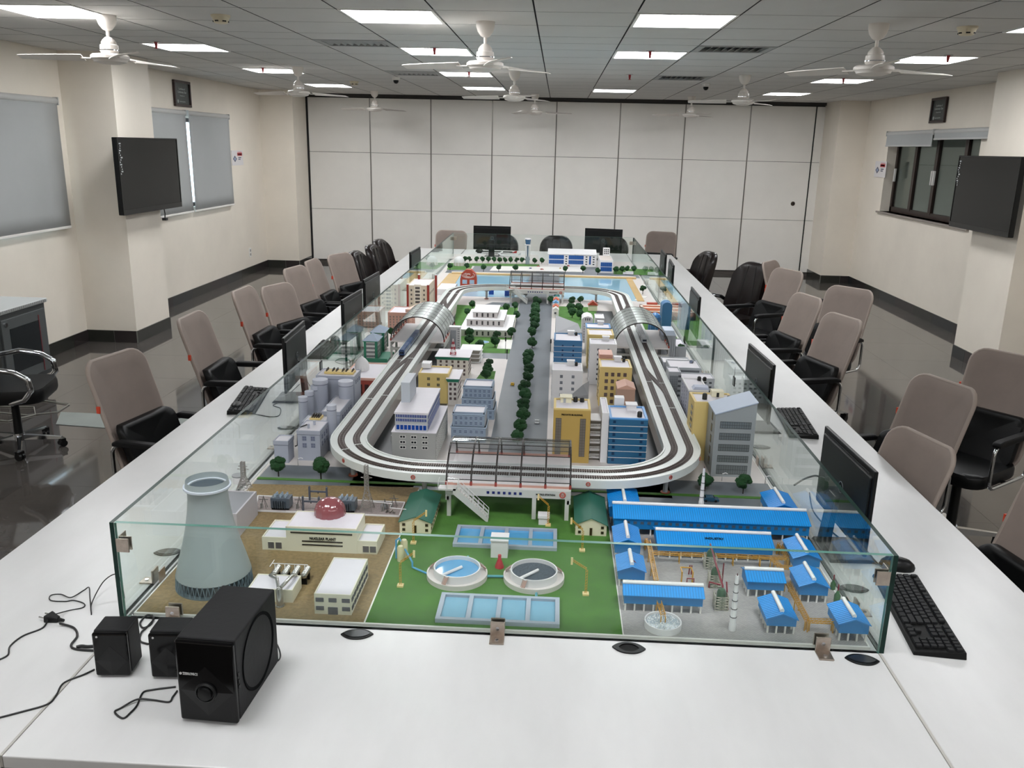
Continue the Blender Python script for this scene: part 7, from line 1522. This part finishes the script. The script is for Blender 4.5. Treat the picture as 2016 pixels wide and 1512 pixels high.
def greenhouse(lab, fl, fr, ap, bk, base, he=.040):
    """gabled house: eave corners in front, apex in front, a back ridge point"""
    a, b = gz(*fl, ZB+he), gz(*fr, ZB+he); y0 = (a[1]+b[1])/2; x0, x1 = a[0], b[0]; xm = (x0+x1)/2; hr = zat(xm, y0, ap[1])-ZB; y1 = gz(*bk, ZB+hr)[1]
    t = T('green_roofed_house', lab, 'model house', xm, (y0+y1)/2, group='green roofed houses'); i = .004
    t.p('wall', MB().extr([(x0+i, ZB), (x1-i, ZB), (x1-i, ZB+he-.001), (xm, ZB+hr-.003), (x0+i, ZB+he-.001)], y0+i, y1-i, 'y'), c_cream)
    for s, xe in ((-1, x0), (1, x1)): t.p('roof_slope', MB().hexa([(xe, y0, ZB+he-.002), (xm, y0, ZB+hr-.001), (xm, y1, ZB+hr-.001), (xe, y1, ZB+he-.002)][::s if s > 0 else 1], [(xe, y0, ZB+he), (xm, y0, ZB+hr+.001), (xm, y1, ZB+hr+.001), (xe, y1, ZB+he)][::s if s > 0 else 1]), c_dgreen)
    me = wmesh(.009, .009, 1, 1, '2e2a20', '6a5f40')
    for u in (.16, .84):
        for z in (.008, .026): t.put('window', me, x0+(x1-x0)*u, y0+i, ZB+z)
    t.put('door', wmesh(.008, .026, 1, 1, '3b2f20', '6a5f40'), xm, y0+i, ZB+.002)
    for k in range(8):
        for z in (.010, .026): t.put('window', me, x1-i, y0+(y1-y0)*(k+.6)/8.2, ZB+z, PI/2); t.put('window', me, x0+i, y0+(y1-y0)*(k+.6)/8.2, ZB+z, -PI/2)
greenhouse('cream house with a long dark green gabled roof left of the station stairs', (784, 1027), (850, 1031), (818, 1018), (842, 962), 1066); greenhouse('cream house with a dark green gabled roof beside the blue sheds', (1131, 1034), (1197, 1034), (1165, 1021), (1161, 966), 1070)
# ================================================================== industry
m_sb = M('shed_blue', '1595e2', .4); m_sw = M('shed_wall_blue', '1178ba', .45); m_sr = M('shed_rib', '0f74bc', .4); m_vent = M('ridge_white', 'e4e4e2', .4); m_sl = M('shed_leg', 'dcdad6', .5)
LEG = .024
def shed(lab, fl, fr, bk, he, axis, rise=.016, legs=(5, 3), wallh=None):
    """eave corners nearest the camera; bk: ridge start (axis x) or a back eave corner (axis y)"""
    a, b = gz(*fl, ZB+he), gz(*fr, ZB+he); x0, x1 = a[0], b[0]; y0 = (a[1]+b[1])/2
    if axis == 'x': yr = gz(*bk, ZB+he+rise)[1]; y1 = 2*yr-y0
    else: y1 = gz(*bk, ZB+he)[1]
    t = T('blue_shed', lab, 'model shed', (x0+x1)/2, (y0+y1)/2, group='blue roofed sheds'); i = .004
    if axis == 'x':
        ym = (y0+y1)/2; P = [(y0+i, ZB+LEG), (y1-i, ZB+LEG), (y1-i, ZB+he), (ym, ZB+he+rise-.002), (y0+i, ZB+he)]; t.p('wall', MB().extr(P, x0+i, x1-i, 'x'), m_sw)
        t.p('roof_slope', MB().hexa([(x0, y0, ZB+he-.001), (x1, y0, ZB+he-.001), (x1, ym, ZB+he+rise-.001), (x0, ym, ZB+he+rise-.001)], [(x0, y0, ZB+he+.001), (x1, y0, ZB+he+.001), (x1, ym, ZB+he+rise+.001), (x0, ym, ZB+he+rise+.001)]), m_sb)
        t.p('roof_slope', MB().hexa([(x0, ym, ZB+he+rise-.001), (x1, ym, ZB+he+rise-.001), (x1, y1, ZB+he-.001), (x0, y1, ZB+he-.001)], [(x0, ym, ZB+he+rise+.001), (x1, ym, ZB+he+rise+.001), (x1, y1, ZB+he+.001), (x0, y1, ZB+he+.001)]), m_sb)
        n = int((x1-x0)/.0075); r = MB()
        for k in range(n+1):
            x = x0+k*(x1-x0)/n
            for ya, yb_ in ((y0, ym), (ym, y1)): r.bar((x, ya, ZB+he+.0012+(rise if ya == ym else 0)), (x, yb_, ZB+he+.0012+(rise if yb_ == ym else 0)), .0012, .0012)
        t.p('roof_ribs', r, m_sr, kind='stuff'); t.p('ridge_vent', MB().tube([(x0, ym, ZB+he+rise+.004), (x1, ym, ZB+he+rise+.004)], .0058, 12), m_vent, smooth=50)
    else:
        xm = (x0+x1)/2; P = [(x0+i, ZB+LEG), (x1-i, ZB+LEG), (x1-i, ZB+he), (xm, ZB+he+rise-.002), (x0+i, ZB+he)]; t.p('wall', MB().extr(P, y0+i, y1-i, 'y'), m_sw)
        for xa, xb_, za, zb_ in ((x0, xm, 0, rise), (xm, x1, rise, 0)): t.p('roof_slope', MB().hexa([(xa, y0, ZB+he+za-.001), (xb_, y0, ZB+he+zb_-.001), (xb_, y1, ZB+he+zb_-.001), (xa, y1, ZB+he+za-.001)], [(xa, y0, ZB+he+za+.001), (xb_, y0, ZB+he+zb_+.001), (xb_, y1, ZB+he+zb_+.001), (xa, y1, ZB+he+za+.001)]), m_sb)
        n = max(4, int((y1-y0)/.0075)); r = MB()
        for k in range(n+1):
            y = y0+k*(y1-y0)/n
            for xa, xb_ in ((x0, xm), (xm, x1)): r.bar((xa, y, ZB+he+.0012+(rise if xa == xm else 0)), (xb_, y, ZB+he+.0012+(rise if xb_ == xm else 0)), .0012, .0012)
        t.p('roof_ribs', r, m_sr, kind='stuff'); t.p('ridge_vent', MB().tube([(xm, y0+.012, ZB+he+rise+.004), (xm, y1, ZB+he+rise+.004)], .0058, 12), m_vent, smooth=50)
    lx, ly = legs; lm = MB().box(-.0022, .0022, -.0022, .0022, 0, LEG).mesh('leg', m_sl)
    for k in range(lx):
        for y in (y0+.008, y1-.008): t.put('leg', lm, x0+.008+(x1-x0-.016)*k/(lx-1), y, ZB)
    for k in range(1, ly-1):
        for x in (x0+.008, x1-.008): t.put('leg', lm, x, y0+.008+(y1-y0-.016)*k/(ly-1), ZB)
    return t, (x0, x1, y0, y1)
shed('blue shed half under the track at the left end of the long blue shed', (1199, 1000), (1262, 1000), (1193, 962), .060, 'y', legs=(4, 5))
lt, lb_ = shed('longest blue shed running across the back of the factory yard', (1207.6, 1022.7), (1596, 1034.6), (1206, 991.5), .060, 'x', .022, (17, 3))
for k in range(26): lt.put('window', wmesh(.011, .009, 1, 1, '4c6070', '2f5f86'), lb_[0]+.05+k*(lb_[1]-lb_[0]-.07)/25, lb_[2]+.004, ZB+.042)
it, ib = shed('blue shed lettered on its roof in the middle of the factory yard', (1294, 1072), (1524.6, 1079), (1292.4, 1043.5), .050, 'x', .018, (11, 3))
yi = (ib[2]+ib[3])/2; sl_ = math.atan2(.018, yi-ib[2]); text('INDUSTRY', .013, m_black, ((ib[0]+ib[1])/2-it.x, ib[2]+.030-it.y, .050+.018*.030/(yi-ib[2])+.0026), (sl_, 0, 0), it.o, sx=.95)
shed('small blue shed at the left edge of the yard, the one behind', (1209, 1072), (1264, 1073), (1209, 1037), .055, 'y', legs=(4, 5)); shed('small blue shed at the left edge of the yard above the green tank', (1215.6, 1126), (1273, 1127), (1213, 1093), .050, 'y', legs=(4, 4))
fb, fbb = shed('long blue shed at the front left of the yard beside the round basin', (1227, 1173), (1387.7, 1179), (1225.5, 1147.7), .050, 'x', .018, (9, 3))
shed('small blue shed with its ridge across, right of the white chimney', (1471, 1146), (1548, 1148), (1462, 1121), .050, 'x', .016, (5, 4))
shed('blue shed on the right side, farthest of the four in the right row', (1561.8, 1101.5), (1618, 1102), (1544, 1063), .050, 'y', legs=(4, 5)); shed('blue shed on the right side beside the green bottles', (1573.7, 1156.6), (1634.7, 1158), (1561, 1119), .050, 'y', legs=(4, 5))
shed('blue shed at the front of the yard between the chimney and the gold conveyor', (1509.7, 1220.6), (1572, 1220.6), (1491, 1177), .045, 'y', legs=(4, 5)); shed('blue shed in the front right corner of the case', (1651, 1229.5), (1716.5, 1234), (1634, 1190), .050, 'y', legs=(4, 5))
shed('blue shed at the back right corner of the yard on the road edge', (1515, 1003), (1572, 1003), (1493, 970), .055, 'y', legs=(4, 4))
# conveyors: gold trusses on legs
def conveyor(lab, pts, h=.028, w=.006, z1=None):
    P = [Vector(gz(px, py, ZB+h)+(ZB+h,)) for px, py in pts]; t = T('conveyor', lab, 'model conveyor', P[0].x, P[0].y, group='gold conveyors'); m = MB(); deck = MB()
    for a, b in zip(P, P[1:]):
        d = (b-a); L = d.length; d.normalize(); s = Vector((-d.y, d.x, 0))*w
        for sg in (-1, 1): m.bar(a+s*sg, b+s*sg, .0018); m.bar(a+s*sg+Vector((0, 0, .007)), b+s*sg+Vector((0, 0, .007)), .0014)
        n = max(1, int(L/.011))
        for k in range(n):
            p, q = a+d*(L*k/n), a+d*(L*(k+1)/n)
            for sg in (-1, 1): m.bar(p+s*sg, q+s*sg+Vector((0, 0, .007)), .0010); m.bar(p+s*sg, p+s*sg+Vector((0, 0, .007)), .0010)
            m.bar(p-s, q+s, .0010); m.bar(p-s, p+s, .0012)
        nl = max(1, int(L/.075))
        for k in range(nl+1):
            p = a+d*(L*k/nl)
            for sg in (-1, 1): t.p('leg', MB().bar((p+s*sg), (p.x+s.x*sg, p.y+s.y*sg, ZB), .0026), m_gold)
    t.p('truss', m, m_gold)
conveyor('gold truss conveyor running down the left side of the yard', [(1270, 1066), (1276, 1066), (1292, 1146)]); conveyor('long gold truss conveyor before the lettered shed', [(1285, 1090), (1550, 1101)])
conveyor('gold truss conveyor leading to the cross-ridged shed', [(1521, 1102), (1536, 1118), (1560, 1120)]); conveyor('short gold truss conveyor at the right end of the lettered shed', [(1530, 1074), (1536, 1075), (1550, 1100)])
conveyor('gold truss conveyor bending round the right front sheds', [(1550, 1148), (1590, 1224), (1640, 1226)]); conveyor('gold chute from the front left shed down into the round basin', [(1297, 1186), (1306, 1214)], .030)
def gframe(px, py, w, d, h):
    x, y = G(px, py); return MB().tube([(x-w, y, ZB), (x-w, y, ZB+h), (x-w, y+d, ZB+h), (x+w, y+d, ZB+h), (x+w, y, ZB+h), (x+w, y, ZB)], .0024, 7)
tag(gframe(1352, 1146, .016, .03, .032).ob('yellow_pipe_frame', m_gold, smooth=50), 'gold pipe frame standing in the middle of the yard', 'model pipes')
m_rp = M('pipe_red', '7c2430', .35); x, y = G(1360, 1150)
tag(MB().tube([(x-.012, y, ZB), (x-.012, y, ZB+.018), (x+.008, y, ZB+.018), (x+.008, y, ZB)], .0024, 7).tube([(x+.002, y+.06, ZB), (x+.004, y+.06, ZB+.03), (x+.010, y+.06, ZB+.03), (x+.010, y+.06, ZB)], .002, 7).ob('red_pipe', m_rp, smooth=50), 'dark red looped pipes beside the gold frame', 'model pipes')
# green boilers in white lattice cages
m_bg = M('boiler_green', '3f5e46', .4)
cages = []
for i, (px, py, l, w) in enumerate([(1419, 1200, 'nearest', .018), (1407, 1157, 'middle', .017), (1398, 1120, 'farthest', .017)]):
    x, y = G(px, py); y += .01; t = T('boiler_cage', 'green boiler in a pale lattice cage amid the yard, %s of three' % l, 'model boiler', x, y, group='caged green boilers')
    t.p('cage', lattice(MB(), x, y, ZB, w, w, .042, 5, .0010), M('cage_pale', 'b9b7a8', .5)); t.p('boiler', MB().lathe([(w*.6, .02), (w*.72, .028), (w*.72, .048), (w*.5, .058), (0, .062)], 16, x, y, ZB), m_bg, smooth=40); t.p('inner', MB().box(x-w*.6, x+w*.6, y-w*.6, y+w*.6, ZB, ZB+.022), m_bg); cages.append((x, y))
(xa, ya_), (xb_, yb_), (xc, yc) = cages
tag(MB().tube([(xc, yc, ZB+.06), (xc-.004, yc, ZB+.078), (xb_, yb_, ZB+.070), (xa+.004, ya_+.01, ZB+.062), (xa+.002, ya_, ZB+.055)], .0028, 8).tube([(xa, ya_+.02, ZB+.060), (xa-.03, ya_+.03, ZB+.062), (xa-.03, ya_+.03, ZB+.045)], .0026, 8).tube([(xa+.02, ya_-.01, ZB), (xa+.018, ya_+.03, ZB+.065)], .0022, 8).tube([(xb_+.022, yb_, ZB+.0), (xb_+.022, yb_, ZB+.075)], .0020, 8).ob('red_pipe', m_rp, smooth=50), 'dark red pipes running over the three caged boilers', 'model pipes')
x, y = G(1246, 1148); t = T('boiler_cage', 'green boiler tank with red pipes beside the left small sheds', 'model boiler', x, y+.01, group='caged green boilers'); t.p('cage', lattice(MB(), x, y+.01, ZB, .019, .019, .028, 3, .0011), M('cage_pale')); t.p('boiler', MB().lathe([(.014, .01), (.016, .02), (.015, .034), (.008, .041), (0, .043)], 16, x, y+.01, ZB), m_bg, smooth=40); t.p('red_pipe', MB().tube([(x-.006, y+.01, ZB+.04), (x-.006, y+.01, ZB+.06), (x, y+.01, ZB+.068), (x+.006, y+.01, ZB+.06), (x+.006, y+.01, ZB+.04)], .0022, 7), m_rp, smooth=50)
for i, (px, py, l, s) in enumerate([(1647, 1185, 'nearer and fatter', 1.), (1639, 1160, 'farther and thinner', .85)]):
    x, y = G(px, py); t = T('gas_bottle', 'green gas bottle with a red pipe by the right glass, %s one' % l, 'model bottle', x, y, group='green gas bottles'); t.p('bottle', MB().lathe([(.009*s, 0), (.009*s, .022*s), (.0035*s, .032*s), (.0035*s, .036*s), (0, .036*s)], 16, x, y, ZB), M('bottle_green', '3b6640', .3), smooth=40); t.p('red_pipe', MB().tube([(x, y, ZB+.034*s), (x, y, ZB+.055*s)], .002, 7), m_rp)
# chimneys and the round basin
def chimney(lab, px, py, top, r0, r1, n):
    x, y = G(px, py); h = zat(x, y, top)-ZB; t = T('white_chimney', lab, 'model chimney', x, y, group='white chimneys')
    t.p('stack', MB().lathe([(r0*1.12, 0), (r0*1.12, h*.12), (r0, h*.13), (r1, h), (r1*.6, h), (r1*.6, h-.004), (0, h-.004)], 20, x, y, ZB), c_white, smooth=40)
    for k in range(n): u = .25+.75*k/n; r = r0+(r1-r0)*(u-.13)/.87; t.p('ring', MB().cyl(x, y, ZB+h*u-.0007, ZB+h*u+.0007, r+.0014, r+.0014, 18), m_black)
    t.p('tip', MB().cyl(x, y, ZB+h, ZB+h+.006, r1*.35, r1*.3, 8), M('tip_red', '5c2a2a', .5)); return t
chimney('white banded chimney in the front of the factory yard', 1441, 1240, 1133, .0085, .0042, 5); chimney('tall white banded chimney rising behind the longest blue shed', 1380, 996, 922, .0085, .0038, 4)
x, y = gz(1305, 1226, ZB+.012); r = gz(1341, 1226, ZB+.012)[0]-x; t = T('round_basin', 'round white basin with sparkling white bubbles in the factory yard', 'model basin', x, y); t.p('rim', MB().lathe([(r, 0), (r, .019), (r*.93, .019), (r*.93, .012), (0, .012)], 40, x, y, ZB), c_white, smooth=30)
bb = MB(); rnd = random.Random(3)
for k in range(220):
    a = rnd.uniform(0, 2*PI); q = r*.9*math.sqrt(rnd.random()); s = .0016; X, Y = x+q*math.cos(a), y+q*math.sin(a); bb.add([(X-s, Y, ZB+.013), (X+s, Y, ZB+.013), (X, Y+s, ZB+.013), (X, Y-s, ZB+.013), (X, Y, ZB+.016)], [(0, 3, 4), (3, 1, 4), (1, 2, 4), (2, 0, 4)])
t.p('bubbles', bb, M('bubble_white', 'f2f4f4', .1), kind='stuff'); t.p('water', MB().cyl(x, y, ZB+.012, ZB+.0132, r*.92, r*.92, 36), M('basin_water', 'a9b4bc', .1))
# ================================================================== far side: airport, gate, domes
a, b = G(1079.5, 522), G(1174, 526); y0 = (a[1]+b[1])/2; h = .150; x0, x1 = a[0], b[0]; t = T('airport_terminal', 'white terminal with large blue glass panels at the far end', 'model building', (x0+x1)/2, y0+.1)
t.p('wall', MB().box(x0, x1, y0, y0+.22, ZB, ZB+h-.025), c_white); t.p('roof', MB().hexa([(x0-.01, y0-.01, ZB+h-.025), (x1, y0-.01, ZB+h-.025), (x1, y0+.22, ZB+h-.025), (x0-.01, y0+.22, ZB+h-.025)], [(x0-.01, y0, ZB+h-.015), (x1, y0, ZB+h-.015), (x1, y0+.22, ZB+h+.01), (x0-.01, y0+.22, ZB+h+.01)]), c_white)
W_ = x1-x0; mbg = '1f4f92'
for u0, u1 in ((.01, .32), (.42, .73)):
    for z in (.022, .073): t.put('blue_glass_panel', wmesh(W_*(u1-u0), .042, 8, 3, mbg, '3f72b4'), x0+W_*(u0+u1)/2, y0, ZB+z)
t.put('blue_glass_panel', wmesh(W_*.035, .090, 1, 3, mbg, '3f72b4'), x0+W_*.865, y0, ZB+.022)
for u in (.37, .79, .94):
    for k in range(4): t.put('window', wmesh(W_*.04, .012, 1, 1, '23262c', 'd0d0d0'), x0+W_*u, y0, ZB+.018+k*.026)
text('AIRPORT', .012, M('letter_grey', '6a7078', .5), (x0+W_*.58-t.x, y0-t.y-.002, .122), (PI/2, 0, 0), t.o)
a, b = G(1180, 537), G(1206, 538); t = T('terminal_wing', 'white terminal wing with two blue glass panels beside the water', 'model building', (a[0]+b[0])/2, a[1]+.2); x0, x1, y0 = a[0], b[0], (a[1]+b[1])/2
shell(t, (x0, x1, y0, y0+.42), .125, c_white, c_pave_ if False else M('wing_roof', 'd2c8c0', .5), .006, .004)
for z in (.018, .066): t.put('blue_glass_panel', wmesh((x1-x0)*.86, .042, 6, 3, mbg, '3f72b4'), (x0+x1)/2, y0, ZB+z)
q = G(1195, 533); t = T('terminal_tower', 'small white block with square holes on the terminal roof', 'model building', q[0], y0+.45, ZB+.126); t.p('block', MB().box(q[0]-.035, q[0]+.035, y0+.42, y0+.49, ZB+.0, ZB+.205), c_white); wins(t, 'F', (q[0]-.035, q[0]+.035, y0+.42, y0+.49), .14, .20, 3, 3, wmesh(.011, .011, 1, 1, '3a3d42', '3a3d42'), .011, .1)
x, y = G(1038.4, 520); H2 = zat(x, y, 467)-ZB; t = T('control_tower', 'white framed control tower with a glazed cab beside the far runway', 'model control tower', x, y)
t.p('plinth', MB().box(x-.022, x+.022, y-.02, y+.02, ZB, ZB+H2*.28), M('tower_slate', '8a949c', .4)); 
for s in (-1, 1):
    for r_ in (-1, 1): t.p('leg', MB().bar((x+s*.022, y+r_*.016, ZB+H2*.28), (x+s*.026, y+r_*.02, ZB+H2*.70), .006), c_white)
    t.p('brace', MB().bar((x+s*.008, y-.018, ZB+H2*.28), (x+s*.012, y-.02, ZB+H2*.70), .004), c_white)
t.p('core', MB().cyl(x, y, ZB+H2*.28, ZB+H2*.72, .013, .016, 12), M('core_glass', '51687c', .2)); t.p('gallery', MB().cyl(x, y, ZB+H2*.70, ZB+H2*.74, .033, .036, 12), c_white); t.p('cab', MB().cyl(x, y, ZB+H2*.74, ZB+H2*.92, .024, .031, 12), M('cab_glass', '3c5f80', .15)); t.p('cab_roof', MB().cyl(x, y, ZB+H2*.92, ZB+H2*.96, .036, .034, 12), c_white); t.p('aerial', MB().cyl(x, y, ZB+H2*.96, ZB+H2, .0015, .001, 6), c_white)
def plane(lab, px, py, L, rz, tail):
    x, y = G(px, py); t = thing('model_aeroplane', lab, 'model aeroplane', (x, y, ZB), rz, 'model aeroplanes'); m = MB().lathe([(0, -L/2), (.006, -L*.49), (.0105, -L*.44), (.011, L*.25), (.006, L*.44), (.001, L/2), (0, L/2)], 14); m.xf(Matrix.Translation((0, 0, .02)) @ Matrix.Rotation(PI/2, 4, 'Y')).ob('fuselage', c_white, t, smooth=50)
    for s in (-1, 1):
        MB().hexa([(-.02, s*.008, .017), (.02, s*.008, .017), (.035, s*L*.42, .021), (.022, s*L*.42, .021)], [(-.02, s*.008, .0195), (.02, s*.008, .0195), (.035, s*L*.42, .0225), (.022, s*L*.42, .0225)]).ob('wing', c_white, t)
        MB().lathe([(0, 0), (.004, .001), (.004, .014), (0, .015)], 10).xf(Matrix.Translation((-.008, s*L*.18, .012)) @ Matrix.Rotation(PI/2, 4, 'Y')).ob('engine', M('engine_grey', '70747a', .3), t)
        MB().hexa([(L*.38, s*.003, .022), (L*.47, s*.003, .022), (L*.49, s*L*.14, .023), (L*.44, s*L*.14, .023)], [(L*.38, s*.003, .0235), (L*.47, s*.003, .0235), (L*.49, s*L*.14, .0242), (L*.44, s*L*.14, .0242)]).ob('tailplane', c_white, t)
    MB().hexa([(L*.34, -.001, .026), (L*.48, -.001, .026), (L*.48, .001, .026), (L*.34, .001, .026)], [(L*.45, -.0006, .052), (L*.50, -.0006, .052), (L*.50, .0006, .052), (L*.45, .0006, .052)]).ob('tail_fin', M('fin_'+tail, tail, .4), t)
    for xx in (-L*.35, .0): MB().box(xx-.002, xx+.002, -.002, .002, 0, .012).ob('wheel_strut', m_black, t)
plane('white model aeroplane with a red tail fin on the far apron, longer one', 983, 502, .42, 0, 'b02a34'); plane('white model aeroplane on the far apron, nearer smaller one', 1005, 506.5, .24, .05, 'c8cace')
def dome_house(lab, px, py):
    x, y = G(px, py); y += .05; r = gz(px+10.5, py, ZB)[0]-gz(px, py, ZB)[0]; t = T('domed_hall', lab, 'model building', x, y, group='white domes by the far water'); t.p('drum', MB().cyl(x, y, ZB, ZB+.035, r*1.05, r*1.05, 24), M('drum_stone', 'c8beb6', .5), smooth=30)
    n = 32; dm = MB()
    for rr, z in ((1, 0), (1.0, .25), (.9, .6), (.66, .9), (.34, 1.08), (0, 1.15)):
        for i in range(n): a = 2*PI*i/n; q = rr*r*(1 if i % 2 else .95); dm.v.append((x+q*math.cos(a), y+q*math.sin(a), ZB+.035+z*r))
    for k in range(5):
        for i in range(n): dm.f.append([k*n+i, k*n+(i+1) % n, (k+1)*n+(i+1) % n, (k+1)*n+i]); dm.m.append(0)
    t.p('dome', dm, c_white, smooth=50)
    for k in range(10): a = 2*PI*k/10+.3; t.p('column', MB().cyl(x+r*1.05*math.cos(a), y+r*1.05*math.sin(a), ZB, ZB+.035, .004, .004, 8), c_white)
dome_house('white ribbed dome on columns at the left far shore', 903, 524)
# red gate building with its emblem
a, b = G(906, 580), G(941, 581); x0, x1 = a[0], b[0]; y0 = 7.50; x0 = gy(906, 560, y0)[0]; x1 = gy(938, 560, y0)[0]; Hh = zat((x0+x1)/2, y0, 531)-ZB; t = T('red_gate', 'rust red gate block with a white swirling emblem at the left lake', 'model building', (x0+x1)/2, y0+.04); e = .03; mr = M('gate_red', 'a84028', .5)
t.p('block', MB().extr([(x0, ZB), (x1, ZB), (x1, ZB+Hh*.55), (x1-.01, ZB+Hh*.8), (x1-e-.02, ZB+Hh), (x0+e+.02, ZB+Hh), (x0+.01, ZB+Hh*.8), (x0, ZB+Hh*.55)], y0, y0+.07, 'y'), mr); xm = (x0+x1)/2
for k, dxx in enumerate((-.032, .032)): t.put('opening', wmesh(.04, .035, 1, 1, 'a9bfd0', 'd8d0cc'), xm+dxx, y0, ZB+Hh*.32)
mw = MB()
for k in range(4):
    pts = [(xm+(.014+.010*k)*math.cos(s/6*PI*1.3+k)*1.3, y0-.002, ZB+Hh*.74+(.008+.006*k)*math.sin(s/6*PI*1.3+k)) for s in range(7)]; mw.tube(pts, .0022, 5)
t.p('swirl_emblem', mw, M('swirl_white', 'e6cfc4', .5)); t.p('step', MB().box(x0-.01, x1+.01, y0-.04, y0, ZB, ZB+.015), mr)
t = T('white_pier_hall', 'flat white slab roof beside the left bank of the lake', 'model building', -.92, 7.38); t.p('slab', MB().box(-1.0, -.86, 7.22, 7.55, ZB, ZB+.05), c_white)
for i, (px, py, l) in enumerate([(967, 580, 'left one'), (998, 583, 'right one, below the station stairs')]):
    x, y = G(px, py); t = T('blue_kiosk', 'small bright blue kiosk under the far viaduct, '+l, 'model kiosk', x, y, group='blue kiosks'); t.p('booth', MB().box(x-.02, x+.02, y, y+.04, ZB, ZB+.045), M('kiosk_blue', '1e4a9c', .4)); t.p('roof', MB().box(x-.022, x+.022, y-.002, y+.042, ZB+.045, ZB+.05), M('kiosk_top', '4c7cc8', .4))
x, y = G(1008, 585); tag(MB().box(x+.0, x+.13, y, y+.03, ZB+.018, ZB+.03).box(x+.01, x+.02, y+.01, y+.02, ZB, ZB+.018).box(x+.11, x+.12, y+.01, y+.02, ZB, ZB+.018).ob('white_canopy', c_white), 'small white flat canopy under the far station', 'model canopy')
# picture frames hung inside the glass: small framed hangers on wires
for px, py, top, l in ((632, 719, 680, 'left'), (1445, 750, 705, 'right')):
    X = GX0+.02 if px < 1000 else GX1-.02; y, z = gx(px, py, X); t = thing('hanging_tag', 'small dark framed tag hanging on a wire inside the %s glass' % l, 'tag', (X, y, z), 0, 'hanging tags')
    MB().box(-.002, .002, -.02, .02, -.022, .02).ob('frame', m_black, t); MB().box(.002, .0026, -.015, .015, -.017, .015).box(-.0026, -.002, -.015, .015, -.017, .015).ob('insert', M('tag_insert', '7f8a86', .5), t); MB().tube([(0, 0, .02), (0, 0, GH-z)], .0008, 5).ob('wire', m_black, t)
